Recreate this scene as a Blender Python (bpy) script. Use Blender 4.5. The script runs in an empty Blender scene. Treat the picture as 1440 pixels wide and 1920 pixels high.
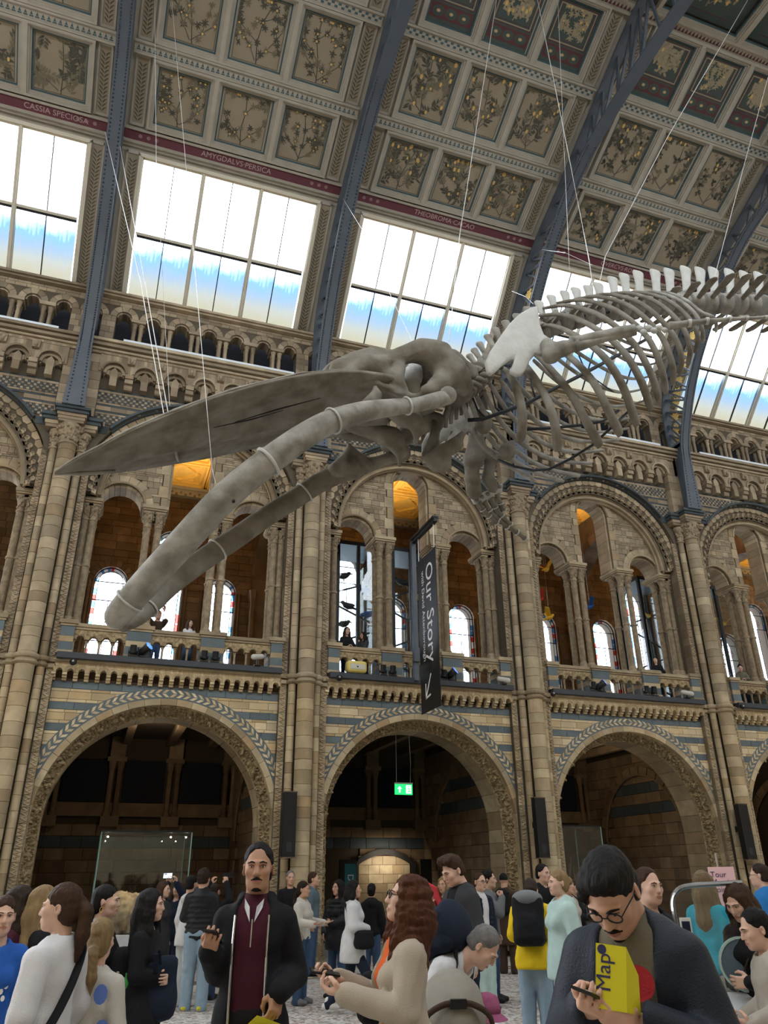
import bpy, bmesh, math, random
import numpy as np
from mathutils import Vector, Matrix
SC = bpy.context.scene
COL = SC.collection
PI = math.pi
W = 6.0                      # width of one bay of the hall
# ------------------------------------------------------------------ camera
CF = 1438.0
YAW, PIT, ROL = 0.343466612, 0.442065367, -0.00861079347
CAM = np.array([1.754568834, -17.34317382, 1.729627896])
_F = np.array([math.sin(YAW)*math.cos(PIT), math.cos(YAW)*math.cos(PIT), math.sin(PIT)])
_R = np.array([math.cos(YAW), -math.sin(YAW), 0.0]); _U = np.cross(_R, _F)
_R2 = math.cos(ROL)*_R + math.sin(ROL)*_U
_U2 = -math.sin(ROL)*_R + math.cos(ROL)*_U
cam_d = bpy.data.cameras.new('camera'); cam_d.sensor_fit = 'VERTICAL'; cam_d.sensor_height = 24.0
cam_d.lens = CF/1920.0*24.0; cam_d.clip_end = 300; cam_d.clip_start = 0.05
cam_o = bpy.data.objects.new('camera', cam_d); COL.objects.link(cam_o)
cam_o.matrix_world = Matrix(((_R2[0], _U2[0], -_F[0], CAM[0]), (_R2[1], _U2[1], -_F[1], CAM[1]), (_R2[2], _U2[2], -_F[2], CAM[2]), (0, 0, 0, 1)))
SC.camera = cam_o
# ------------------------------------------------------------------ daylight, exposure
SC.view_settings.view_transform = 'Standard'; SC.view_settings.look = 'None'
SC.view_settings.gamma = 1.0; SC.view_settings.use_curve_mapping = False
SC.view_settings.exposure = 1.6
SC.cycles.use_denoising = True
SC.cycles.use_adaptive_sampling = True; SC.cycles.adaptive_threshold = .035
SC.cycles.max_bounces = 7; SC.cycles.diffuse_bounces = 4; SC.cycles.transparent_max_bounces = 24
SC.cycles.sample_clamp_indirect = 6.0
wd = bpy.data.worlds.new('overcast_sky'); SC.world = wd; wd.use_nodes = True
bg = wd.node_tree.nodes['Background']; bg.inputs[0].default_value = (0.88, 0.95, 1.03, 1); bg.inputs[1].default_value = 3.2
def portal(loc, nrm, sx, sy):
    l = bpy.data.lights.new('skylight', 'AREA'); l.shape = 'RECTANGLE'; l.size = sx; l.size_y = sy; l.cycles.is_portal = True
    o = bpy.data.objects.new('skylight', l); COL.objects.link(o); o.location = loc
    o.rotation_euler = Vector(nrm).to_track_quat('-Z', 'Y').to_euler()
    return o
def lamp(name, kind, loc, energy, color=(1, .8, .55), size=.2, to=None, angle=1.2):
    l = bpy.data.lights.new(name, kind); l.energy = energy; l.color = color
    if kind == 'AREA': l.size = size
    else: l.shadow_soft_size = size
    if kind == 'SPOT': l.spot_size = angle; l.spot_blend = .6
    o = bpy.data.objects.new(name, l); COL.objects.link(o); o.location = loc
    if to is not None: o.rotation_euler = (Vector(to)-Vector(loc)).to_track_quat('-Z', 'Y').to_euler()
    return o
YM = -8.9                    # centre line of the hall
for _b in range(-2, 5):      # the roof windows on both slopes guide the sky light in
    for _s in (0, 1):
        y = -0.92 if _s == 0 else 2*YM+0.92
        _p = portal((_b*W+3, y, 17.42), (0, -.72 if _s == 0 else .72, -.69), 4.5, 3.6)
        if _s == 0: _p.rotation_euler = (Vector((0, -.72, -.69))).to_track_quat('-Z', 'X').to_euler(); _p.data.size, _p.data.size_y = 3.6, 4.5
        else: _p.rotation_euler = (Vector((0, .72, -.69))).to_track_quat('-Z', 'X').to_euler(); _p.data.size, _p.data.size_y = 3.6, 4.5
# ------------------------------------------------------------------ mesh helpers
def ray_dir(x, y): return _F + _R2*((x-720)/CF) + _U2*((960-y)/CF)
def onY(x, y, Y): d = ray_dir(x, y); return CAM + d*((Y-CAM[1])/d[1])
def onX(x, y, X): d = ray_dir(x, y); return CAM + d*((X-CAM[0])/d[0])
def onZ(x, y, Z): d = ray_dir(x, y); return CAM + d*((Z-CAM[2])/d[2])
def atD(x, y, D): return CAM + ray_dir(x, y)*D
class MB:
    def __init__(s): s.v = []; s.f = []; s.m = []
    def add(s, vs, fs, mi=0):
        b = len(s.v); s.v.extend([tuple(map(float, p)) for p in vs])
        for f in fs: s.f.append(tuple(i+b for i in f)); s.m.append(mi)
        return s
    def box(s, x0, x1, y0, y1, z0, z1, mi=0):
        return s.add([(x0,y0,z0),(x1,y0,z0),(x1,y1,z0),(x0,y1,z0),(x0,y0,z1),(x1,y0,z1),(x1,y1,z1),(x0,y1,z1)],
              [(0,3,2,1),(4,5,6,7),(0,1,5,4),(1,2,6,5),(2,3,7,6),(3,0,4,7)], mi)
    def obox(s, c, ax, ay, az, mi=0):       # oriented box: centre and three half-axis vectors
        c = np.array(c, float); ax, ay, az = map(lambda q: np.array(q, float), (ax, ay, az))
        vs = [c+i*ax+j*ay+k*az for k in (-1, 1) for j in (-1, 1) for i in (-1, 1)]
        return s.add(vs, [(0,2,3,1),(4,5,7,6),(0,1,5,4),(1,3,7,5),(3,2,6,7),(2,0,4,6)], mi)
    def prism(s, pts, y0, y1, ch=0.0, mi=0): # outline in x,z; front at y0, back at y1, front edge chamfered
        n = len(pts); p = np.array(pts, float); c = p.mean(0)
        fr = p
        if ch:
            d = p-c; L = np.maximum(np.abs(d), 1e-6); fr = c + d*np.maximum(0.3, 1-ch/L.clip(min=ch*1.01)) if n == 4 else c + d*(1-ch/np.maximum(np.linalg.norm(d, axis=1), ch*2))[:, None]
        vs = [(a, y1, b) for a, b in p]; fs = [tuple(range(n))]
        if ch:
            vs += [(a, y0+ch*.6, b) for a, b in p] + [(a, y0, b) for a, b in fr]
            for i in range(n):
                j = (i+1) % n; fs += [(i, n+i, n+j, j), (n+i, 2*n+i, 2*n+j, n+j)]
            fs.append(tuple(range(3*n-1, 2*n-1, -1)))
        else:
            vs += [(a, y0, b) for a, b in p]
            for i in range(n):
                j = (i+1) % n; fs.append((i, n+i, n+j, j))
            fs.append(tuple(range(2*n-1, n-1, -1)))
        return s.add(vs, fs, mi)
    def lathe(s, prof, seg=16, a0=0.0, a1=2*PI, c=(0, 0, 0), mi=0, sx=1.0, sy=1.0):
        full = abs(a1-a0-2*PI) < 1e-6; n = seg if full else seg+1; vs = []; fs = []
        for r, z in prof:
            for i in range(n):
                a = a0+(a1-a0)*i/seg; vs.append((c[0]+r*math.cos(a)*sx, c[1]+r*math.sin(a)*sy, c[2]+z))
        for k in range(len(prof)-1):
            for i in range(seg):
                j = (i+1) % n; fs.append((k*n+i, k*n+j, (k+1)*n+j, (k+1)*n+i))
        if full:
            fs.append(tuple(range(n-1, -1, -1))); t = (len(prof)-1)*n; fs.append(tuple(range(t, t+n)))
        return s.add(vs, fs, mi)
    def tube(s, path, rad, seg=8, mi=0, up=(0, 0, 1), caps=True, flat=None):
        P = [np.array(p, float) for p in path]; n = len(P)
        if not hasattr(rad, '__len__'): rad = [rad]*n
        vs = []; fs = []
        upv = np.array(up, float)
        for i in range(n):
            t = P[min(i+1, n-1)]-P[max(i-1, 0)]; t /= (np.linalg.norm(t)+1e-9)
            a = np.cross(upv, t)
            if np.linalg.norm(a) < 1e-3: a = np.cross((1, 0.1, 0), t)
            a /= np.linalg.norm(a); b = np.cross(t, a)
            r = rad[i]; ra, rb = (r, r) if not hasattr(r, '__len__') else r
            if flat: rb = ra*flat if not hasattr(r, '__len__') else rb
            for k in range(seg):
                q = 2*PI*k/seg; vs.append(P[i]+a*ra*math.cos(q)+b*rb*math.sin(q))
        for i in range(n-1):
            for k in range(seg):
                j = (k+1) % seg; fs.append((i*seg+k, i*seg+j, (i+1)*seg+j, (i+1)*seg+k))
        if caps: fs.append(tuple(range(seg-1, -1, -1))); fs.append(tuple(range((n-1)*seg, n*seg)))
        return s.add(vs, fs, mi)
    def ell(s, c, r, seg=12, rings=7, mi=0, rot=None):
        vs = []; fs = []
        for i in range(1, rings):
            th = PI*i/rings
            for k in range(seg):
                a = 2*PI*k/seg; vs.append((r[0]*math.sin(th)*math.cos(a), r[1]*math.sin(th)*math.sin(a), r[2]*math.cos(th)))
        vs += [(0, 0, r[2]), (0, 0, -r[2])]; N = len(vs)
        for i in range(rings-2):
            for k in range(seg):
                j = (k+1) % seg; fs.append((i*seg+k, (i+1)*seg+k, (i+1)*seg+j, i*seg+j))
        for k in range(seg):
            j = (k+1) % seg; fs.append((N-2, k, j)); fs.append((N-1, (rings-2)*seg+j, (rings-2)*seg+k))
        A = np.array(vs)
        if rot is not None: A = A @ np.array(rot).T
        return s.add(A+np.array(c, float), fs, mi)
    def ring(s, r0, r1, y0, y1, a0, a1, n=6, c=(0, 0), mi=0, ch=0.0): # piece of an arch ring round (cx,cz); angles from +x
        vs = []; fs = []
        for i in range(n+1):
            a = a0+(a1-a0)*i/n; ca, sa = math.cos(a), math.sin(a)
            vs += [(c[0]+r0*ca, y0, c[1]+r0*sa), (c[0]+r1*ca, y0, c[1]+r1*sa), (c[0]+r1*ca, y1, c[1]+r1*sa), (c[0]+r0*ca, y1, c[1]+r0*sa)]
        for i in range(n):
            b = 4*i
            for k in range(4): fs.append((b+k, b+4+k, b+4+(k+1) % 4, b+(k+1) % 4))
        fs += [(3, 2, 1, 0), (4*n, 4*n+1, 4*n+2, 4*n+3)]
        return s.add(vs, fs, mi)
    def sweep(s, prof, path, mi=0, closed=False):  # prof in (u,v); path of (origin, uvec, vvec)
        n = len(prof); vs = []; fs = []
        for o, u, v in path:
            o, u, v = (np.array(q, float) for q in (o, u, v))
            for a, b in prof: vs.append(o+u*a+v*b)
        for i in range(len(path)-1):
            for k in range(n if closed else n-1):
                j = (k+1) % n; fs.append((i*n+k, i*n+j, (i+1)*n+j, (i+1)*n+k))
        if closed: fs.append(tuple(range(n-1, -1, -1))); t = (len(path)-1)*n; fs.append(tuple(range(t, t+n)))
        return s.add(vs, fs, mi)
    def mesh(s, name, mats, smooth=False, fix=False):
        me = bpy.data.meshes.new(name); me.from_pydata(s.v, [], s.f)
        for m in (mats if isinstance(mats, (list, tuple)) else [mats]): me.materials.append(M(m))
        if any(s.m): me.polygons.foreach_set('material_index', s.m)
        if fix:
            bm = bmesh.new(); bm.from_mesh(me); bmesh.ops.recalc_face_normals(bm, faces=bm.faces[:]); bm.to_mesh(me); bm.free()
        if smooth: me.polygons.foreach_set('use_smooth', [True]*len(me.polygons))
        me.update(); return me
def put(name, me, parent=None, loc=None, rot=None, scale=None):
    o = bpy.data.objects.new(name, me); COL.objects.link(o)
    if parent is not None: o.parent = parent
    if loc is not None: o.location = loc
    if rot is not None: o.rotation_euler = rot
    if scale is not None: o.scale = scale
    return o
def mk(name, mb, mats, parent=None, loc=None, smooth=False, fix=False, **kw):
    o = put(name, mb.mesh(name, mats, smooth, fix), parent, loc)
    for k, v in kw.items(): o[k] = v
    return o
def tag(o, label, cat, group=None, kind=None):
    o['label'] = label; o['category'] = cat
    if group: o['group'] = group
    if kind: o['kind'] = kind
    return o
def thing(name, label, cat, loc=(0, 0, 0), rz=0.0, group=None, kind=None):
    o = bpy.data.objects.new(name, None); COL.objects.link(o); o.location = loc; o.rotation_euler = (0, 0, rz)
    o.empty_display_size = .1
    return tag(o, label, cat, group, kind)
def struct(name, label=None):
    o = bpy.data.objects.new(name, None); COL.objects.link(o); o['kind'] = 'structure'
    if label: o['label'] = label
    return o
def copy_tree(o, parent=None):
    c = o.copy(); COL.objects.link(c)
    if parent is not None: c.parent = parent
    for ch in o.children: copy_tree(ch, c)
    return c
def bezier(p0, p1, p2, p3, n):
    p0, p1, p2, p3 = (np.array(p, float) for p in (p0, p1, p2, p3)); return [((1-t)**3)*p0+3*((1-t)**2)*t*p1+3*(1-t)*t*t*p2+t**3*p3 for t in np.linspace(0, 1, n)]
def spline(pts, n):                         # Catmull-Rom through the points, n samples in all
    P = np.array(pts, float); m = len(P)
    if m == 2: return [P[0]+(P[1]-P[0])*t for t in np.linspace(0, 1, n)]
    Q = np.vstack([2*P[0]-P[1], P, 2*P[-1]-P[-2]]); out = []
    for t in np.linspace(0, m-1-1e-9, n):
        i = int(t); u = t-i; a, b, c, d = Q[i:i+4]
        out.append(.5*((2*b)+(c-a)*u+(2*a-5*b+4*c-d)*u*u+(3*b-a-3*c+d)*u**3))
    return out
# ------------------------------------------------------------------ materials
MATS = {}
def M(n): return MATS[n] if isinstance(n, str) else n
def S2L(c): return tuple(((v/255)/12.92 if v/255 <= .04045 else ((v/255+.055)/1.055)**2.4) for v in c)
def newmat(name, col, rough=.8, spec=.3, metal=0.0, var=0.0, hue=None, noise=0.0, nscale=6.0, bump=0.0, bscale=40.0, emit=None, es=0.0, dirt=None, stretch=None, alpha=None):
    """col linear RGB; var: brightness spread between pieces; hue: second colour that some pieces take; noise: blotches inside a piece"""
    m = bpy.data.materials.new(name); m.use_nodes = True; MATS[name] = m
    nt = m.node_tree; N = nt.nodes; L = nt.links; bs = N['Principled BSDF']
    bs.inputs['Roughness'].default_value = rough; bs.inputs['Specular IOR Level'].default_value = spec; bs.inputs['Metallic'].default_value = metal
    bs.inputs['Base Color'].default_value = (*col, 1)
    if alpha is not None: bs.inputs['Alpha'].default_value = alpha
    cur = None
    def rgb(c): n = N.new('ShaderNodeRGB'); n.outputs[0].default_value = (*c, 1); return n.outputs[0]
    def mix(f, a, b, mode='MIX'):
        n = N.new('ShaderNodeMix'); n.data_type = 'RGBA'; n.blend_type = mode
        if isinstance(f, float): n.inputs[0].default_value = f
        else: L.new(f, n.inputs[0])
        L.new(a, n.inputs[6]); L.new(b, n.inputs[7]); return n.outputs[2]
    def mth(op, a, b=None):
        n = N.new('ShaderNodeMath'); n.operation = op
        for i, q in enumerate((a, b)):
            if q is None: continue
            if isinstance(q, (int, float)): n.inputs[i].default_value = q
            else: L.new(q, n.inputs[i])
        return n.outputs[0]
    tc = None
    def coord():
        nonlocal tc
        if tc is None:
            t = N.new('ShaderNodeNewGeometry').outputs['Position']
            if stretch:
                mp = N.new('ShaderNodeMapping'); L.new(t, mp.inputs[0]); mp.inputs['Scale'].default_value = stretch; t = mp.outputs[0]
            tc = t
        return tc
    if var or hue:
        oi = N.new('ShaderNodeObjectInfo').outputs['Random']; ge = N.new('ShaderNodeNewGeometry').outputs['Random Per Island']
        r = mth('FRACT', mth('ADD', mth('MULTIPLY', oi, 7.31), ge)); r2 = mth('FRACT', mth('MULTIPLY', r, 17.7))
        cur = rgb(col)
        if hue: cur = mix(mth('POWER', r2, 2.2), cur, rgb(hue))
        if var:
            k = mth('ADD', mth('MULTIPLY', r, 2*var), 1-var); hs = N.new('ShaderNodeHueSaturation'); L.new(k, hs.inputs['Value']); L.new(cur, hs.inputs['Color']); cur = hs.outputs[0]
    if noise:
        if cur is None: cur = rgb(col)
        nz = N.new('ShaderNodeTexNoise'); nz.inputs['Scale'].default_value = nscale; nz.inputs['Detail'].default_value = 5; L.new(coord(), nz.inputs['Vector'])
        rp = N.new('ShaderNodeValToRGB'); L.new(nz.outputs[0], rp.inputs[0]); rp.color_ramp.elements[0].position = .36; rp.color_ramp.elements[1].position = .66
        dk = mix(noise, cur, rgb(dirt if dirt else (.02, .018, .015)))
        cur = mix(rp.outputs[0], dk, cur)
    if cur is not None: L.new(cur, bs.inputs['Base Color'])
    if bump:
        nb = N.new('ShaderNodeTexNoise'); nb.inputs['Scale'].default_value = bscale; nb.inputs['Detail'].default_value = 4; L.new(coord(), nb.inputs['Vector'])
        bp = N.new('ShaderNodeBump'); bp.inputs['Strength'].default_value = bump; bp.inputs['Distance'].default_value = .02; L.new(nb.outputs[0], bp.inputs['Height']); L.new(bp.outputs[0], bs.inputs['Normal'])
    if emit: bs.inputs['Emission Color'].default_value = (*emit, 1); bs.inputs['Emission Strength'].default_value = es
    return m
newmat('stone', (.47, .38, .24), var=.26, hue=(.36, .25, .135), noise=.32, nscale=3.5, bump=.25, dirt=(.16, .115, .06))
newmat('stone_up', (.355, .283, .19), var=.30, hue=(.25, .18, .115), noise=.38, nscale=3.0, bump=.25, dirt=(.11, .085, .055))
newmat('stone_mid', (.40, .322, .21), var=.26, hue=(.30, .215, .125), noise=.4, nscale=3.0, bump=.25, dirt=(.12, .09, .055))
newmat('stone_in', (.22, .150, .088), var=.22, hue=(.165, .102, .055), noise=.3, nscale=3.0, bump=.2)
newmat('carved', (.44, .34, .19), var=.1, noise=.75, nscale=16.0, bump=.6, bscale=30, dirt=(.12, .08, .04))
newmat('carved_up', (.34, .265, .17), var=.1, noise=.5, nscale=9.0, bump=.5, bscale=30, dirt=(.1, .075, .05))
newmat('stone_cream', (.60, .49, .31), var=.22, hue=(.48, .34, .17), noise=.25, nscale=3.5, bump=.2, dirt=(.22, .16, .09))
newmat('mortar', (.10, .08, .055), rough=.95)
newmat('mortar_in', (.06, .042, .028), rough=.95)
newmat('slate', (.125, .155, .165), var=.14, noise=.15, nscale=4.0, bump=.12)
newmat('slate_dark', (.060, .074, .080), var=.25, noise=.15, nscale=4.0, bump=.12)
newmat('ledge', (.045, .05, .058), rough=.55)
newmat('iron', (.068, .083, .103), rough=.5, spec=.45, noise=.15, nscale=2.0)
newmat('gold', (.62, .42, .13), rough=.45, metal=.3)
newmat('timber', (.335, .305, .25), rough=.6, noise=.12, nscale=3.0)
newmat('timber_light', (.52, .475, .38), rough=.5)
newmat('white_metal', (.62, .68, .72), rough=.5)
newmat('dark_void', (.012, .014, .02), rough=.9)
newmat('blackmetal', (.012, .012, .013), rough=.45)
newmat('black_panel', (.012, .010, .009), rough=.6)
newmat('gold_paint', (.75, .50, .13), rough=.5, noise=.25, nscale=5, dirt=(.45, .22, .04))
newmat('redpaint', (.085, .030, .032), rough=.7)
newmat('redband', (.11, .034, .045), rough=.7)
newmat('cream_letter', (.36, .26, .235), rough=.7)
newmat('teal_paint', (.045, .085, .095), rough=.7)
newmat('panel_tan', (.25, .21, .15), rough=.8, noise=.35, nscale=2.2, dirt=(.22, .165, .1))
newmat('panel_green', (.055, .075, .066), rough=.8, noise=.2, nscale=3)
newmat('leaf_dark', (.065, .062, .045), rough=.8)
newmat('leaf_mid', (.145, .125, .082), rough=.8)
newmat('branch', (.055, .055, .042), rough=.8)
newmat('fruit', (.55, .36, .12), rough=.6, metal=.2)
newmat('motif_pale', (.27, .225, .145), rough=.7)
newmat('bone', (.36, .345, .305), rough=.75, noise=.72, nscale=4.2, bump=.4, bscale=14, dirt=(.12, .105, .08))
newmat('bone_dark', (.235, .215, .178), rough=.8, noise=.72, nscale=4.0, bump=.5, bscale=12, dirt=(.10, .082, .055))
newmat('bone_pale', (.50, .50, .465), rough=.75, noise=.35, nscale=6, bump=.3, bscale=20, dirt=(.33, .32, .28))
newmat('steel_dark', (.03, .032, .036), rough=.4, metal=.4)
newmat('wire', (.62, .62, .60), rough=.35, metal=.3)
# ------------------------------------------------------------------ the long arcaded wall of the hall
rnd = random.Random(7)
BAYS = range(0, 5)           # bay b runs from X=(b-1)*W to b*W
PLACE = ['leftmost', 'behind the whale jaws', 'behind the black banner', 'right of the black banner', 'rightmost']
PPLACE = ['', 'behind the snout tip', 'left of the black banner', 'right of the black banner', 'fourth from the left', 'rightmost']
wall = struct('wall_back', 'long arcaded stone wall with grey and cream courses')
def stone_row(x0, x1, z0, z1, yf, dep, wmin, wmax, g=.008, ch=.008, clip=None):
    """stones of one course; returns list of MB; clip(x,z)->True where stone is kept (tested at the corners)"""
    out = []; x = x0
    while x < x1-.02:
        w = rnd.uniform(wmin, wmax); e = min(x1, x+w)
        if x1-e < wmin*.5: e = x1
        p = [(x+g/2, z0+g/2), (e-g/2, z0+g/2), (e-g/2, z1-g/2), (x+g/2, z1-g/2)]
        if clip: p = clip(p)
        if p and len(p) > 2: out.append(MB().prism(p, yf, yf+dep, ch))
        x = e
    return out
def clip_circle(cx, cz, R):
    def f(p):
        zs = [q[1] for q in p]; z0, z1 = min(zs), max(zs)
        xm = sum(q[0] for q in p)/len(p); sgn = -1 if xm < cx else 1
        def cxr(z): d = R*R-(z-cz)**2; return math.sqrt(d) if d > 0 else -1
        r0, r1 = cxr(z0), cxr(z1)
        if r1 < 0: r1 = 0 if r0 > 0 else -1
        if r0 < 0: return p
        a = np.array([cx+sgn*r0, z0]); b = np.array([cx+sgn*r1, z1]); d = b-a; nrm = np.array([d[1], -d[0]])
        if nrm[0]*sgn < 0: nrm = -nrm
        out = []
        for i in range(len(p)):
            u = np.array(p[i]); v = np.array(p[(i+1) % len(p)]); su = (u-a)@nrm; sv = (v-a)@nrm
            if su >= 0: out.append(tuple(u))
            if su*sv < 0: out.append(tuple(u+(v-u)*(su/(su-sv))))
        if len(out) < 3: return None
        A = np.array(out); area = .5*abs(sum(A[i][0]*A[(i+1) % len(A)][1]-A[(i+1) % len(A)][0]*A[i][1] for i in range(len(A))))
        return out if area > .002 else None
    return f
# ---- clustered piers -------------------------------------------------------------------------
def drums(zs, r, seg=10):
    out = []
    for a, b in zip(zs[:-1], zs[1:]):
        m = MB(); g = .005; m.lathe([(r, a+g), (r, b-g)], seg, -PI*1.08, PI*.08); m.lathe([(r-.016, a), (r, a+g)], seg, -PI*1.08, PI*.08); m.lathe([(r, b-g), (r-.016, b)], seg, -PI*1.08, PI*.08); out.append(m.mesh('drum', 'stone', True))
    return out
def levels(a, b, h, j=.25):
    z = [a]
    while z[-1] < b-h*1.4: z.append(z[-1]+h*rnd.uniform(1-j, 1+j))
    z.append(b); return z
LO, HI = (.42, 5.74), (6.0, 10.98)
zb = levels(*LO, .262, .2); zb2 = levels(*HI, .265, .22)
MAT_LO = 'stone'; big_lo = drums(zb, .195, 14); big_hi = drums(zb2, .195, 14)
zs = levels(LO[0], LO[1], .27, .2); zs2 = levels(HI[0], 10.9, .27, .2)
sm_lo = drums(zs, .086); sm_hi = drums(zs2, .086)
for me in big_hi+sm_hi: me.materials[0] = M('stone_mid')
def zig_block(z0, z1, mat):
    m = MB(); g = .004; m.box(-.075, .075, 0, .3, z0+g, z1-g, 0)
    h = z1-z0; n = 3
    for k in range(n):                       # raised zigzag
        for s, (dz0, dz1, xa, xb) in enumerate(((0, .5, -.045, .045), (.5, 1, .045, -.045))):
            a = z0+.01+(h-.02)*(k+dz0)/n; b = z0+.01+(h-.02)*(k+dz1)/n; t = .017
            m.add([(xa-t, -.02, a), (xa+t, -.02, a), (xb+t, -.02, b), (xb-t, -.02, b), (xa-t-.008, 0, a), (xa+t+.008, 0, a), (xb+t+.008, 0, b), (xb-t-.008, 0, b)], [(0, 1, 2, 3), (0, 3, 7, 4), (1, 5, 6, 2), (0, 4, 5, 1), (3, 2, 6, 7)], 1)
    return m.mesh('zigzag_block', mat)
zig_lo = [zig_block(a, b, ['stone_mid', 'stone']) for a, b in zip(*(lambda z: (z[:-1], z[1:]))(levels(LO[0], 5.74, .27, .2)))]
zig_hi = [zig_block(a, b, ['stone_up', 'stone_mid']) for a, b in zip(*(lambda z: (z[:-1], z[1:]))(levels(6.0, 10.9, .27, .2)))]
TOR = lambda r, z0: [(r, z0), (r+.02, z0+.01), (r+.055, z0+.04), (r+.055, z0+.07), (r+.02, z0+.1), (r+.02, z0+.115), (r+.06, z0+.14), (r+.07, z0+.18), (r+.06, z0+.215), (r+.01, z0+.24), (r, z0+.26)]
def pier_base():
    m = MB(); m.box(-.6, .6, -.35, .5, 0, .16)
    for x, y, r in ((0, 0, .195), (-.295, .13, .086), (.295, .13, .086)):
        m.lathe([(r+.12, .14), (r+.12, .2), (r+.05, .24), (r+.05, .3), (r+.07, .34), (r+.05, .4), (r, .44)], 14, c=(x, y, 0))
    m.box(-.57, .57, .2, .6, .1, .44); return m
ring_m = MB()
for x, y, r in ((0, 0, .195), (-.295, .13, .086), (.295, .13, .086)): ring_m.lathe(TOR(r, 5.74), 16, c=(x, y, 0))
for x in (-.48, .48):
    ring_m.box(x-.1, x+.1, .15, .5, 5.76, 5.84); ring_m.box(x-.1, x+.1, .13, .5, 5.88, 5.98); ring_m.box(x-.08, x+.08, .2, .5, 5.74, 6.0)
ring_me = ring_m.mesh('ring_moulding', 'stone_mid', False)
def capital(r, w, h, n=26, seed=3):
    rr = random.Random(seed); m = MB(); m.lathe([(r+.03, 0), (r+.04, .03), (r+.02, .05), (r, .06), (r*1.02, h*.3), (r*1.15, h*.6), (w*.95, h)], 16)
    for k in range(n):                       # carved foliage scrolls
        a = -PI+PI*rr.random()*1.0; t = rr.random(); z = .1+t*(h-.14); rad = r*1.0+(w*.95-r)*max(0, (t-.3)/.7)**1.5+.005
        m.ell((rad*math.cos(a), rad*math.sin(a), z), (.028+.02*rr.random(), .028+.02*rr.random(), .03+.025*rr.random()), 6, 4)
    return m
capb = capital(.195, .31, .52, 60).mesh('capital', 'carved_up', True); caps_ = capital(.086, .17, .5, 34, 5).mesh('capital', 'carved_up', True)
imp = MB()
for z0, z1, e in ((11.50, 11.56, -.05), (11.56, 11.64, -.03), (11.64, 11.72, 0.0)): imp.box(-.33-e, .33+e, -.32-e, .4, z0, z1, 0)
for z0, z1, e in ((11.44, 11.52, -.04), (11.52, 11.66, -.01)): imp.box(-.60-e, .60+e, -.05-e, .4, z0, z1, 0)
for z0, z1, e in ((11.72, 11.77, .03), (11.77, 11.81, .01), (11.81, 11.88, .06)): imp.box(-.34-e, .34+e, -.34-e, .4, z0, z1, 1)
for z0, z1, e in ((11.62, 11.67, .02), (11.67, 11.72, .0), (11.72, 11.80, .05)): imp.box(-.64-e, .64+e, -.06-e, .4, z0, z1, 1)
imp_me = imp.mesh('impost', ['stone_up', 'slate_dark'])
core_m = MB().box(-.56, .56, .24, 1.2, 0, 11.9); core_me = core_m.mesh('core', 'mortar')
side_m = MB()
for a, b in zip(*(lambda z: (z[:-1], z[1:]))(levels(.44, 5.74, .27, .2)+levels(6.0, 11.4, .27, .2)[0:])):
    if b-a > .05: side_m.box(-.565, -.40, .225, .8, a+.004, b-.004); side_m.box(.40, .565, .225, .8, a+.004, b-.004)
pil = []                                     # the pilaster over the impost
z = 11.88; k = 0
while z < 13.72:
    h = .262; x = -.45; cuts = [-.45, -.12, .2, .45] if k % 2 else [-.45, -.25, .05, .45]
    for a, b in zip(cuts[:-1], cuts[1:]): pil.append(MB().prism([(a+.003, z+.003), (b-.003, z+.003), (b-.003, z+h-.003), (a+.003, z+h-.003)], -.03, .4, .006).mesh('block', 'stone_up'))
    z += h; k += 1
for k in range(-1, 5):
    if k == -1: continue
    p = thing('clustered_pier', 'tall clustered stone pier with round shafts, '+PPLACE[k+1], 'pier', (k*W, 0, 0), group='piers between the arches')
    put('core', core_me, p)
    e = put('main_shaft', None, p)
    for me in big_lo+big_hi: put('drum', me, e)
    for s in (-1, 1):
        e = put('side_shaft', None, p, (s*.295, .13, 0)); z_ = put('zigzag_strip', None, p, (s*.485, .205, 0))
        for me in sm_lo+sm_hi: put('small_drum', me, e)
        for me in zig_lo+zig_hi: put('zigzag_block', me, z_)
        put('capital', caps_, p, (s*.295, .13, 10.9))
    put('capital', capb, p, (0, 0, 10.98)); put('impost', imp_me, p); put('ring_moulding', ring_me, p)
    mk('base', pier_base(), 'stone_mid', p)
    for me in pil: put('block', me, p)
# ---- ground floor arches ----------------------------------------------------------------------
ZC = 2.72
def voussoirs(n, r0, r1, y0, y1, a0, a1, name, mat, g=.006, seg=2):
    m = MB(); da = (a1-a0)/n; m.ring(r0, r1, y0, y1, -da/2+g/r1, da/2-g/r1, seg); return m.mesh(name, mat), [a0+da*(i+.5) for i in range(n)]
gv, gva = voussoirs(23, 2.432, 2.568, .345, .6, 0, PI, 'voussoir', 'stone', .004)
sv, sva = voussoirs(17, 2.25, 2.40, .79, 1.55, 0, PI, 'soffit_block', 'stone_mid', .006, 3)
herr = MB().ring(2.568, 2.80, .352, .6, .30, PI-.30, 60); herr_me = herr.mesh('slate_band', 'slate')
def chev(inner, s):                          # one cream tile of the leaf band at angle 0, radial = +x, along the band = +z
    r0, r1 = (2.60, 2.675) if inner else (2.69, 2.765)
    t = .038; sh = .085*s*(-1 if inner else 1)
    return MB().prism([(r0, -t-sh/2), (r1, -t+sh/2), (r1, t+sh/2), (r0, t-sh/2)], .345, .37, .003).mesh('leaf_tile', 'stone_cream')
cm = {(i, s): chev(i, s) for i in (0, 1) for s in (-1, 1)}
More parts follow.
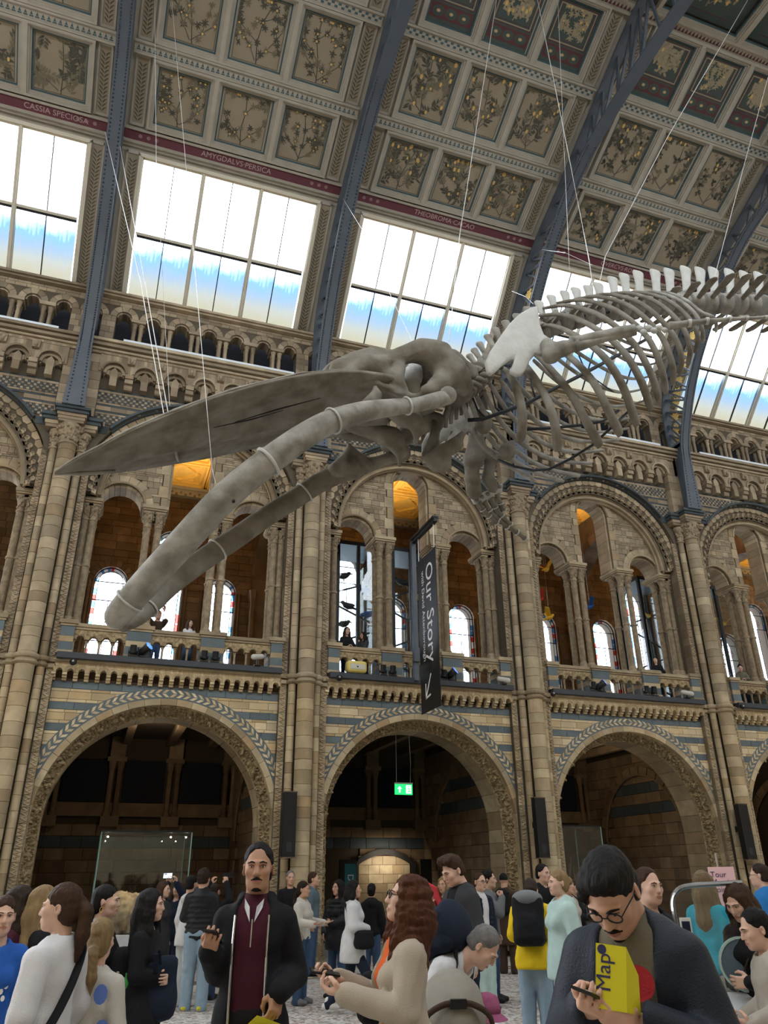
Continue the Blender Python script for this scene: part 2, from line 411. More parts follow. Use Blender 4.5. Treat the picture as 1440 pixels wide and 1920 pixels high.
def frieze_mesh():
    rr = np.random.RandomState(4); n = 330; mcol = 9; pts = []; rows = []
    path = []
    for z in np.linspace(.1, ZC, 90): path.append((2.25, 0, z-ZC, 1))      # right jamb upwards
    for a in np.linspace(0, PI, 240): path.append((None, a, 0, 0))
    for z in np.linspace(ZC, .1, 90): path.append((2.25, PI, z-ZC, 1))
    m = MB(); vs = []
    N1 = len(path)
    dis = rr.rand(N1, mcol)
    dis = np.where(dis > .55, dis*.055, -.035*dis)
    for i, (r, a, dz, st) in enumerate(path):
        for j in range(mcol):
            t = j/(mcol-1); R = 2.25+.185*t; y = .76-.25*t
            d = dis[i, j] if 0 < j < mcol-1 else 0.0
            R2 = R-d*.7; y2 = y-d*.8
            if st: vs.append((R2*(1 if a == 0 else -1), y2, dz))
            else: vs.append((R2*math.cos(a), y2, R2*math.sin(a)))
    fs = [(i*mcol+j, i*mcol+j+1, (i+1)*mcol+j+1, (i+1)*mcol+j) for i in range(N1-1) for j in range(mcol-1)]
    m.add(vs, fs)
    for s in (-1, 1):                        # plain rolls either side of the carving
        for R, y, t in ((2.245, .775, .018), (2.44, .50, .02)):
            m.tube([(s*R, y, -ZC+.1), (s*R, y, 0)], t, 6)
    for R, y, t in ((2.245, .775, .018), (2.44, .50, .02)):
        m.tube([(R*math.cos(a), y, R*math.sin(a)) for a in np.linspace(0, PI, 60)], t, 6)
    return m.mesh('carved_frieze', 'carved', False)
fr_me = frieze_mesh()
def leaf_boss():
    m = MB(); rr = random.Random(9)
    for k in range(7): m.ell((rr.uniform(-.05, .05), rr.uniform(-.03, .03), rr.uniform(-.05, .05)), (.045, .03, .03), 6, 4)
    return m.mesh('leaf_boss', 'carved', True)
lb = leaf_boss()
jz = levels(.12, ZC, .3, .2)
jm = {}
for s in (-1, 1):
    jm[s] = []
    for a, b in zip(jz[:-1], jz[1:]):
        jm[s].append((MB().prism([(s*2.432, a-ZC+.003), (s*2.60, a-ZC+.003), (s*2.60, b-ZC-.003), (s*2.432, b-ZC-.003)][::s], .345, .6, .004).mesh('jamb_block', 'stone'),
                      MB().box(min(s*2.25, s*2.4), max(s*2.25, s*2.4), .79, 1.55, a-ZC+.004, b-ZC-.004).mesh('jamb_block', 'stone_mid')))
for b in BAYS:
    x0 = (b-1)*W
    t = thing('carved_arch', 'round carved ground floor arch with grey and cream leaf band, '+PLACE[b], 'arch', (x0+3, 0, ZC), group='ground floor arches')
    for a in gva: put('voussoir', gv, t, rot=(0, -a, 0))
    for a in sva: put('soffit_block', sv, t, rot=(0, -a, 0))
    sb_ = put('slate_band', herr_me, t); put('carved_frieze', fr_me, t)
    n = 21
    for s in (-1, 1):
        for i in range(n):
            a = PI/2-s*(.03+i*(PI/2-.38)/n)
            for inner in (0, 1): put('leaf_tile', cm[(inner, s)], sb_, rot=(0, -a-(.0 if inner else 0.0), 0))
    for i in range(15):
        a = .1+i*(PI-.2)/14; put('leaf_boss', lb, t, (2.32*math.cos(a), .60, 2.32*math.sin(a)), (0, -a, 0))
    for s in (-1, 1):
        for m1, m2 in jm[s]: put('jamb_block', m1, t); put('jamb_block', m2, t)
# ---- striped spandrels over the arches -----------------------------------------------------------
cyc = [('slate', .155), ('stone_cream', .062), ('stone_cream', .158), ('stone_cream', .066)]
sp_me = []
z = 5.535; i = 0
cl = clip_circle(3, ZC, 2.79)
while z > 3.9:
    mat, h = cyc[i % 4]; wr = (.30, .52) if mat == 'slate' else ((.26, .48) if h > .1 else (.22, .42))
    for q in (0, 1):
        a, c_ = (.56, 3.0) if q == 0 else (3.0, 5.44)
        for m in stone_row(a, c_, z-h, z, .35, .2, *wr, g=.007, ch=.005, clip=cl): sp_me.append(m.mesh('stone', mat))
    z -= h; i += 1
for b in BAYS:
    for me in sp_me: put('stone', me, wall, ((b-1)*W, 0, 0))
back = MB()
for b in BAYS:                               # the mortar body behind the facing stones
    x0 = (b-1)*W
    N = 48; xs = np.linspace(.5, 5.5, N+1)
    for p, q in zip(xs[:-1], xs[1:]):
        zp, zq = (ZC+math.sqrt(max(0, 2.5**2-(u-3)**2)) if abs(u-3) < 2.5 else ZC for u in (p, q))
        back.prism([(x0+p, zp), (x0+q, zq), (x0+q, 5.6), (x0+p, 5.6)], .375, 1.5)
mk('mortar_body', back, 'mortar', wall)
# ---- lower corbel table, string course and ledge ---------------------------------------------------
def corbel_unit(p):
    m = MB(); w = .045
    for k in range(3): m.box(-w, w, .16+.06*(2-k), .36, 5.535+k*.05, 5.58+k*.05)
    n = 8; r = p/2-.045; pts = []
    arch = [(p/2+r*math.cos(a), 5.70+r*math.sin(a)) for a in np.linspace(PI, 0, n+1)]
    for (ax, az), (bx, bz) in zip(arch[:-1], arch[1:]): m.prism([(ax, az), (bx, bz), (bx, 5.88), (ax, 5.88)], .15, .36)
    m.box(0, .045, .15, .36, 5.685, 5.88); m.box(p-.045, p, .15, .36, 5.685, 5.88)
    for q in (1, 2, 3):                      # ridges round the little arch
        R = r+q*.022
        m.ring(R-.005, R+.005, .137, .155, .25 if R > p/2 else 0, PI-(.25 if R > p/2 else 0), 8, c=(p/2, 5.70))
    return m.mesh('corbel_arch', 'stone_cream')
CP = 4.88/22; cu = corbel_unit(CP)
def string_me():
    m = MB(); m.box(.5, 5.5, .12, .5, 5.88, 5.905); m.tube([(.52, .12, 5.93), (5.48, .12, 5.93)], .03, 8); m.box(.5, 5.5, .14, .5, 5.9, 5.95); return m.mesh('string_moulding', 'stone_mid')
st_me = string_me(); ledge_me = MB().box(.575, 5.425, -.02, .5, 5.95, 6.075).mesh('ledge', 'ledge')
for b in BAYS:
    t = thing('corbel_table', 'row of small corbel arches under the balcony ledge, '+PLACE[b], 'corbel table', ((b-1)*W, 0, 0), group='corbel tables under the balcony')
    for i in range(22): put('corbel_arch', cu, t, (.56+i*CP, 0, 0))
    put('string_moulding', st_me, t)
    put('ledge', ledge_me, t)['label'] = 'dark grey metal ledge'
# ---- balcony balustrade ---------------------------------------------------------------------------
PED = [(.56, .84), (1.925, 2.455), (3.545, 4.075), (5.16, 5.44)]
def pedestal(a, b_):
    out = []
    for z0, z1, mat, e in ((6.07, 6.11, 'stone_mid', .035), (6.11, 6.15, 'stone_mid', .015), (6.15, 6.33, 'slate', 0), (6.33, 6.46, 'stone', .0), (6.46, 6.68, 'slate', 0), (6.68, 6.73, 'stone_mid', .02), (6.73, 6.82, 'stone_mid', .05)):
        out.append(MB().box(a-e, b_+e, .12-e, .9, z0+.002, z1-.002).mesh('pedestal_block', mat))
    return out
ped_me = [pedestal(*p) for p in PED]
def bal_section(w, n):
    m = MB(); p = w/n; r = p*.30
    for i in range(n):
        c = p*(i+.5); arch = [(c+r*math.cos(a), 6.42+r*math.sin(a)) for a in np.linspace(PI, 0, 9)]
        for (ax, az), (bx, bz) in zip(arch[:-1], arch[1:]): m.prism([(ax, az), (bx, bz), (bx, 6.64), (ax, 6.64)], .20, .36)
        m.box(c-p/2, c-r, .20, .36, 6.42, 6.64); m.box(c+r, c+p/2, .20, .36, 6.42, 6.64)
        m.ring(r+.012, r+.03, .185, .21, 0, PI, 8, c=(c, 6.42))
        for k in range(4):
            a = .5+k*.7; m.ell((c-p/2+.02*math.cos(a*3), .2, 6.56+.02*math.sin(a*5)), (.03, .012, .03), 5, 3)
    return m.mesh('pierced_panel', 'carved')
bal_b = MB(); bal_b.lathe([(.045, 0), (.045, .03), (.03, .05), (.026, .08), (.024, .22), (.03, .23), (.024, .24), (.03, .28), (.045, .32), (.05, .335)], 8); bb_me = bal_b.mesh('baluster', 'stone_mid', True)
def rail(a, b_): m = MB(); m.box(a, b_, .17, .42, 6.64, 6.69); m.box(a, b_, .14, .45, 6.69, 6.765); return m.mesh('rail', 'stone_mid')
SEC = [(.84, 1.925), (2.455, 3.545), (4.075, 5.16)]
sec_me = [bal_section(b_-a, 4) for a, b_ in SEC]; rail_me = [rail(a, b_) for a, b_ in SEC]
for b in BAYS:
    t = thing('balustrade', 'pierced stone balcony balustrade with striped pedestals, '+PLACE[b], 'balustrade', ((b-1)*W, 0, 0), group='balcony balustrades')
    for pm in ped_me:
        e = put('pedestal', None, t)
        for me in pm: put('pedestal_block', me, e)
    for (a, b_), s_, r_ in zip(SEC, sec_me, rail_me):
        put('pierced_panel', s_, t, (a, 0, 0)); put('rail', r_, t)
        for i in range(5): put('baluster', bb_me, t, (a+(b_-a)*i/4, .28, 6.08))
# ---- upper arcade: three openings under one big arch ------------------------------------------------
OPN = [(1.37, .55, 10.0), (3.0, .545, 11.72), (4.63, .55, 10.0)]; ZB = 10.05; YA = .70
def shaft_parts():
    base = MB().lathe([(.13, 6.82), (.13, 6.87), (.125, 6.92), (.10, 6.95), (.115, 6.98), (.10, 7.02), (.085, 7.04)], 12).mesh('column_base', 'stone_mid', True)
    sh = MB(); sh.lathe([(.08, 7.04), (.08, 8.24), (.105, 8.26), (.105, 8.3), (.08, 8.32), (.08, 9.42)], 12)
    for k in range(22):                      # spiral relief on the shaft
        for h0 in (7.06, 8.34):
            z = h0+k*.048
            if z < h0+1.05:
                for d in (1, -1):
                    a0 = -PI/2-1.2*d; sh.tube([(.081*math.cos(a0+d*u*2.4), .081*math.sin(a0+d*u*2.4), z+u*.16) for u in (0, .25, .5, .75, 1)], .0055, 3, caps=False)
    s_me = sh.mesh('shaft', 'carved_up', False)
    cp = MB(); cp.lathe([(.08, 9.42), (.10, 9.43), (.10, 9.46), (.082, 9.48), (.085, 9.6), (.11, 9.72), (.15, 9.80)], 12)
    rr = random.Random(2)
    for k in range(20):
        a = -PI+rr.random()*PI; tt = rr.random(); R = .085+.06*tt; cp.ell((R*math.cos(a), R*math.sin(a), 9.52+.26*tt), (.018, .018, .035), 5, 4)
    cp.box(-.14, .14, -.14, .14, 9.78, 9.83)
    return base, s_me, cp.mesh('column_capital', 'carved_up', True)
ab, ash, acp = shaft_parts()
CLU = [(.70, .62, .80), (2.19, 2.06, 2.32), (3.81, 3.68, 3.94), (5.30, 5.20, 5.38)]
aba = []
for c, l, r in CLU:
    m = MB(); a, b_ = (l-.17, r+.17)
    m.box(a+.05, b_-.05, YA-.10, 1.35, 9.83, 9.87); m.box(a+.02, b_-.02, YA-.14, 1.38, 9.87, 9.92); m.box(a, b_, YA-.17, 1.4, 9.92, 10.0); aba.append(m.mesh('abacus', 'stone_mid'))
def top_open(u):
    for c, h, zs_ in OPN:
        if abs(u-c) < h: return zs_+math.sqrt(max(0, h*h-(u-c)**2))
    return 10.0
def big_top(u): return ZB+math.sqrt(max(0.0, 2.3**2-(u-3)**2)) if abs(u-3) < 2.3 else ZB
arc_b = MB()
xs = sorted(set(list(np.linspace(.62, 5.38, 70))+[c+s*h*(1-1e-4) for c, h, q in OPN for s in (-1, 1)]+[c+s*h*(1+1e-4) for c, h, q in OPN for s in (-1, 1)]))
for p, q in zip(xs[:-1], xs[1:]):
    zp, zq = top_open(p+1e-6), top_open(q-1e-6)
    if q-p < 1e-3: continue
    tp, tq = max(big_top(p), zp+.01), max(big_top(q), zq+.01)
    arc_b.prism([(p, zp), (q, zq), (q, tq), (p, tp)], YA+.03, 1.3)
arc_b_me = arc_b.mesh('mortar_body', 'mortar')
inf = []
rnd = random.Random(11)
z = 10.02
while z < 12.3:
    h = rnd.choice([.055, .06, .11, .13, .16, .17]); zm = z+h/2
    rad = 2.28**2-(zm-ZB)**2
    if rad > 0:
        hw = math.sqrt(rad); cuts = [(3-hw, 3+hw)]
        for c, ho, zs_ in OPN:
            ex = None
            if zm < zs_: ex = (c-ho-.18, c+ho+.18)
            elif zm < zs_+ho+.2: ex = (c-math.sqrt((ho+.2)**2-(zm-zs_)**2), c+math.sqrt((ho+.2)**2-(zm-zs_)**2))
            if ex:
                nc = []
                for a, b_ in cuts:
                    if ex[1] < a or ex[0] > b_: nc.append((a, b_)); continue
                    if ex[0] > a: nc.append((a, ex[0]))
                    if ex[1] < b_: nc.append((ex[1], b_))
                cuts = nc
        for a, b_ in cuts:
            if b_-a > .05:
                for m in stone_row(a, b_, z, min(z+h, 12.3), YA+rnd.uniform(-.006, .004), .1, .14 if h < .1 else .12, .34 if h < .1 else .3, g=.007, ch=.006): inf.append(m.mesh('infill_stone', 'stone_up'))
    z += h
vs_l, va_l = voussoirs(9, .555, .76, YA-.025, YA+.3, 0, PI, 'arch_stone', 'stone_mid', .005)
so_l, so_a = voussoirs(11, .48, .56, YA+.06, 1.3, 0, PI, 'arch_stone', 'stone_mid', .005)
roll_l = MB(); roll_l.tube([(.565*math.cos(a), YA-.03, .565*math.sin(a)) for a in np.linspace(0, PI, 26)], .03, 6); roll_me = roll_l.mesh('arch_roll', 'stone_mid', True)
jq = []                                      # quoins of the tall middle opening
zq = [10.0, 10.3, 10.62, 10.95, 11.27, 11.5, 11.72]
for s in (-1, 1):
    for i, (a, b_) in enumerate(zip(zq[:-1], zq[1:])):
        w = .24 if i % 2 else .16
        x1, x2 = sorted((3+s*.545, 3+s*(.545+w))); jq.append(MB().prism([(x1+.003, a+.004), (x2-.003, a+.004), (x2-.003, b_-.004), (x1+.003, b_-.004)], YA-.02, YA+.25, .006).mesh('quoin', 'stone_mid'))
        x1, x2 = sorted((3+s*.485, 3+s*.55)); jq.append(MB().box(x1, x2, YA+.06, 1.3, a+.004, b_-.004).mesh('quoin', 'stone_mid'))
# big arch mouldings
roll2 = MB()
for R, y, r_ in ((2.12, .60, .05), (2.19, .50, .035), (2.22, .42, .03)):
    roll2.tube([(3+R, y, 10.0)]+[(3+R*math.cos(a), y, ZB+R*math.sin(a)) for a in np.linspace(0, PI, 60)]+[(3-R, y, 10.0)], r_, 6)
roll2.ring(2.1, 2.3, .45, 1.0, 0, PI, 50, c=(3, ZB))
roll2_me = roll2.mesh('arch_moulding', 'stone_mid', False)
band_me = MB().ring(2.2, 2.64, .34, .9, 0, PI, 60, c=(3, ZB)).mesh('arch_backing', 'mortar')
hood = MB()
for r0, r1, y0 in ((2.63, 2.67, .22), (2.67, 2.73, .08)): hood.ring(r0, r1, y0, .5, .66, PI-.66, 60, c=(3, ZB))
hood_me = hood.mesh('hood_mould', 'slate_dark')
nh = 34
hexm = MB()
rA = 2.535; 
_da = PI/nh; hw_ = rA*_da/2-.006
hexm.prism([(rA+.09, -hw_), (rA+.09, hw_), (rA-.03, hw_), (rA-.075, 0), (rA-.03, -hw_)], .295, .4, .012); hex_me = hexm.mesh('hexagon_block', 'stone_mid')
scm = MB()                                   # fish-scale block: two rows of little arcs
for row, rr_ in enumerate((2.27, 2.365)):
    for q in ((-.5, .5) if row == 0 else (0,)):
        zo = q*_da*rr_*.98
        scm.ring(.038, .058, .285, .36, -PI/2*.1-PI/2, PI/2*.1+PI/2, 6, c=(rr_, zo)); scm.ring(.012, .03, .30, .36, -PI/2, PI/2, 5, c=(rr_, zo))
        scm.box(rr_-.05, rr_+.05, .325, .4, zo-.055, zo+.055)
sc_me = scm.mesh('scale_block', 'stone_mid')
vscale = MB()
for k in range(4):
    for q in (-1, 1): vscale.ring(.04, .062, .29, .36, 0, PI, 6, c=(q*.05, 9.99-.1*(k+1)))
vs_me = None
for b in BAYS:
    t = thing('triple_arcade', 'three arched balcony openings under one big scalloped arch, '+PLACE[b], 'arcade', ((b-1)*W, 0, 0), group='balcony arcades')
    put('mortar_body', arc_b_me, t)
    for me in inf: put('infill_stone', me, t)
    for c, h, zs_ in OPN:
        e = put('arch_head', None, t, (c, 0, zs_))
        for a in va_l: put('arch_stone', vs_l, e, rot=(0, -a, 0))
        for a in so_a: put('arch_stone', so_l, e, rot=(0, -a, 0))
        put('arch_roll', roll_me, e)
    for me in jq: put('quoin', me, t)
    put('arch_moulding', roll2_me, t); put('arch_backing', band_me, t); put('hood_mould', hood_me, t)
    for i in range(nh):
        a = (i+.5)*_da
        put('hexagon_block', hex_me, t, (3, 0, ZB), (0, -a, 0)); put('scale_block', sc_me, t, (3, 0, ZB), (0, -a, 0))
    for (c, l, r), am in zip(CLU, aba):
        put('abacus', am, t)
        for x in (l, r):
            for y in (YA-.02, YA+.36):
                e = put('column', None, t, (x, y, 0)); put('column_base', ab, e); put('shaft', ash, e); put('column_capital', acp, e)
# ---- chequered courses between the big arches -------------------------------------------------------
crs = [('slate_dark', .05), ('stone_up', .07)]+[('chk', .07)]*4+[('stone_up', .055), ('slate_dark', .055), ('stone_up', .13), ('slate_dark', .055), ('stone_up', .055)]+[('chk', .07)]*4+[('stone_up', .06), ('slate_dark', .2)]
ck = MB(); z = 12.86; ri = 0
for mat, h in crs:
    for q in (0, 1):
        xa, xb = (.45, 3.0) if q == 0 else (3.0, 5.55)
        w = .07 if mat == 'chk' else (.36 if h > .1 else .28); x = xa; i = 0
        while x < xb-.01:
            e = min(x+w, xb); xm = (x+e)/2
            edge = min(abs(x-3), abs(e-3))
            if edge**2+(z-h/2-ZB)**2 > 2.66**2:
                mi = (1 if (i+ri) % 2 else 0) if mat == 'chk' else (1 if mat == 'stone_up' else 0)
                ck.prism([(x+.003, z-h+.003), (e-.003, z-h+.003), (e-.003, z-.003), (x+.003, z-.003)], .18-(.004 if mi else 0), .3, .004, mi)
            x = e; i += 1
    z -= h; ri += 1
ck_me = ck.mesh('chequer_courses', ['slate_dark', 'stone_up'])
bk2 = MB()
xs = np.linspace(.3, 5.7, 61)
hood_z = lambda u: ZB+math.sqrt(max(0.0, 2.66**2-(u-3)**2)) if abs(u-3) < 2.66 else ZB
for p, q in zip(xs[:-1], xs[1:]): bk2.prism([(p, hood_z(p)), (q, hood_z(q)), (q, 13.9), (p, 13.9)], .20, .9)
bk2_me = bk2.mesh('mortar_body', 'mortar')
for b in BAYS:
    o = put('chequer_courses', ck_me, wall, ((b-1)*W, 0, 0)); o['kind'] = 'stuff'
    put('mortar_body', bk2_me, wall, ((b-1)*W, 0, 0))
# ---- upper corbel frieze and cornice ------------------------------------------------------------------
def ucorbel():
    m = MB(); w = .10
    for k, (z0, z1, y) in enumerate(((12.86, 12.97, .02), (12.98, 13.09, -.06), (13.10, 13.22, -.10))): m.box(-w+.01*k*0, w, y, .25, z0, z1)
    m.tube([(-w, .06, 12.87), (w, .06, 12.87)], .035, 6)
    return m.mesh('corbel', 'stone_up')
def uarch():
    m = MB(); r = .265
    arch = [(r*math.cos(a), 13.24+r*math.sin(a)) for a in np.linspace(PI, 0, 13)]
    for (ax, az), (bx, bz) in zip(arch[:-1], arch[1:]): m.prism([(ax, az), (bx, bz), (bx, 13.72), (ax, 13.72)], -.06, .2)
    m.box(-.375, -r, -.06, .2, 13.22, 13.72); m.box(r, .375, -.06, .2, 13.22, 13.72)
    m.ring(r, r+.05, -.10, .0, 0, PI, 12, c=(0, 13.24)); m.ring(r-.07, r, .02, .2, 0, PI, 12, c=(0, 13.24))
    return m.mesh('corbel_arch', 'stone_up')
def ugable():
    m = MB(); m.box(-.085, .085, -.02, .25, 12.86, 13.12); m.prism([(-.095, 13.12), (.095, 13.12), (.095, 13.3), (0, 13.42), (-.095, 13.3)], .0, .25, .01)
    for s in (-1, 1):
        arch = [(s*.17+.075*math.cos(a), 13.16+.075*math.sin(a)) for a in np.linspace(PI, 0, 7)]
        for (ax, az), (bx, bz) in zip(arch[:-1], arch[1:]): m.prism([(ax, az), (bx, bz), (bx, 13.36), (ax, 13.36)], .08, .25)
    return m.mesh('gabled_corbel', 'stone_up')
def uhead():                                  # small carved beast head
    m = MB(); m.prism([(-.10, 13.72), (-.085, 13.5), (.085, 13.5), (.10, 13.72)], -.16, .05, .012); m.ell((0, -.17, 13.57), (.05, .06, .07), 8, 5); m.ell((-.06, -.15, 13.66), (.03, .03, .04), 6, 4); m.ell((.06, -.15, 13.66), (.03, .03, .04), 6, 4); return m.mesh('beast_head', 'carved_up', False)
uc, ua, ug, uh = ucorbel(), uarch(), ugable(), uhead()
cor = MB()
for z0, z1, y in ((13.72, 13.80, -.08), (13.80, 13.86, -.14), (13.86, 13.90, -.10), (13.90, 13.98, -.2), (13.98, 14.02, -.16), (14.02, 14.10, -.24)): cor.box(0, W, y, .5, z0, z1)
cor_me = cor.mesh('cornice', 'stone_up'); strip_me = MB().box(.85, 5.3, -.245, -.10, 14.10, 14.16).mesh('light_strip', 'white_metal')
mo = MB()
for i in range(24): mo.box(.12+i*.245, .30+i*.245, -.088, -.07, 13.735, 13.785)
mo_me = mo.mesh('frieze_blocks', 'carved_up')
for b in BAYS:
    t = thing('corbel_frieze', 'deep frieze of gabled corbel arches and cornice above the balcony, '+PLACE[b], 'corbel frieze', ((b-1)*W, 0, 0), group='upper corbel friezes')
    put('cornice', cor_me, t); put('light_strip', strip_me, t)['label'] = 'pale metal light strip on the cornice'; put('frieze_blocks', mo_me, t)['kind'] = 'stuff'
    for k in range(7):
        c = .75+.75*k; put('corbel_arch', ua, t, (c, 0, 0)); put('gabled_corbel', ug, t, (c, 0, 0))
        if k: put('corbel', uc, t, (c-.375, 0, 0)); put('beast_head', uh, t, (c-.375, 0, 0))
# ---- clerestory colonnade under the roof windows --------------------------------------------------------
YC = .28
cb = MB(); cxs = [.75*k for k in range(9)]
for k, c in enumerate(cxs[:-1]):
    for (p, q) in zip(*(lambda u: (u[:-1], u[1:]))(np.linspace(c-.195, c+.195, 13))):
        zp, zq = (15.2+math.sqrt(max(0, .195**2-(u-c)**2)) for u in (p, q)); cb.prism([(p, zp), (q, zq), (q, 15.78), (p, 15.78)], YC, .6)
    cb.box(c+.195, c+.555, YC, .6, 15.2, 15.78)
    if k in (0, 7): cb.box(c+.195, c+.555, YC, .6, 14.1, 15.2)
cb_me = cb.mesh('mortar_body', 'mortar')
cv, cva = voussoirs(5, .2, .36, YC-.03, YC+.2, 0, PI, 'arch_stone', 'stone_up', .006); csv, csva = voussoirs(5, .15, .2, YC+.02, .62, 0, PI, 'arch_stone', 'stone_up', .004)
cfill = []; rnd = random.Random(5)
for z0, z1 in ((15.56, 15.67), (15.67, 15.75)):
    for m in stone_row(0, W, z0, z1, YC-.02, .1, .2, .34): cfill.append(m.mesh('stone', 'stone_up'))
for k in (0, 7):
    c = .75*k
    for i in range(6):
        a, b_ = 14.1+i*.185, 14.1+(i+1)*.185
        cuts = (c+.2, c+.375+(.05 if i % 2 else -.05), c+.55)
        for p, q in zip(cuts[:-1], cuts[1:]): cfill.append(MB().prism([(p+.003, a+.003), (q-.003, a+.003), (q-.003, b_-.003), (p+.003, b_-.003)], YC-.02, .5, .006).mesh('stone', 'stone_up'))
cc = MB(); cc.lathe([(.085, 14.1), (.085, 14.14), (.06, 14.18), (.07, 14.21), (.052, 14.24), (.05, 14.9), (.07, 14.92), (.055, 14.95), (.06, 15.0), (.085, 15.08)], 10); cc_me = cc.mesh('colonnette', 'stone_up', True)
ccap = MB(); ccap.box(-.19, .19, YC-.1, .62, 15.07, 15.13); ccap.box(-.185, .185, YC-.07, .6, 15.13, 15.2); ccap_me = ccap.mesh('abacus', 'stone_up')
sill = MB(); sill.box(0, W, .12, .7, 15.75, 15.80); sill.box(0, W, .05, .7, 15.80, 15.87); sill_me = sill.mesh('sill', 'stone_up')
void_me = MB().box(0, W, .9, 1.0, 14.0, 15.9).mesh('void_shade', 'dark_void')  # near-black sheet painting the unlit depth behind the openings
for b in BAYS:
    t = thing('clerestory', 'row of small dark arched openings with twin colonnettes, '+PLACE[b], 'colonnade', ((b-1)*W, 0, 0), group='clerestory colonnades')
    put('mortar_body', cb_me, t); put('sill', sill_me, t); put('void_shade', void_me, t)
    for c in cxs[:-1]:
        for a in cva: put('arch_stone', cv, t, (c, 0, 15.2), (0, -a, 0))
        for a in csva: put('arch_stone', csv, t, (c, 0, 15.2), (0, -a, 0))
    for me in cfill: put('stone', me, t)
    for k in range(1, 7):
        c = .75*k+.375; put('abacus', ccap_me, t, (c, 0, 0))
        for s in (-1, 1):
            for y in (YC+.02, YC+.22): put('colonnette', cc_me, t, (c+s*.085, y, 0))
# ------------------------------------------------------------------ roof: sloping windows, painted coffers, iron ribs
def slope(name, y, z, phi, x=0.0):
    o = bpy.data.objects.new(name, None); COL.objects.link(o); o.location = (x, y, z); o.rotation_euler = (phi, 0, 0); o.empty_display_size = .1; return o
WY, WZ = .40, 15.93; PHW = math.atan2(2.87, -2.65); LW = math.hypot(2.65, 2.87)      # window slope: foot, angle, length
CY, CZ = -2.25, 18.80; PHC = math.atan2(2.75, -5.7); LC = math.hypot(2.75, 5.7)      # coffered slope
def glass_mat():
    m = bpy.data.materials.new('skylight_glass'); m.use_nodes = True; MATS['skylight_glass'] = m; nt = m.node_tree; N = nt.nodes; L = nt.links
    N.remove(N['Principled BSDF']); out = N['Material Output']
    tr = N.new('ShaderNodeBsdfTransparent'); tl = N.new('ShaderNodeBsdfGlossy'); tl.inputs['Roughness'].default_value = .15; tl.inputs['Color'].default_value = (.8, .85, .9, 1)
    tc = N.new('ShaderNodeTexCoord'); sx = N.new('ShaderNodeSeparateXYZ'); L.new(tc.outputs['Object'], sx.inputs[0])
    nz = N.new('ShaderNodeTexNoise'); nz.inputs['Scale'].default_value = 1.1; nz.inputs['Detail'].default_value = 4; nz.noise_dimensions = '3D'; L.new(tc.outputs['Object'], nz.inputs[0])
    mp = N.new('ShaderNodeMapping'); mp.inputs['Scale'].default_value = (9, .5, 1); L.new(tc.outputs['Object'], mp.inputs[0])
    st = N.new('ShaderNodeTexNoise'); st.inputs['Scale'].default_value = 1.6; st.inputs['Detail'].default_value = 2; L.new(mp.outputs[0], st.inputs[0])
    def mth(op, a, b):
        n = N.new('ShaderNodeMath'); n.operation = op
        for i, q in enumerate((a, b)):
            if isinstance(q, (int, float)): n.inputs[i].default_value = q
            else: L.new(q, n.inputs[i])
        return n.outputs[0]
    h = mth('ADD', sx.outputs[1], mth('MULTIPLY', mth('SUBTRACT', nz.outputs[0], .5), 1.0)); h = mth('ADD', h, mth('MULTIPLY', mth('SUBTRACT', st.outputs[0], .5), .5))
    rp = N.new('ShaderNodeValToRGB'); L.new(mth('DIVIDE', h, 2.0), rp.inputs[0]); e = rp.color_ramp.elements      # dim bluish view of roofs outside, painted as tint low on the pane
    e[0].position = 0.0; e[0].color = (.30, .285, .24, 1); e[1].position = .95; e[1].color = (.96, .98, 1, 1)
    for p, c in ((.20, (.30, .30, .28)), (.40, (.25, .29, .33)), (.56, (.22, .30, .40)), (.68, (.42, .52, .62)), (.80, (.85, .9, .95))):
        q = e.new(p); q.color = (*c, 1)
    L.new(rp.outputs[0], tr.inputs[0]); mx = N.new('ShaderNodeMixShader'); mx.inputs[0].default_value = .04
    L.new(tr.outputs[0], mx.inputs[1]); L.new(tl.outputs[0], mx.inputs[2]); L.new(mx.outputs[0], out.inputs[0])
glass_mat()
# ---- window meshes in slope coordinates: x along the hall, y up the slope, z into the hall
pane_me = [MB().box(0, .73, 0, 1.66, -.008, .0).mesh('pane', 'skylight_glass'), MB().box(0, .73, 1.76, 3.50, -.008, .0).mesh('pane', 'skylight_glass')]
wf = MB(); A0, A1 = .70, 5.30
for d, n in ((0, .03), (.05, .07), (.09, .11)):
    wf.box(A0-.12+d*.9, A0-.03+d*.9-.05, 0.02, 3.7, -.06, .16-n); wf.box(A1+.03-d*.9+.05, A1+.12-d*.9, .02, 3.7, -.06, .16-n)
wf.box(A0-.12, A0-.02, 0, 3.72, -.1, .1); wf.box(A1+.02, A1+.12, 0, 3.72, -.1, .1)
wf.box(A0-.12, A1+.12, -.05, .07, -.1, .12); wf.box(A0-.1, A1+.1, .07, .13, -.1, .05); wf.box(A0-.05, A1+.05, 3.58, 3.64, -.1, .05); wf.box(A0-.12, A1+.12, 3.64, 3.72, -.1, .13)
wf_me = wf.mesh('window_frame', 'timber_light')
mul = MB(); mul.box(-.055, .055, .05, 3.66, -.07, .06); mul.box(-.025, .025, .05, 3.66, .06, .10); mul_me = mul.mesh('mullion', 'timber_light')
tra = MB(); tra.box(0, 1.46, 1.72, 1.79, -.06, .04); tra.box(0, 1.46, 1.655, 1.72, -.05, .02, 1); tra_me = tra.mesh('transom', ['timber_light', 'blackmetal'])
gbar_me = MB().box(-.012, .012, .1, 3.6, -.03, .03).mesh('glazing_bar', 'blackmetal')
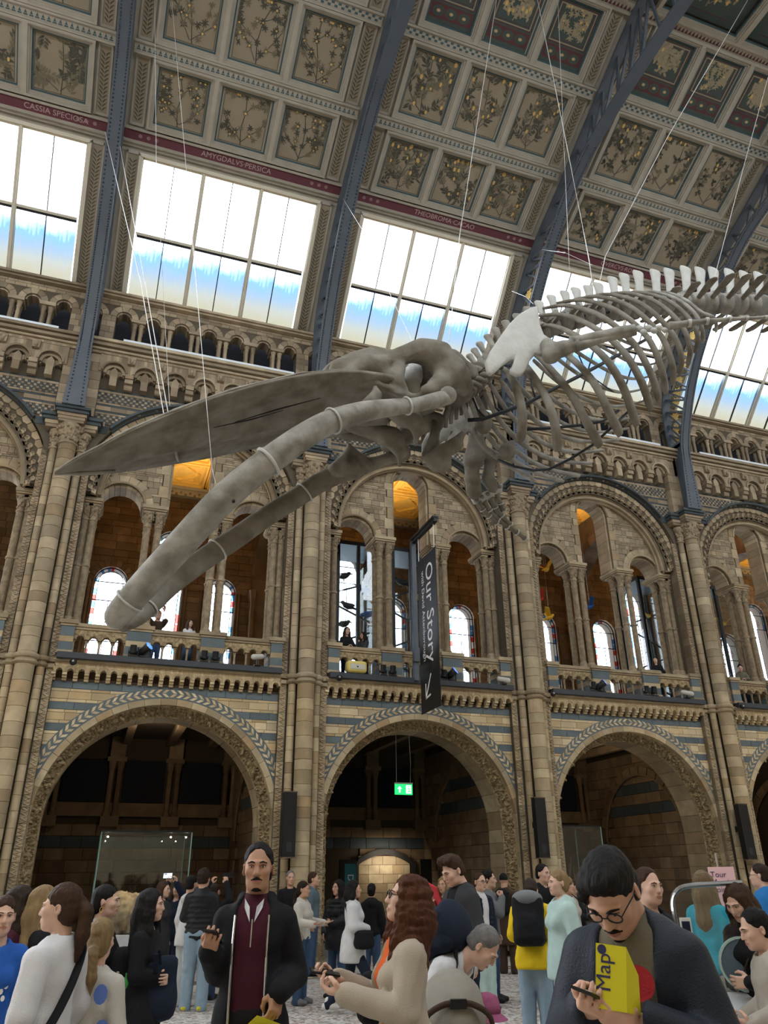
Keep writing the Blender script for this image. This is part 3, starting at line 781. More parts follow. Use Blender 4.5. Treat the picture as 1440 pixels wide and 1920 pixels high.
def leaf_strip(L0, L1, w=.13):
    m = MB(); m.box(-w-.045, w+.045, L0, L1, -.02, .03, 0); m.box(-w, w, L0+.06, L1-.06, .028, .036, 1)
    for s in (-1, 1): m.box(s*(w+.02)-.022, s*(w+.02)+.022, L0, L1, .0, .06, 0)
    m.box(-w-.04, w+.04, L0, L0+.06, 0, .06, 0); m.box(-w-.04, w+.04, L1-.06, L1, 0, .06, 0)
    y = L0+.1
    while y < L1-.2:
        for s in (-1, 1):
            m.add([(s*.008, y, .041), (s*.045, y+.045, .041), (s*(w-.015), y+.12, .041), (s*.06, y+.10, .041), (s*.012, y+.05, .041)], [(0, 1, 2, 3, 4)], 2)
        y += .095
    return m
lsw_me = leaf_strip(0.0, 3.72).mesh('leaf_strip', ['timber', 'panel_tan', 'leaf_dark'])
WORD = ['CASSIA SPECIOSA', 'AMYGDALVS·PERSICA', 'THEOBROMA·CACAO', 'QVERCVS·ROBVR', 'LAVRVS·NOBILIS']
WIN_L = ['grey-blue sloping roof window, leftmost and cropped by the photo edge', 'sloping roof window above the whale snout', 'sloping roof window above the whale skull', 'sloping roof window behind the whale ribs', 'sloping roof window behind the whale spine, rightmost']
def text_mesh(s, size, mat, ext=.002, align='CENTER', font_sx=1.0):
    cu_ = bpy.data.curves.new('lettering', 'FONT'); cu_.body = s; cu_.size = size; cu_.align_x = align; cu_.align_y = 'CENTER'; cu_.extrude = ext; cu_.resolution_u = 3
    o = bpy.data.objects.new('lettering', cu_); COL.objects.link(o); dg = bpy.context.evaluated_depsgraph_get()
    me = bpy.data.meshes.new_from_object(o.evaluated_get(dg)); bpy.data.objects.remove(o); me.materials.clear(); me.materials.append(M(mat)); return me
for b in range(0, 5):
    x0 = (b-1)*W; t = slope('window_%d' % (b+1), WY, WZ, PHW, x0); tag(t, WIN_L[b], 'roof window', None, 'structure')
    put('window_frame', wf_me, t)
    for xm in (2.23, 3.77): put('mullion', mul_me, t, (xm, 0, 0))
    for k in range(3):
        xl = .70+k*1.535; put('transom', tra_me, t, (xl+.03, 0, 0)); put('glazing_bar', gbar_me, t, (xl+.765, 0, 0))
        for j in (0, 1):
            for r_ in (0, 1): put('pane', pane_me[r_], t, (xl+.035+j*.735, .1, 0))
    put('leaf_strip', lsw_me, t, (.43, 0, 0)); put('leaf_strip', lsw_me, t, (W-.43, 0, 0))
# ---- coffered slope -----------------------------------------------------------------------------------------
ceil_ = struct('ceiling', 'painted coffered ceiling with botanical panels')
ROWS = [(.46, 2.08), (2.40, 4.24), (4.54, LC-.02)]; COLS = [(.66, 2.2), (2.2, 3.8), (3.8, 5.34)]
def frame_piece(x0, x1, y0, y1):              # moulded surround of one coffer
    m = MB()
    for d, h, mi in ((.0, .15, 0), (.06, .115, 0), (.10, .075, 0), (.135, .035, 1)):
        e = d+(.06 if d == 0 else .045)
        for (a, b_, c, d_) in ((x0+d, x0+e, y0+d, y1-d), (x1-e, x1-d, y0+d, y1-d), (x0+e, x1-e, y0+d, y0+e), (x0+e, x1-e, y1-e, y1-d)): m.box(a, b_, c, d_, 0, h, mi)
    return m
def branch_art(w, h, seed, leaf, fruit, dark):
    """a painted plant: branching stems, leaves and fruits, laid flat on the panel"""
    rr = random.Random(seed); m = MB(); tips = []
    def seg(p, q, t):
        d = np.array(q)-np.array(p); n = np.array([-d[1], d[0]])/(np.linalg.norm(d)+1e-6)*t
        m.add([(*(np.array(p)-n), .004), (*(np.array(p)+n), .004), (*(np.array(q)+n*.75), .004), (*(np.array(q)-n*.75), .004)], [(0, 1, 2, 3)], 0)
    def grow(p, a, L, t, depth):
        n = 3; q = np.array(p)
        for i in range(n):
            a2 = a+rr.uniform(-.28, .28); e = q+np.array([math.cos(a2), math.sin(a2)])*L/n
            e = np.clip(e, (-w*.46, .03), (w*.46, h*.96)); seg(q, e, t); q = e; tips.append((q.copy(), a2))
            if depth > 0 and rr.random() < .85: grow(q, a2+rr.choice((-1, 1))*rr.uniform(.5, 1.0), L*.62, t*.7, depth-1)
    grow((rr.uniform(-.05, .05), .03), PI/2+rr.uniform(-.2, .2), h*.95, .012, 2)
    for s in (-1, 1): grow((rr.uniform(-.03, .03), .1), PI/2+s*.75, h*.7, .009, 1)
    fill = [(rr.uniform(-w*.42, w*.42), rr.uniform(h*.1, h*.94)) for _ in range(10)]
    tips += [(np.array(f), rr.uniform(0, 6.28)) for f in fill]
    for p, a in tips:
        k = 7 if leaf == 'star' else (5 if leaf == 'oak' else 6)
        mi = 1 if rr.random() < .6 else 2; z = .006+rr.random()*.002
        for i in range(k):
            if leaf == 'star': aa = a+i*2*PI/k+rr.uniform(-.2, .2); o = p; L = rr.uniform(.07, .12); wd = .016
            elif leaf == 'oak': aa = a+i*1.0-2+rr.uniform(-.3, .3); o = p+np.array([rr.uniform(-.03, .03), rr.uniform(-.03, .03)]); L = rr.uniform(.09, .15); wd = .034
            else: o = p+np.array([math.cos(a), math.sin(a)])*(i*.035-.08); aa = a+(.9 if i % 2 else -.9)+rr.uniform(-.25, .25); L = rr.uniform(.12, .19); wd = .026
            d = np.array([math.cos(aa), math.sin(aa)]); n = np.array([-d[1], d[0]])
            pts = [o, o+d*L*.3+n*wd, o+d*L*.7+n*wd*.8, o+d*L, o+d*L*.7-n*wd*.8, o+d*L*.3-n*wd]
            if all(abs(q[0]) < w*.49 and .01 < q[1] < h*.99 for q in pts): m.add([(*q, z) for q in pts], [tuple(range(6))], mi)
        if rr.random() < fruit and abs(p[0]) < w*.45:
            r = rr.uniform(.02, .03) if leaf == 'star' else rr.uniform(.026, .04); el = 1.0 if leaf == 'star' else 1.55
            m.add([(p[0]+r*math.cos(q), p[1]-.02+r*el*math.sin(q), .011) for q in np.linspace(0, 2*PI, 9)[:-1]], [tuple(range(8))], 3)
    return m.mesh('painted_branches', ['branch', 'leaf_dark', 'leaf_mid', 'fruit'] if not dark else ['motif_pale', 'motif_pale', 'motif_pale', 'fruit'])
def panel_mesh(w, h, dark):
    m = MB(); m.box(-w/2, w/2, 0, h, -.02, .002, 0)
    if not dark:
        for d in (.02,):
            for a, b_, c, e in ((-w/2+d, -w/2+d+.012, d, h-d), (w/2-d-.012, w/2-d, d, h-d), (-w/2+d, w/2-d, d, d+.012), (-w/2+d, w/2-d, h-d-.012, h-d)): m.box(a, b_, c, e, .002, .004, 1)
    else:                                      # red and black borders, row of eyes below
        for d, t, mi in ((.04, .02, 2), (.075, .025, 3), (.13, .015, 2)):
            for a, b_, c, e in ((-w/2+d, -w/2+d+t, .42+d, h-d), (w/2-d-t, w/2-d, .42+d, h-d), (-w/2+d, w/2-d, .42+d, .42+d+t), (-w/2+d, w/2-d, h-d-t, h-d)): m.box(a, b_, c, e, .002, .005, mi)
        m.box(-w/2+.03, w/2-.03, .10, .42, .002, .004, 2)
        for k in (-1, 0, 1):
            cx = k*w*.29
            for R, mi, z in ((.165, 1, .005), (.14, 0, .0062), (.055, 3, .0074), (.03, 4, .0085)):
                m.add([(cx+R*math.cos(a)*1.0, .26+R*.72*math.sin(a), z) for a in np.linspace(0, 2*PI, 15)[:-1]], [tuple(range(14))], mi)
    return m.mesh('painted_panel', ['panel_green' if dark else 'panel_tan', 'leaf_dark', 'redpaint', 'motif_pale', 'fruit'])
def tri_band(L):
    m = MB(); m.box(0, L, 0, .30, -.02, .10, 0); m.box(0, L, -.0, .05, .1, .14, 1); m.box(0, L, .25, .30, .1, .14, 1)
    x = .05
    while x < L-.1:
        m.add([(x, .08, .104), (x+.10, .08, .104), (x+.087, .11, .104), (x+.013, .11, .104)], [(0, 1, 2, 3)], 2); m.add([(x+.018, .122, .104), (x+.082, .122, .104), (x+.05, .20, .104)], [(0, 1, 2)], 2); x += .125
    return m
def chk_band(L):
    m = MB(); m.box(0, L, 0, .28, -.02, .10, 0); m.box(0, L, 0, .05, .1, .14, 1); m.box(0, L, .23, .28, .1, .14, 1)
    x = .05; i = 0
    while x < L-.1:
        y = .075 if i % 2 else .14; m.box(x, x+.075, y, y+.05, .1, .106, 2); x += .085; i += 1
    return m
pan = {}
for r_, (y0, y1) in enumerate(ROWS):
    w = 1.54-.36; h = (y1-y0)-.36
    pan[r_] = panel_mesh(w, h, r_ == 2)
KIND = [('long', .02), ('star', .42), ('long', .25), ('oak', .12), ('oak', .1)]
fr_mes = {}
for r_, (y0, y1) in enumerate(ROWS): fr_mes[r_] = [frame_piece(c0, c1, y0, y1).mesh('coffer_frame', ['timber', 'teal_paint']) for c0, c1 in COLS]
tri_me = tri_band(W-.4).mesh('triangle_band', ['timber', 'timber', 'teal_paint']); chk_me = chk_band(W-.4).mesh('chequer_band', ['timber', 'timber', 'teal_paint'])
ls_me = [leaf_strip(a, b_).mesh('leaf_strip', ['timber', 'panel_tan', 'leaf_dark']) for a, b_ in ROWS]
red = MB(); red.box(0, W, .12, .36, -.03, .10, 0); red.box(0, W, .05, .12, -.03, .13, 1); red.box(0, W, .36, .42, -.03, .13, 1); red.box(0, W, -.05, .05, -.05, .09, 1)
red_me = red.mesh('inscription_band', ['redband', 'timber'])
flo = MB()
for k in range(6): a = k*PI/3; flo.ring(.012, .02, -.001, .001, 0, 2*PI, 6, c=(.028*math.cos(a), .028*math.sin(a)))
flo.v = [(x, z, y) for x, y, z in flo.v]; flo_me = flo.mesh('flower', 'cream_letter')
for b in range(0, 5):
    x0 = (b-1)*W; t = slope('coffer_bay', CY, CZ, PHC, x0); t.parent = ceil_
    o = put('inscription_band', red_me, t)
    if 0 < b < 4 or b == 0:
        xt = 3.0 if b else 4.55
        put('lettering', text_mesh(WORD[b], .19, 'cream_letter', .002), t, (xt, .235, .103))
    for k in range(6): put('flower', flo_me, t, (.55+k*.2 if k < 3 else W-.55-(k-3)*.2, .24, .104))
    put('triangle_band', tri_me, t, (.2, 2.09, 0)); put('chequer_band', chk_me, t, (.2, 4.25, 0))
    for r_, (y0, y1) in enumerate(ROWS):
        for s in (.43, W-.43): put('leaf_strip', ls_me[r_], t, (s, 0, 0))
        for c, (c0, c1) in enumerate(COLS):
            put('coffer_frame', fr_mes[r_][c], t)
            p_ = put('painted_panel', pan[r_], t, ((c0+c1)/2, y0+.18, 0))
            w = 1.18; h = (y1-y0)-.36; yo = 0.0
            if r_ == 2: w, h, yo = .82, h-.42-.2, .56
            art = branch_art(w, h, 100*b+10*r_+c, KIND[b][0] if r_ < 2 else ('oak', 'star', 'long')[(c+b) % 3], KIND[b][1], r_ == 2)
            q = put('painted_branches', art, t, ((c0+c1)/2, y0+.18+yo, .004 if r_ < 2 else .006)); q['kind'] = 'stuff'
# ---- flat crown of the roof
TY, TZ = CY-5.7, CZ+2.75
t = slope('crown_bay', TY, TZ, PI, 0); t.parent = ceil_
wv = MB(); wv.box(-6, 24, 0, .26, -.05, .1, 0); wv.box(-6, 24, 0, .04, .1, .14, 0)
x = -6.0; i = 0
while x < 24: wv.add([(x, .08, .105), (x+.1, .08, .105), (x+.05, .2, .105)], [(0, 1, 2)], 1); x += .11
mk('wave_band', wv, ['timber', 'redpaint'], t)
for b in range(0, 5):
    for k in range(2):
        xa = (b-1)*W+.4+k*2.6; m = frame_piece(xa, xa+2.6, .26, 1.9)
        o = mk('coffer_frame', m, ['timber', 'teal_paint'], t); pw = 2.24
        q = mk('painted_panel', MB().box(xa+.18, xa+2.42, .44, 1.72, -.25, -.12, 0), 'panel_green', t)
        mk('painted_branches', MB().add([], []) if False else MB().box(xa+.5, xa+2.1, .6, .62, -.119, -.115, 0).box(xa+.5, xa+2.1, 1.52, 1.54, -.119, -.115, 0), 'redpaint', t)
        art = branch_art(1.4, .9, 700+b*7+k, 'oak', .3, True); put('painted_branches', art, t, (xa+1.3, .7, -.116))['kind'] = 'stuff'
# ---- outer shell so that no sky leaks in except through windows
sh = MB()
def shell_side(mir):
    f = (lambda y: y) if not mir else (lambda y: 2*YM-y)
    def quad(x0, x1, p, q, d=.08):
        (ya, za), (yb, zb_) = p, q; v = [(x0, f(ya), za), (x1, f(ya), za), (x1, f(yb), zb_), (x0, f(yb), zb_)]; n = np.cross(np.array(v[1])-v[0], np.array(v[3])-v[0]); n = n/np.linalg.norm(n)
        n = n if n[2] > 0 else -n
        sh.add(v+[tuple(np.array(q_)+n*d) for q_ in v], [(0, 1, 2, 3), (7, 6, 5, 4), (0, 4, 5, 1), (1, 5, 6, 2), (2, 6, 7, 3), (3, 7, 4, 0)], 0)
    uw = np.array([-2.65, 2.87])/LW
    P = lambda s: (WY+uw[0]*s, WZ+uw[1]*s)
    quad(-24, 36, P(3.66), (CY, CZ)); quad(-24, 36, (CY, CZ), (TY, TZ)); quad(-24, 36, (TY, TZ+.05), (TY-.02, TZ+.5)); quad(-24, 36, (TY, TZ+.45), (YM-.01, TZ+.45)); quad(-24, 36, (WY+.3, 15.8), P(.04))
    for b in range(-4, 6): quad(b*W-.62, b*W+.62, P(0), P(3.7))
shell_side(False); shell_side(True)
mk('roof_shell', sh, 'timber', ceil_)
opp = MB()
opp.box(-24, 36, 2*YM-.8, 2*YM-.4, 0, 15.95); mk('wall_front', opp, 'stone_mid')['kind'] = 'structure'
endw = MB(); endw.box(-24.4, -24, 2*YM-.8, 8, 0, 22); mk('wall_left', endw, 'stone_mid')['kind'] = 'structure'
endw = MB(); endw.box(36, 36.4, 2*YM-.8, 8, 0, 22); mk('wall_right', endw, 'stone_mid')['kind'] = 'structure'
# ---- iron ribs ------------------------------------------------------------------------------------------------
INN = [(-.40, 11.88), (-.46, 13.4), (-.56, 14.2), (-.93, 15.15), (-1.38, 16.0), (-1.95, 16.8), (-3.0, 17.95), (-4.1, 18.85), (-5.0, 19.32), (-6.2, 19.62), (-7.5, 19.75), (YM, 19.8)]
inn = [np.array(p) for p in spline(INN, 60)]
def outp(i): 
    y, z = inn[i]
    return None
OUT = [(-.02, 14.2), (-.02, 15.5), (-.35, 16.55), (-1.2, 17.5), (-2.3, 18.55), (-4.2, 19.5), (-6.2, 20.5), (TY, 21.35), (YM, 21.45)]
out_ = [np.array(p) for p in spline(OUT, 60)]
def ribbon(path, w, t, taper=None, closed=True):
    pr = []
    for i, p in enumerate(path):
        d = path[min(i+1, len(path)-1)]-path[max(i-1, 0)]; d = d/np.linalg.norm(d); n = np.array([d[1], -d[0]])
        hw = (w if taper is None else taper(p))/2
        pr.append(((0, p[0], p[1]), (hw, 0, 0), (0, n[0]*t, n[1]*t)))
    return MB().sweep([(-1, 0), (1, 0), (1, 1), (-1, 1)], pr, closed=True)
fl_me = ribbon(inn, .34, -.05, lambda p: .34+max(0, (13.6-p[1])/1.75)*.18).mesh('flange', 'iron')
rc_me = ribbon(out_, .30, .05).mesh('rear_chord', 'iron')
web = MB()
for i in range(0, 59):
    for path, d0, d1 in ((inn, .0, .22), (out_, -.22, .0)):
        pass
wb = MB()
def webstrip(path, off0, off1):
    pr = []
    for i, p in enumerate(path):
        d = path[min(i+1, len(path)-1)]-path[max(i-1, 0)]; d = d/np.linalg.norm(d); n = np.array([d[1], -d[0]])
        if n[0] < 0 and p[1] < 18: n = -n
        pr.append(((0, p[0], p[1]), (.02, 0, 0), (0, n[0], n[1])))
    wb.sweep([(-1, off0), (1, off0), (1, off1), (-1, off1)], pr, closed=True)
ilow = [p for p in inn]
webstrip(ilow, 0.0, .16)
wb.add([(-.03, -.42, 11.9), (.03, -.42, 11.9), (.03, -.5, 14.15), (-.03, -.5, 14.15), (-.03, .2, 11.9), (.03, .2, 11.9), (.03, .2, 14.15), (-.03, .2, 14.15)], [(0, 1, 2, 3), (4, 7, 6, 5), (0, 3, 7, 4), (1, 5, 6, 2), (3, 2, 6, 7)])
wb.box(-.17, .17, -.55, .2, 14.15, 14.22); wb.box(-.15, -.11, -.1, .25, 13.2, 14.15); wb.box(.11, .15, -.1, .25, 13.2, 14.15)
web_me = wb.mesh('web_plate', 'iron')
br = []
nb = 22
ti = np.linspace(9, 58, nb).astype(int); to = np.linspace(2, 58, nb).astype(int)
for k in range(nb-1):
    for a, b_ in ((inn[ti[k]], out_[to[k]+1 if to[k] < 58 else 58]), (out_[to[k]+1 if to[k] < 58 else 58], inn[ti[k+1]])):
        A = np.array([0, a[0], a[1]]); B = np.array([0, b_[0], b_[1]]); d = B-A; L_ = np.linalg.norm(d); d /= L_; n = np.array([0, -d[2], d[1]])
        br.append(MB().obox((A+B)/2, d*L_/2, (.035, 0, 0), n*.028).mesh('brace', 'iron'))
riv = MB()
for i in range(0, 59):
    for u in (0, .33, .66):
        p = inn[i]*(1-u)+inn[i+1]*u; d = inn[i+1]-inn[i]; d = d/np.linalg.norm(d); n = np.array([-d[1], d[0]]); n = n if n[0] < 0 else -n
        if n[1] > 0 and p[1] > 16: n = -n
        if p[1] > 19.5: continue
        for s in (-.11, .11):
            riv.ell((s*(1+max(0, (13.6-p[1])/4)), p[0]+n[0]*.052, p[1]+n[1]*.052), (.022, .022, .022), 5, 4)
riv_me = riv.mesh('rivets', 'iron', True)
orn = MB()                                    # gilded leaf spray
for k, (a, L_) in enumerate(((-1.15, .2), (-.6, .27), (0, .33), (.6, .27), (1.15, .2))):
    d = np.array([math.sin(a), math.cos(a)]); n = np.array([d[1], -d[0]]); o = np.array([0, -.12])
    pts = [o, o+d*L_*.35+n*.03, o+d*L_*.75+n*.05, o+d*L_, o+d*L_*.75-n*.05, o+d*L_*.35-n*.03]; orn.prism([tuple(p) for p in pts], -.012, .012)
orn.v = [(y, x, z) for x, y, z in orn.v]; orn_me = orn.mesh('gilded_leaf', 'gold')
RIBL = ['left of the AMYGDALVS window', 'between the whale skull and jaw, second from left', 'behind the whale shoulder blade, third from left', 'behind the whale ribs, fourth from left', 'rightmost']
for k in range(0, 5):
    t = thing('iron_rib', 'blue-grey riveted iron roof rib '+RIBL[k], 'roof rib', (k*W, 0, 0), group='iron roof ribs')
    put('flange', fl_me, t); put('rear_chord', rc_me, t)
    for me_ in (fl_me, rc_me): put(me_.name.split('.')[0], me_, t, (0, 2*YM, 0), None, (1, -1, 1))
    for me_ in br: put('brace', me_, t, (0, 2*YM, 0), None, (1, -1, 1)); put('web_plate', web_me, t); put('rivets', riv_me, t)['kind'] = 'stuff'
    for me in br: put('brace', me, t)
    for j in range(0, 9):
        a = inn[ti[j]]; c = out_[to[j]+1]; e = inn[ti[j+1]]; f = out_[to[j+1]+1]
        m_ = (a+e)/2*.45+c*.55; put('gilded_leaf', orn_me, t, (.0, m_[0], m_[1]), (.9 if j % 2 else .9, 0, 0))
# ------------------------------------------------------------------ balcony gallery and ground floor alcoves behind the arcades
newmat('floor_tile', (.36, .33, .29), rough=.45, noise=.0)
def mosaic():
    m = bpy.data.materials.new('mosaic'); m.use_nodes = True; MATS['mosaic'] = m; nt = m.node_tree; N = nt.nodes; L = nt.links; bs = N['Principled BSDF']
    g = N.new('ShaderNodeNewGeometry'); v = N.new('ShaderNodeTexVoronoi'); v.inputs['Scale'].default_value = 22; L.new(g.outputs['Position'], v.inputs['Vector'])
    sp = N.new('ShaderNodeSeparateColor'); L.new(v.outputs['Color'], sp.inputs[0]); rp = N.new('ShaderNodeValToRGB'); rp.color_ramp.interpolation = 'CONSTANT'; L.new(sp.outputs[0], rp.inputs[0])
    e = rp.color_ramp.elements; e[0].position = 0; e[0].color = (.62, .59, .54, 1); e[1].position = .45; e[1].color = (.46, .42, .38, 1)
    for p, c in ((.66, (.34, .27, .23)), (.78, (.16, .14, .13)), (.92, (.42, .25, .20))): q = e.new(p); q.color = (*c, 1)
    L.new(rp.outputs[0], bs.inputs['Base Color']); bs.inputs['Roughness'].default_value = .4
mosaic()
def stained():
    m = bpy.data.materials.new('stained_glass'); m.use_nodes = True; MATS['stained_glass'] = m; nt = m.node_tree; N = nt.nodes; L = nt.links; N.remove(N['Principled BSDF'])
    tr = N.new('ShaderNodeBsdfTransparent'); tr.inputs[0].default_value = (.85, .88, .92, 1); L.new(tr.outputs[0], N['Material Output'].inputs[0])
stained()
for n, c in (('glass_blue', (.30, .52, .78)), ('glass_red', (.80, .24, .22)), ('glass_teal', (.45, .68, .70)), ('glass_rose', (.85, .6, .5)), ('glass_clear', (.93, .96, 1.0))):
    m = bpy.data.materials.new(n); m.use_nodes = True; MATS[n] = m; N = m.node_tree.nodes; N.remove(N['Principled BSDF']); tr = N.new('ShaderNodeBsdfTransparent'); tr.inputs[0].default_value = (*c, 1); m.node_tree.links.new(tr.outputs[0], N['Material Output'].inputs[0])
fl = mk('floor', MB().box(-24, 36, 2*YM-.6, 7.4, -.12, 0), 'mosaic'); fl['kind'] = 'structure'; fl['label'] = 'speckled mosaic floor of the hall'
bd = MB()
for y0, y1, mi in ((-1.02, -.86, 0), (-1.32, -1.24, 0), (-1.24, -1.02, 1)): bd.box(-24, 36, y0, y1, .0, .004, mi)
x = -10.0
while x < 30: bd.box(x, x+.11, -1.18, -1.08, .004, .007, 0); x += .22
o = mk('border_band', bd, ['slate_dark', 'stone'], fl)
YB = 6.8
gal = struct('wall_gallery', 'rear wall of the balcony gallery and the alcoves below')
GW = [(1.3, .48, 10.08), (3.0, .48, 11.53), (4.7, .48, 10.08)]
gb = MB(); xs = sorted(set(list(np.linspace(0, 6, 49))+[c+s*h*(1-1e-4) for c, h, q in GW for s in (-1, 1)]+[c+s*h*(1+1e-4) for c, h, q in GW for s in (-1, 1)]))
def gtop(u):
    for c, h, z_ in GW:
        if abs(u-c) < h: return z_+math.sqrt(max(0, h*h-(u-c)**2))
    return 7.2
for p, q in zip(xs[:-1], xs[1:]):
    if q-p > 1e-3: gb.prism([(p, gtop(p+1e-6)), (q, gtop(q-1e-6)), (q, 14.2), (p, 14.2)], YB+.04, YB+.5)
gb.box(0, 6, YB+.04, YB+.5, 5.9, 7.2); gb_me = gb.mesh('mortar_body', 'mortar_in')
gst = []; rnd = random.Random(21); z = 6.1
while z < 13.3:
    h = rnd.choice((.2, .24, .28)); zm = z+h/2; cuts = [(0.0, 6.0)]
    for c, ho, z_ in GW:
        ex = None
        if 7.2 < zm < z_: ex = (c-ho-.05, c+ho+.05)
        elif z_ <= zm < z_+ho+.1: d = math.sqrt((ho+.1)**2-(zm-z_)**2); ex = (c-d, c+d)
        if ex:
            nc = []
            for a, b_ in cuts:
                if ex[1] < a or ex[0] > b_: nc.append((a, b_)); continue
                if ex[0] > a: nc.append((a, ex[0]))
                if ex[1] < b_: nc.append((ex[1], b_))
            cuts = nc
    for a, b_ in cuts:
        if b_-a > .1:
            for m in stone_row(a, b_, z, z+h, YB, .1, .4, .7, g=.012, ch=.006): gst.append(m)
    z += h
gall = MB()
for m in gst: gall.add(m.v, m.f)
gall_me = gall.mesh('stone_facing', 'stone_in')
gvo = MB()
for c, h, z_ in GW:
    n = 11
    for i in range(n): gvo.ring(h+.01, h+.22, YB-.05, YB+.1, PI*i/n+.012, PI*(i+1)/n-.012, 2, c=(c, z_))
    for s in (-1, 1): gvo.tube([(c+s*(h+.03), YB-.02, 7.2), (c+s*(h+.03), YB-.02, z_)], .04, 6); gvo.tube([(c+s*(h+.13), YB-.05, 7.2), (c+s*(h+.13), YB-.05, z_)], .045, 6)
    gvo.box(c-h-.2, c+h+.2, YB-.15, YB+.3, 7.1, 7.2)
gvo_me = gvo.mesh('window_surround', 'stone_in')
def glass_win(h, z0, z1, seed):
    """leaded stained-glass window of one arch head: clear field, coloured border squares"""
    rr = random.Random(seed); out = []
    b_ = .11
    def grid(m, mats): out.append(m.mesh('pane', mats))
    fld = MB(); n = 10
    outer = [(-h, z0)]+[(h*math.cos(a), z1+h*math.sin(a)) for a in np.linspace(PI, 0, 13)]+[(h, z0)]
    hi = h-b_
    inner = [(-hi, z0+b_)]+[(hi*math.cos(a), z1+hi*math.sin(a)) for a in np.linspace(PI, 0, 13)]+[(hi, z0+b_)]
    fld.prism(inner, 0, .01); out.append(fld.mesh('pane', 'glass_clear'))
    cols = ['glass_blue', 'glass_clear', 'glass_teal', 'glass_blue', 'glass_red', 'glass_clear', 'glass_clear']
    bd_ = MB(); k = 0
    zz = np.linspace(z0+b_, z1, 14)
    for s in (-1, 1):
        for a, c in zip(zz[:-1], zz[1:]): x0_, x1_ = sorted((s*hi, s*h)); bd_.box(x0_, x1_, 0, .01, a+.01, c-.01, rr.randrange(7))
    aa = np.linspace(0, PI, 14)
    for a, c in zip(aa[:-1], aa[1:]): bd_.ring(hi, h, 0, .01, a+.015, c-.015, 2, c=(0, z1), mi=rr.randrange(7))
    xx = np.linspace(-hi, hi, 8)
    for a, c in zip(xx[:-1], xx[1:]): bd_.box(a+.008, c-.008, 0, .01, z0, z0+b_, rr.randrange(7))
    out.append(bd_.mesh('border_panes', cols))
    ros = MB()
    for k in range(8): a = k*PI/4; ros.ring(.05, .07, -.004, .0, 0, 2*PI, 8, c=(.13*math.cos(a), z1-.35+.13*math.sin(a)), mi=k % 3)
    out.append(ros.mesh('rosette', ['glass_red', 'glass_blue', 'glass_rose']))
    ld = MB(); t = .012
    ld.tube([(p[0], 0, p[1]) for p in outer], .02, 4); ld.tube([(p[0], 0, p[1]) for p in inner], .013, 4)
    for zc_ in (z1, z1-.6, z0+1.0): ld.box(-h, h, -.015, .015, zc_-.014, zc_+.014)
    ld.box(-t, t, -.01, .01, z0, z1-.6)
    out.append(ld.mesh('leading', 'blackmetal')); return out
gwm = [glass_win(.48, 7.2, z_, 3+i) for i, (c, h, z_) in enumerate(GW)]
COLG = ['bay at the far left', 'bay behind the whale jaws', 'bay behind the black banner', 'bay right of the banner', 'bay at the far right']
WPOS = ['left short', 'tall middle', 'right short']
wn = 10
for b in range(0, 6):
    x0 = (b-1)*W
    put('mortar_body', gb_me, gal, (x0, 0, 0)); put('stone_facing', gall_me, gal, (x0, 0, 0))['kind'] = 'stuff'; put('window_surround', gvo_me, gal, (x0, 0, 0))
    for i, (c, h, z_) in enumerate(GW):
        t = bpy.data.objects.new('window_%d' % wn, None); COL.objects.link(t); t.location = (x0+c, YB+.06, 0); wn += 1; t.empty_display_size = .1
        tag(t, WPOS[i]+' stained glass gallery window, '+COLG[min(b, 4)]+(' beyond the pier' if b == 5 else ''), 'stained window', None, 'structure')
        for me in gwm[i]: put(me.name.split('.')[0], me, t)
# gallery floor, ceiling, cross walls
gf = MB(); gf.box(-24, 36, .45, YB+.5, 5.6, 6.03); mk('floor_gallery', gf, 'stone_in')['kind'] = 'structure'
gc = struct('ceiling_gallery', 'gilded coffered ceiling of the balcony gallery')
g1 = MB(); g1.box(0, W, .9, YB+.5, 13.75, 14.0, 0); g1_me = g1.mesh('ceiling_slab', 'gold_paint')
g2 = MB()
for k in range(3):
    xa, xb = .35+k*1.77, .35+(k+1)*1.77-.1
    for j in range(3):
        ya, yb = 1.3+j*1.8, 1.3+(j+1)*1.8-.1
        for d, zz in ((0, 13.62), (.12, 13.68), (.3, 13.70)):
            e = d+.07
            for a, b_, c, f_ in ((xa+d, xa+e, ya+d, yb-d), (xb-e, xb-d, ya+d, yb-d), (xa+e, xb-e, ya+d, ya+e), (xa+e, xb-e, yb-e, yb-d)): g2.box(a, b_, c, f_, zz, 13.76, 0)
        cx, cy = (xa+xb)/2, (ya+yb)/2
        for s in range(4):
            a = s*PI/2; p = np.array([cx+.6*math.cos(a), cy+.6*math.sin(a)]); q = np.array([cx+.6*math.cos(a+PI/2), cy+.6*math.sin(a+PI/2)])
            d = (q-p)/2; n = np.array([-d[1], d[0]])/np.linalg.norm(d); g2.obox(((p+q)[0]/2, (p+q)[1]/2, 13.72), (d[0], d[1], 0), (n[0]*.03, n[1]*.03, 0), (0, 0, .04))
g2.box(.0, .3, .9, YB, 13.6, 13.76, 1)
g2_me = g2.mesh('gilded_ribs', ['gold_paint', 'redpaint'])
frz = MB(); frz.box(0, W, YB-.2, YB, 13.3, 13.62, 0); frz.box(0, W, YB-.3, YB, 13.5, 13.6, 0)
for i in range(40): frz.box(.05+i*.15, .12+i*.15, YB-.22, YB-.19, 13.3 if i % 2 else 13.37, 13.37 if i % 2 else 13.44, 1)
frz_me = frz.mesh('cornice', ['timber', 'stone_in']); 
cross = MB()                                   # arched wall across the gallery at each pier
N = 40; ys = np.linspace(1.25, YB, N+1); yc = (1.25+YB)/2; hr = (YB-1.25)/2-.25
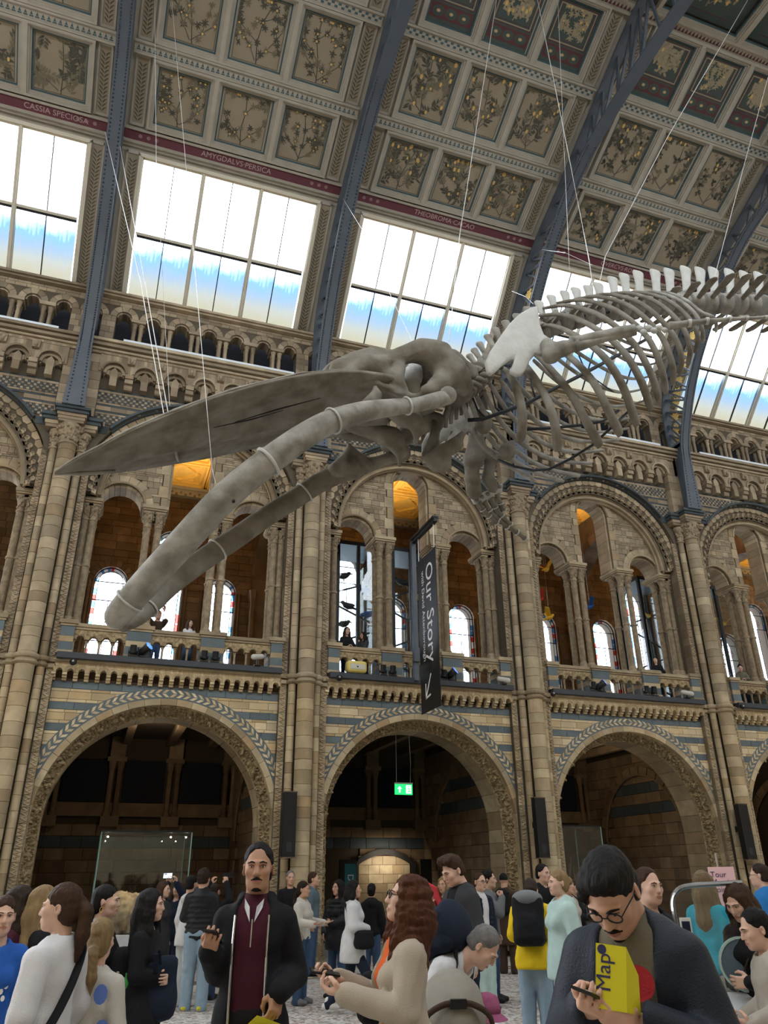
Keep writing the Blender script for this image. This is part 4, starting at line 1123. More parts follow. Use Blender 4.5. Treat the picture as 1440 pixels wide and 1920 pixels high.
for p, q in zip(ys[:-1], ys[1:]):
    zp, zq = (10.2+math.sqrt(max(0, hr*hr-(u-yc)**2)) if abs(u-yc) < hr else 6.0 for u in (p, q))
    cross.add([(-.3, p, zp), (-.3, q, zq), (-.3, q, 13.8), (-.3, p, 13.8), (.3, p, zp), (.3, q, zq), (.3, q, 13.8), (.3, p, 13.8)], [(0, 1, 2, 3), (7, 6, 5, 4), (0, 4, 5, 1), (3, 2, 6, 7), (0, 3, 7, 4), (1, 5, 6, 2)])
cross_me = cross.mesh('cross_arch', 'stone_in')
crv = MB()
for s in (-1, 1):
    for i in range(17):
        a0, a1 = PI*i/17+.008, PI*(i+1)/17-.008; m = MB().ring(hr, hr+.3, 0, .03, a0, a1, 2); crv.add([(s*.3+s*.0+ (y if s > 0 else -y), yc+x, 10.2+z_) for x, y, z_ in m.v], m.f)
    for z0 in np.arange(10.4, 13.4, .26):
        for y0, y1 in ((1.3, 2.0), (2.05, 2.8), (5.4, 6.1), (6.15, 6.8)):
            ym = (y0+y1)/2
            if z0 > 10.2+math.sqrt(max(0, (hr+.3)**2-(ym-yc)**2)): crv.box(min(s*.3, s*.325), max(s*.3, s*.325), y0, y1, z0, z0+.25)
crv_me = crv.mesh('arch_stones', 'stone_in')
shf = MB()
for yy in (1.5, 6.3, 6.55):
    for s in (-1, 1): shf.lathe([(.11, 6.0), (.11, 6.15), (.07, 6.25), (.07, 9.7), (.1, 9.85), (.14, 10.1)], 8, c=(s*.32, yy, 0))
shf_me = shf.mesh('wall_shafts', 'stone_in')
for b in range(0, 6):
    x0 = (b-1)*W; put('ceiling_slab', g1_me, gc, (x0, 0, 0)); put('gilded_ribs', g2_me, gc, (x0, 0, 0)); put('cornice', frz_me, gc, (x0, 0, 0))
    put('cross_arch', cross_me, gal, (x0, 0, 0)); put('arch_stones', crv_me, gal, (x0, 0, 0)); put('wall_shafts', shf_me, gal, (x0, 0, 0))
    if b >= 1: lamp('gallery_uplight', 'SPOT', (x0+3, 3.6, 11.6), 150, (1, .66, .26), .2, to=(x0+3, 3.7, 14), angle=2.3)
# ---- ground floor alcoves ------------------------------------------------------------------------------------
YG = 6.6
alc = MB(); alc.box(-24, 36, .5, YG+.6, 5.36, 5.6); mk('ceiling_alcove', alc, 'mortar_in')['kind'] = 'structure'
def alcove_back():
    st = []; r2 = random.Random(31)
    bodies = MB(); bodies.box(0, W, YG+.05, YG+.4, 0, 5.4)
    z = .05
    while z < 3.0:
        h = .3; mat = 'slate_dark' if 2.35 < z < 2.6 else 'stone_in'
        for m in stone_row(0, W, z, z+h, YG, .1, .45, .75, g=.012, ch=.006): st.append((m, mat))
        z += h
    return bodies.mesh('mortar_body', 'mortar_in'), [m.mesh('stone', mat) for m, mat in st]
ab_body, ab_st = alcove_back()
nic = MB()
for x in (.6, 2.2, 3.8, 5.4):                 # twin half columns of the blind arcade
    nic.box(x-.24, x+.24, YG-.25, YG, 2.98, 3.25)
    for s in (-.11, .11): nic.lathe([(.1, 3.25), (.1, 3.32), (.07, 3.36), (.07, 4.45), (.09, 4.5), (.12, 4.68)], 8, c=(x+s, YG-.12, 0))
    nic.box(x-.26, x+.26, YG-.26, YG, 4.68, 4.8); nic.box(x-.2, x+.2, YG-.2, YG, 4.8, 5.36)
nic.box(0, W, YG-.06, YG, 3.25, 3.6); 
nic_me = nic.mesh('blind_arcade', 'stone_in')
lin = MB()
for xa, xb in ((.84, 1.96), (2.44, 3.56), (4.04, 5.16)): lin.box(xa, xb, YG-.03, YG+.0, 3.62, 4.75)  # flat near-black panels, niche shade painted onto the wall
lin_me = lin.mesh('niche_shade', 'dark_void')
def side_wall(b):                              # wall between alcoves with a wide blind arch and two dark bands
    m = MB(); out = []; r2 = random.Random(40+b); ca, R = 3.7, 2.2
    body = MB(); body.box(-.36, .36, 1.5, YG, 0, 5.4); rows = []
    z = .04
    while z < 5.1:
        h = .3; mat = 'slate_dark' if (3.3 < z < 3.5 or 3.85 < z < 4.1) else 'stone_in'
        y = 1.55+(r2.random()*.3)
        y = 1.55
        while y < YG-.02:
            e = min(y+r2.uniform(.45, .8), YG)
            if YG-e < .2: e = YG
            ym, zm = (y+e)/2, z+h/2
            rec = abs(ym-ca) < 1.9 and zm < 2.6+math.sqrt(max(0, 1.9**2-(ym-ca)**2))
            d = 0.0 if rec else .05
            q = MB(); q.box(-.41-d, -.3, y+.006, e-.006, z+.006, z+h-.006); rows.append((q, mat if rec else 'stone_in')); y = e
        z += h
    for q, mat in rows: out.append(q.mesh('stone', mat))
    ar = MB()
    for i in range(15):
        a0, a1 = PI*i/15+.01, PI*(i+1)/15-.01; k = MB().ring(1.9, 2.12, 0, .12, a0, a1, 2); ar.add([(-.40-y, ca+x, 2.6+z_) for x, y, z_ in k.v], k.f)
    ar.tube([(-.5, ca+1.88*math.cos(a), 2.6+1.88*math.sin(a)) for a in np.linspace(0, PI, 30)], .04, 5)
    return body.mesh('mortar_body', 'mortar_in'), out, ar.mesh('blind_arch', 'stone_in')
sw_body, sw_st, sw_ar = side_wall(0)
for b in range(0, 6):
    x0 = (b-1)*W
    put('mortar_body', ab_body, gal, (x0, 0, 0)); put('blind_arcade', nic_me, gal, (x0, 0, 0)); put('niche_shade', lin_me, gal, (x0, 0, 0)); put('mortar_body', sw_body, gal, (x0, 0, 0))
    if b in (1, 2):
        for me in ab_st:
            if b == 2 and me.vertices[0].co.z < 2.4 and 1.0 < me.vertices[0].co.x < 3.2: continue
            put('stone', me, gal, (x0, 0, 0))
    if b in (2, 3, 4):
        for me in sw_st: put('stone', me, gal, (x0, 0, 0))
    put('blind_arch', sw_ar, gal, (x0, 0, 0))
beam = MB()
for k in range(4): beam.box(1.2+k*1.2-.1, 1.2+k*1.2+.1, 1.5, YG, 5.15, 5.37)
bm_me = beam.mesh('ceiling_beams', 'stone_in')
for b in range(0, 5): put('ceiling_beams', bm_me, gal, ((b-1)*W, 0, 0))
for b in (1, 3, 4): lamp('alcove_fill', 'POINT', ((b-1)*W+3, 3.2, 4.9), 11, (1, .8, .55), .15)  # fill lights added to lift the dim alcoves, no fixture there
# ------------------------------------------------------------------ smooth solids: distance fields turned into one continuous surface
def rotm(rx=0, ry=0, rz=0):
    return np.array(Matrix.Rotation(rz, 3, 'Z') @ Matrix.Rotation(ry, 3, 'Y') @ Matrix.Rotation(rx, 3, 'X'))
class SDF:
    def __init__(s, lo, hi, h, fine=()):
        s.ax = []
        for k in range(3):
            pts = [lo[k]]; zones = [(a, b, hf) for (kk, a, b, hf) in fine if kk == k]
            while pts[-1] < hi[k]:
                p = pts[-1]; st = h
                for a, b, hf in zones:
                    if a-1e-6 <= p < b: st = min(st, hf)
                    elif p < a < p+st: st = max(a-p, hf*.5)
                pts.append(p+st)
            s.ax.append(np.array(pts))
        s.f = np.full([len(a) for a in s.ax], 9.0, np.float32)
    def _sub(s, lo, hi, mg):
        sl = []; cs = []
        for k in range(3):
            i = max(0, np.searchsorted(s.ax[k], lo[k]-mg)-1); j = min(len(s.ax[k]), np.searchsorted(s.ax[k], hi[k]+mg)+1); sl.append(slice(i, j)); cs.append(s.ax[k][i:j])
        if any(len(c) == 0 for c in cs): return None, None
        return tuple(sl), np.meshgrid(*cs, indexing='ij', sparse=True)
    def _op(s, sl, d, op, k):
        g = s.f[sl]
        if op == 'u':
            if k > 0: h = np.clip(k-np.abs(g-d), 0, None)/k; r = np.minimum(g, d)-h*h*k*.25
            else: r = np.minimum(g, d)
        else:
            d = -d
            if k > 0: h = np.clip(k-np.abs(g-d), 0, None)/k; r = np.maximum(g, d)+h*h*k*.25
            else: r = np.maximum(g, d)
        s.f[sl] = r
        return s
    def cap(s, a, b, ra, rb=None, k=.03, op='u'):
        rb = ra if rb is None else rb; a = np.array(a, float); b = np.array(b, float); R = max(ra, rb)
        sl, X = s._sub(np.minimum(a, b)-R, np.maximum(a, b)+R, k+.05)
        if sl is None: return s
        ba = b-a; L2 = max(ba@ba, 1e-9); px, py, pz = X[0]-a[0], X[1]-a[1], X[2]-a[2]
        t = np.clip((px*ba[0]+py*ba[1]+pz*ba[2])/L2, 0, 1)
        d = np.sqrt((px-ba[0]*t)**2+(py-ba[1]*t)**2+(pz-ba[2]*t)**2)-(ra+(rb-ra)*t)
        return s._op(sl, d, op, k)
    def chain(s, pts, rad, k=.03, op='u'):
        for i in range(len(pts)-1): s.cap(pts[i], pts[i+1], rad[i], rad[i+1], k, op)
        return s
    def ell(s, c, r, rot=None, k=.03, op='u'):
        c = np.array(c, float); r = np.array(r, float); ext = np.full(3, r.max()) if rot is not None else r
        sl, X = s._sub(c-ext, c+ext, k+.05)
        if sl is None: return s
        p = [X[i]-c[i] for i in range(3)]
        if rot is not None: R = np.array(rot); p = [R[0, i]*p[0]+R[1, i]*p[1]+R[2, i]*p[2] for i in range(3)]
        q0 = np.sqrt((p[0]/r[0])**2+(p[1]/r[1])**2+(p[2]/r[2])**2); q1 = np.sqrt((p[0]/r[0]**2)**2+(p[1]/r[1]**2)**2+(p[2]/r[2]**2)**2)
        d = q0*(q0-1)/np.maximum(q1, 1e-6)
        return s._op(sl, d, op, k)
    def box(s, c, h, rot=None, rd=.01, k=.02, op='u'):
        c = np.array(c, float); h = np.array(h, float); ext = np.full(3, np.linalg.norm(h)) if rot is not None else h
        sl, X = s._sub(c-ext, c+ext, k+.05)
        if sl is None: return s
        p = [X[i]-c[i] for i in range(3)]
        if rot is not None: R = np.array(rot); p = [R[0, i]*p[0]+R[1, i]*p[1]+R[2, i]*p[2] for i in range(3)]
        q = [np.abs(p[i])-(h[i]-rd) for i in range(3)]
        d = np.sqrt(np.maximum(q[0], 0)**2+np.maximum(q[1], 0)**2+np.maximum(q[2], 0)**2)+np.minimum(np.maximum(np.maximum(q[0], q[1]), q[2]), 0)-rd
        return s._op(sl, d, op, k)
    def below(s, axis, v, keep_less=True):     # cut by an axis plane
        sh = [1, 1, 1]; sh[axis] = -1; d = (s.ax[axis]-v).reshape(sh); s.f = np.maximum(s.f, d if keep_less else -d).astype(np.float32); return s
    def wrinkle(s, amp, freq, seed=0, dirn=None):
        r = np.random.RandomState(seed); X = np.meshgrid(*s.ax, indexing='ij', sparse=True); w = 0
        for i in range(5):
            d = r.randn(3)*freq*(1+.5*i); w = w+np.sin(X[0]*d[0]+X[1]*d[1]+X[2]*d[2]+r.rand()*6.28+1.5*np.sin(X[2]*freq*.4*r.rand()+r.rand()*6))
        m = np.abs(s.f) < .08; s.f = np.where(m, s.f+amp*w/5, s.f).astype(np.float32); return s
    def mb(s, mi=0):
        f = s.f; X, Y, Z = s.ax; n = f.shape; ins = f < 0
        ins[0] = ins[-1] = False; ins[:, 0] = ins[:, -1] = False; ins[:, :, 0] = ins[:, :, -1] = False
        c = ins[:-1, :-1, :-1].astype(np.int8)
        for a, b, e in ((1, 0, 0), (0, 1, 0), (0, 0, 1), (1, 1, 0), (1, 0, 1), (0, 1, 1), (1, 1, 1)): c = c+ins[a:n[0]-1+a, b:n[1]-1+b, e:n[2]-1+e]
        I, J, K = np.nonzero((c > 0) & (c < 8)); idx = np.full((n[0]-1, n[1]-1, n[2]-1), -1, np.int64); idx[I, J, K] = np.arange(len(I))
        acc = np.zeros((len(I), 3)); cnt = np.zeros(len(I))
        co = [(a, b, e) for a in (0, 1) for b in (0, 1) for e in (0, 1)]
        for p in co:
            for ax_ in range(3):
                if p[ax_]: continue
                q = list(p); q[ax_] = 1
                s0 = ins[I+p[0], J+p[1], K+p[2]]; s1 = ins[I+q[0], J+q[1], K+q[2]]; m = s0 != s1
                if not m.any(): continue
                f0 = f[I+p[0], J+p[1], K+p[2]][m]; f1 = f[I+q[0], J+q[1], K+q[2]][m]; t = np.clip(f0/(f0-f1+1e-12*(f0 == f1)), .02, .98)
                P0 = np.stack([X[I[m]+p[0]], Y[J[m]+p[1]], Z[K[m]+p[2]]], 1); P1 = np.stack([X[I[m]+q[0]], Y[J[m]+q[1]], Z[K[m]+q[2]]], 1)
                acc[m] += P0+(P1-P0)*t[:, None]; cnt[m] += 1
        V = acc/np.maximum(cnt, 1)[:, None]; F = []
        for ax_ in range(3):
            a = [slice(None)]*3; b = [slice(None)]*3; a[ax_] = slice(0, -1); b[ax_] = slice(1, None); d = ins[tuple(a)] != ins[tuple(b)]
            i, j, k = np.nonzero(d); o = [x for x in range(3) if x != ax_]; g = [i, j, k]
            ok = (g[o[0]] > 0) & (g[o[1]] > 0) & (g[o[0]] < n[o[0]]-1) & (g[o[1]] < n[o[1]]-1); i, j, k = i[ok], j[ok], k[ok]; g = [i, j, k]
            fl = ins[i, j, k]
            def cell(d0, d1): h = [x.copy() for x in g]; h[o[0]] = h[o[0]]+d0; h[o[1]] = h[o[1]]+d1; return idx[h[0], h[1], h[2]]
            q = np.stack([cell(-1, -1), cell(0, -1), cell(0, 0), cell(-1, 0)], 1)
            flip = fl if ax_ != 1 else ~fl
            q = np.where(flip[:, None], q, q[:, ::-1]); F.append(q)
        F = np.concatenate(F); F = F[(F >= 0).all(1)]
        r = MB(); r.v = V; r.f = F; r.m = np.full(len(F), mi, np.int32); return r
    def mesh(s, name, mat, smooth=True):
        r = s.mb(); me = bpy.data.meshes.new(name); nv, nf = len(r.v), len(r.f)
        me.vertices.add(nv); me.vertices.foreach_set('co', r.v.astype(np.float32).ravel()); me.loops.add(nf*4); me.loops.foreach_set('vertex_index', r.f.astype(np.int32).ravel())
        me.polygons.add(nf); me.polygons.foreach_set('loop_start', np.arange(0, nf*4, 4, dtype=np.int32)); me.polygons.foreach_set('loop_total', np.full(nf, 4, np.int32))
        for q in (mat if isinstance(mat, (list, tuple)) else [mat]): me.materials.append(M(q))
        me.polygons.foreach_set('use_smooth', np.full(nf, smooth)); me.update(calc_edges=True); return me
# ------------------------------------------------------------------ the whale skeleton, hung along the centre line of the hall
Y0 = YM
wh = thing('whale_skeleton', 'giant grey whale skeleton diving with open jaws, hung from the ceiling', 'skeleton', tuple(onY(960, 640, Y0)))
WO = np.array(wh.location)
def wpart(name, mb, mat, smooth=True, parent=None, **kw):
    mb.v = [tuple(np.array(p)-WO) for p in mb.v]; o = mk(name, mb, mat, wh if parent is None else parent, smooth=smooth, fix=True, **kw); return o
def P(x, y, dY=0.0): return onY(x, y, Y0+dY)
def mirror(p): return np.array([p[0], 2*Y0-p[1], p[2]])
# ---- skull: rostrum lofted from its two edges and keel
near = [(103, 884), (140, 861), (185, 838), (240, 808), (330, 769), (440, 730), (560, 701), (650, 692), (705, 696), (752, 704)]
hw = [.02, .18, .32, .48, .66, .81, .86, .85, .80, .66]
st = []
for (x, y), w in zip(near, hw):
    a = P(x, y, -w); st.append((a[0], a[2], w))
nst = 40
S3 = np.array(spline(st, nst))
ros = MB(); vs = []; prof = 11
for i, (x, z, w) in enumerate(S3):
    u = i/(nst-1); kd = .02+.26*u*min(1, u*2.2); th = .02+.05*u; cr = .02+.16*u*u
    ring_ = []
    for s_ in (-1, -.72, -.4, -.12, 0, .12, .4, .72, 1):      # underside from near edge to far edge
        dep = -(th if abs(s_) == 1 else 0); k_ = (1-abs(s_))**.8
        zz = z-th-kd*max(0, k_)*(.75 if abs(s_) > .2 else 1.0)+(.06*u*math.exp(-((abs(s_)-.45)/.16)**2))
        ring_.append((x+.18*kd*k_, Y0+s_*w, zz))
    for s_ in (1, .75, .35, .1, 0, -.1, -.35, -.75, -1):      # top
        zz = z+cr*(1-s_*s_)+(-.05*u if abs(s_) <= .1 else 0)+(.0 if abs(s_) < 1 else -th*.2); ring_.append((x-.1*cr, Y0+s_*w, zz))
    vs += ring_
n_ = 18
fs = [(i*n_+k, i*n_+(k+1) % n_, (i+1)*n_+(k+1) % n_, (i+1)*n_+k) for i in range(nst-1) for k in range(n_)]+[tuple(range(n_)), tuple(range((nst-1)*n_, nst*n_))]
skull = wpart('skull', ros.add(vs, fs), 'bone_dark')
skull['label'] = 'long tapering upper jaw and cranium'
# split tip of the snout and dark seams along the palate
tipm = MB()
tipm.tube([P(103, 889, .03), P(150, 888, .12), P(215, 884, .30)], [.012, .03, .02], 8)
tipm.tube([P(103, 884, -.02), P(140, 860, -.18), P(185, 837, -.32), P(240, 807, -.48), P(330, 768, -.66), P(440, 729, -.81), P(560, 700, -.86), P(640, 692, -.85)], [.008, .014, .016, .016, .018, .016, .012, .004], 6)
wpart('jaw_rim', tipm, 'bone', parent=skull)
gro = MB()
for pts in (([(440, 790), (520, 766), (600, 745)]), ([(400, 800), (470, 785), (530, 768)]), ([(470, 742), (560, 726), (650, 716)])):
    gro.tube([P(x, y, -.45) + np.array([0, -.03, -.03]) for x, y in pts], [.004, .011, .004], 5)
wpart('palate_seam', gro, 'blackmetal', parent=skull)
stp = MB(); stp.tube(spline([P(326, 790, -.5), P(325, 812, -.25), P(328, 838, -.03), P(332, 858, .3), P(335, 864, .5)], 14), .016, 6); stp.tube([P(270, 832, -.05), P(328, 828, -.06), P(352, 824, -.06)], .012, 6); wpart('palate_brace', stp, 'bone', parent=skull)
# cranium as one smooth solid
lo = P(640, 800, 0)-np.array([.3, 1.0, .8]); hi = P(900, 660, 0)+np.array([.4, 1.0, .9])
cr = SDF((lo[0], Y0-1.15, lo[2]), (hi[0], Y0+1.15, hi[2]), .033)
for s_ in (-1, 1):
    pt = (lambda x, y, d: P(x, y, -d)) if s_ < 0 else (lambda x, y, d: mirror(P(x, y, -d)))
    cr.chain([pt(755, 668, .62), pt(790, 657, .66), pt(820, 668, .66), pt(845, 700, .62), pt(868, 722, .5)], [.12, .155, .19, .22, .15], .10)       # arch over the eye socket to the squamosal
    cr.chain([pt(800, 735, .75), pt(822, 725, .72), pt(840, 705, .64)], [.1, .13, .15], .1)
    cr.chain([pt(738, 672, .6), pt(700, 668, .5), pt(640, 690, .45), pt(600, 705, .35)], [.10, .10, .10, .06], .1)    # frontal and nasal ridge
    cr.chain([pt(748, 690, .62), pt(742, 715, .6), pt(752, 738, .55)], [.09, .10, .08], .08)
    cr.chain([pt(752, 742, .55), pt(790, 745, .62), pt(815, 735, .7)], [.05, .06, .1], .06)
    cr.chain([pt(690, 700, .45), pt(715, 722, .45), pt(745, 735, .5)], [.12, .13, .1], .12)
    cr.chain([pt(660, 720, .4), pt(700, 745, .35), pt(760, 780, .3), pt(790, 800, .35)], [.1, .12, .13, .09], .12)          # palatine and pterygoid under the braincase
    cr.chain([pt(775, 785, .3), pt(781, 810, .3), pt(779, 835, .3)], [.09, .06, .03], .06)
    cr.chain([pt(606, 700, .5), pt(660, 712, .62), pt(705, 722, .66), pt(748, 738, .62)], [.05, .06, .07, .05], .06)
cr.ell(P(815, 705, 0), (.5, .55, .33), k=.15); cr.ell(P(860, 722, 0), (.26, .42, .26), k=.15); cr.ell(P(770, 745, 0), (.45, .3, .25), k=.12)
cr.ell(P(690, 715, 0), (.5, .5, .2), k=.15); cr.ell(P(665, 712, 0), (.5, .55, .12), k=.15)
for s_ in (-1, 1):
    a_ = P(690, 690, -.55); a_ = a_ if s_ < 0 else mirror(a_); cr.ell(a_, (.35, .18, .13), rotm(0, -.5, 0), k=.12)
cr.wrinkle(.02, 7, 3); me = cr.mesh('cranium', 'bone_dark'); me.transform(Matrix.Translation(Vector(-WO))); o = put('cranium', me, skull); o['label'] = 'massive rounded braincase with open eye socket'
eb = MB(); eb.ell(P(770, 720, -.25), (.14, .12, .30), 12, 8); eb.ell(P(778, 700, -.28), (.12, .1, .22), 10, 7); wpart('inner_socket', eb, 'bone_pale', parent=skull)
# ---- lower jaws
def mand(px, dy, rad, mat, lab, rings, cor=None):
    c3 = spline([P(x, y, d) for (x, y), d in zip(px, dy)], 46); r3 = [tuple(q) for q in spline([(r, r*f) for r, f in rad], 46)]
    m = MB(); m.tube(c3, r3, 18, up=(0, 1, 0))
    if cor: m.add(*cor)
    o = wpart('mandible', m, mat); o['label'] = lab
    for (t, e) in rings:
        i = int(t*45); b = c3[i]; d = c3[min(i+1, 45)]-c3[i-1]; d = d/np.linalg.norm(d); a = np.cross((0, 1, 0), d); a /= np.linalg.norm(a); bb = np.cross(d, a); r = r3[i]
        rg = MB(); rg.tube([b+a*(r[0]+.012)*math.cos(q)+bb*(r[1]+.012)*math.sin(q) for q in np.linspace(0, 2*PI, 25)], e, 6); wpart('strap_ring', rg, 'bone_pale', parent=o)
    return o, c3, r3
npx = [(838, 745), (815, 751), (780, 759), (735, 764), (685, 771), (627, 788), (585, 809), (520, 853), (427, 927), (338, 1022), (251, 1118), (217, 1158), (207, 1168)]
ndy = [-.78, -.84, -.93, -1.0, -1.08, -1.14, -1.16, -1.12, -.95, -.68, -.36, -.2, -.14]
nr = [(.10, 1), (.105, .9), (.095, .85), (.11, .9), (.125, 1), (.138, 1), (.146, 1), (.156, 1), (.16, 1), (.16, 1), (.152, 1), (.13, 1), (.07, 1)]
mo1, c1, r1 = mand(npx, ndy, nr, 'bone', 'curved near lower jaw bone', ((.20, .014), (.43, .014), (.62, .02), (.86, .012)))
md = MB(); md.ell(P(838, 742, -.78), (.13, .14, .12), 12, 8); md.ell(P(820, 752, -.8), (.13, .1, .08), 10, 6); wpart('condyle', md, 'bone', parent=mo1)
hl = MB(); hl.ell(P(438, 940, -1.10), (.02, .03, .02), 8, 5); wpart('nerve_hole', hl, 'blackmetal', parent=mo1)
fpx = [(757, 851), (735, 858), (705, 868), (660, 878), (603, 903), (553, 935), (500, 968), (440, 1010), (384, 1047), (320, 1095), (265, 1150), (230, 1176)]
fdy = [.78, .83, .9, 1.0, 1.1, 1.12, 1.1, 1.0, .9, .7, .4, .18]
fr_ = [(.10, 1), (.10, 1), (.10, .9), (.15, .6), (.15, .6), (.145, .6), (.145, .6), (.147, .62), (.147, .65), (.14, .7), (.115, .8), (.06, 1)]
mo2, c2, r2_ = mand(fpx, fdy, fr_, 'bone_dark', 'far lower jaw bone with hooked coronoid process', ((.43, .014), (.70, .014), (.9, .012)))
_q = np.array([P(x, y, 1.0) for x, y in ((720, 905), (620, 905), (655, 830), (700, 830))]); cp_ = SDF(tuple(_q.min(0)-.3), tuple(_q.max(0)+.3), .03)
cp_.chain([P(655, 836, .96), P(657, 850, .98), P(655, 878, 1.0)], [.045, .09, .19], .05).chain([P(655, 850, .98), P(630, 885, 1.05)], [.07, .14], .05).chain([P(662, 850, .98), P(690, 872, .93)], [.07, .11], .05)
me = cp_.mesh('coronoid', 'bone_dark'); me.transform(Matrix.Translation(Vector(-WO))); put('coronoid', me, mo2)
md = MB(); md.ell(P(755, 850, .78), (.13, .12, .12), 10, 7); wpart('condyle', md, 'bone_dark', parent=mo2)
# near coronoid peeping over the near jaw, and hyoid and throat bones
kx = MB(); kx.tube([P(690, 770, -.98), P(706, 738, -.92), P(703, 726, -.9)], [.14, .07, .03], 8); wpart('coronoid', kx, 'bone_dark', parent=mo1)
hy = SDF(tuple(P(770, 880, .3)-.6), tuple(P(880, 800, .3)+.9), .028)
hy.chain([P(802, 858, .2), P(830, 848, .22), P(852, 835, .2), P(866, 815, .15)], [.05, .11, .10, .05], .05); hy.chain([P(795, 852, .35), P(812, 830, .38), P(818, 800, .4), P(812, 788, .4)], [.04, .08, .07, .03], .05); hy.ell(P(822, 866, .25), (.2, .12, .16), k=.08)
me = hy.mesh('hyoid', 'bone_dark'); me.transform(Matrix.Translation(Vector(-WO))); put('hyoid', me, wh)
# ---- spine
ctr = [(845, 742), (868, 728), (890, 712), (915, 690), (945, 665), (985, 640), (1030, 615), (1080, 598), (1130, 585), (1190, 576), (1250, 571), (1310, 569), (1370, 570), (1440, 573), (1520, 579), (1620, 588), (1740, 602), (1880, 622)]
cl3 = np.array(spline([P(x, y) for x, y in ctr], 240))
tips = [(865, 674), (879, 666), (888, 655), (898, 643), (913, 629), (928, 616), (947, 603), (968, 590), (988, 577), (1010, 566), (1033, 555), (1058, 547), (1079, 541), (1102, 537), (1121, 532), (1148, 521), (1170, 515), (1196, 510), (1228, 508), (1254, 506), (1285, 502), (1312, 504), (1337, 504), (1367, 507), (1395, 511), (1422, 513), (1452, 518), (1485, 524), (1520, 531), (1556, 540), (1594, 550), (1632, 560), (1672, 571), (1712, 583), (1754, 595), (1798, 607), (1844, 619)]
vb = []
for k, (x, y) in enumerate(tips):
    u = min(1, k/20); bx, by = x+14*(1-u)+3*u, y+16*(1-u)+45*u
    T = P(x, y); B = P(bx, by); tgt = cl3[np.argmin(np.linalg.norm(cl3-P(bx, by+28*u+25), axis=1))]
    i = int(np.argmin(np.linalg.norm(cl3-tgt, axis=1))); d = cl3[min(i+2, 239)]-cl3[max(i-2, 0)]; d /= np.linalg.norm(d)
    L_ = .05+.075*u; R_ = .13+.07*u
    m = MB(); m.tube([tgt-d*L_, tgt-d*L_*.9, tgt, tgt+d*L_*.9, tgt+d*L_], [R_*.9, R_, R_*.86, R_, R_*.9], 14, up=(0, 1, 0)); m.tube([tgt+np.array([0, 0, R_*.7]), (tgt+B)/2+np.array([0, 0, R_*.3]), B], [(.1, .07), (.07, .06), (.05, .05)], 8, up=(0, 1, 0))
    v = wpart('vertebra', m, 'bone_dark' if k < 9 else 'bone')
    up_ = T-B; up_ /= np.linalg.norm(up_); fw = np.cross((0, 1, 0), up_); fw /= np.linalg.norm(fw); hgt = np.linalg.norm(T-B); wd = .05+.055*u
    sp = MB(); path = [(B-up_*.12, .030, wd*.9), (B+up_*hgt*.25, .03, wd*.85), (B+up_*hgt*.6, .03, wd*.95), (B+up_*hgt*.9, .036, wd*1.2), (B+up_*hgt, .034, wd*1.12), (B+up_*(hgt+.02), .015, wd*.8)]
    vs = []; n = 10
    for p, a, b_ in path:
        for q in range(n): c_ = 2*PI*q/n; vs.append(p+np.array([0, 1, 0])*a*math.cos(c_)+fw*b_*math.sin(c_))
    sp.add(vs, [(i_*n+q, i_*n+(q+1) % n, (i_+1)*n+(q+1) % n, (i_+1)*n+q) for i_ in range(len(path)-1) for q in range(n)]+[tuple(range((len(path)-1)*n, len(path)*n))])
    wpart('spinous_process', sp, 'bone_pale' if k > 8 else 'bone', parent=v)
    for s_ in (-1, 1):
        Lp = .28 if k < 18 else .28+.42*min(1, (k-18)/4); tp = MB(); sd = np.array([0, s_, 0]); e0 = tgt+sd*R_*.6; bk = -d*.12*min(1, max(0, (k-16)/5))
        pa = [(e0, .05, .04), (e0+sd*Lp*.5+bk*.5, .085*(.6+.6*u), .026), (e0+sd*Lp*.9+bk, .10*(.6+.6*u), .022), (e0+sd*Lp+bk, .05, .012)]; vs = []
        for p, a, b_ in pa:
            for q in range(8): c_ = 2*PI*q/8; vs.append(p+d*a*math.cos(c_)+np.array([0, 0, 1])*b_*math.sin(c_))
        tp.add(vs, [(i_*8+q, i_*8+(q+1) % 8, (i_+1)*8+(q+1) % 8, (i_+1)*8+q) for i_ in range(3) for q in range(8)]+[tuple(range(24, 32))]); wpart('transverse_process', tp, 'bone_dark', parent=v)
    vb.append((tgt, d))
# neck vertebrae between skull and back
for k, (x, y) in enumerate([(852, 742), (862, 735), (872, 727), (882, 719), (891, 710), (900, 702)]):
    c = P(x, y); m = MB(); d = np.array([.62, 0, .62]); m.tube([c-d*.035, c+d*.035], [(.19, .24), (.19, .24)], 14, up=(0, 1, 0))
    for s_ in (-1, 1): m.tube([c+np.array([0, s_*.15, -.02]), c+np.array([.03, s_*.4, -.1]), c+np.array([.08, s_*.52, -.22])], [.05, .045, .03], 6)
    wpart('vertebra', m, 'bone_dark')
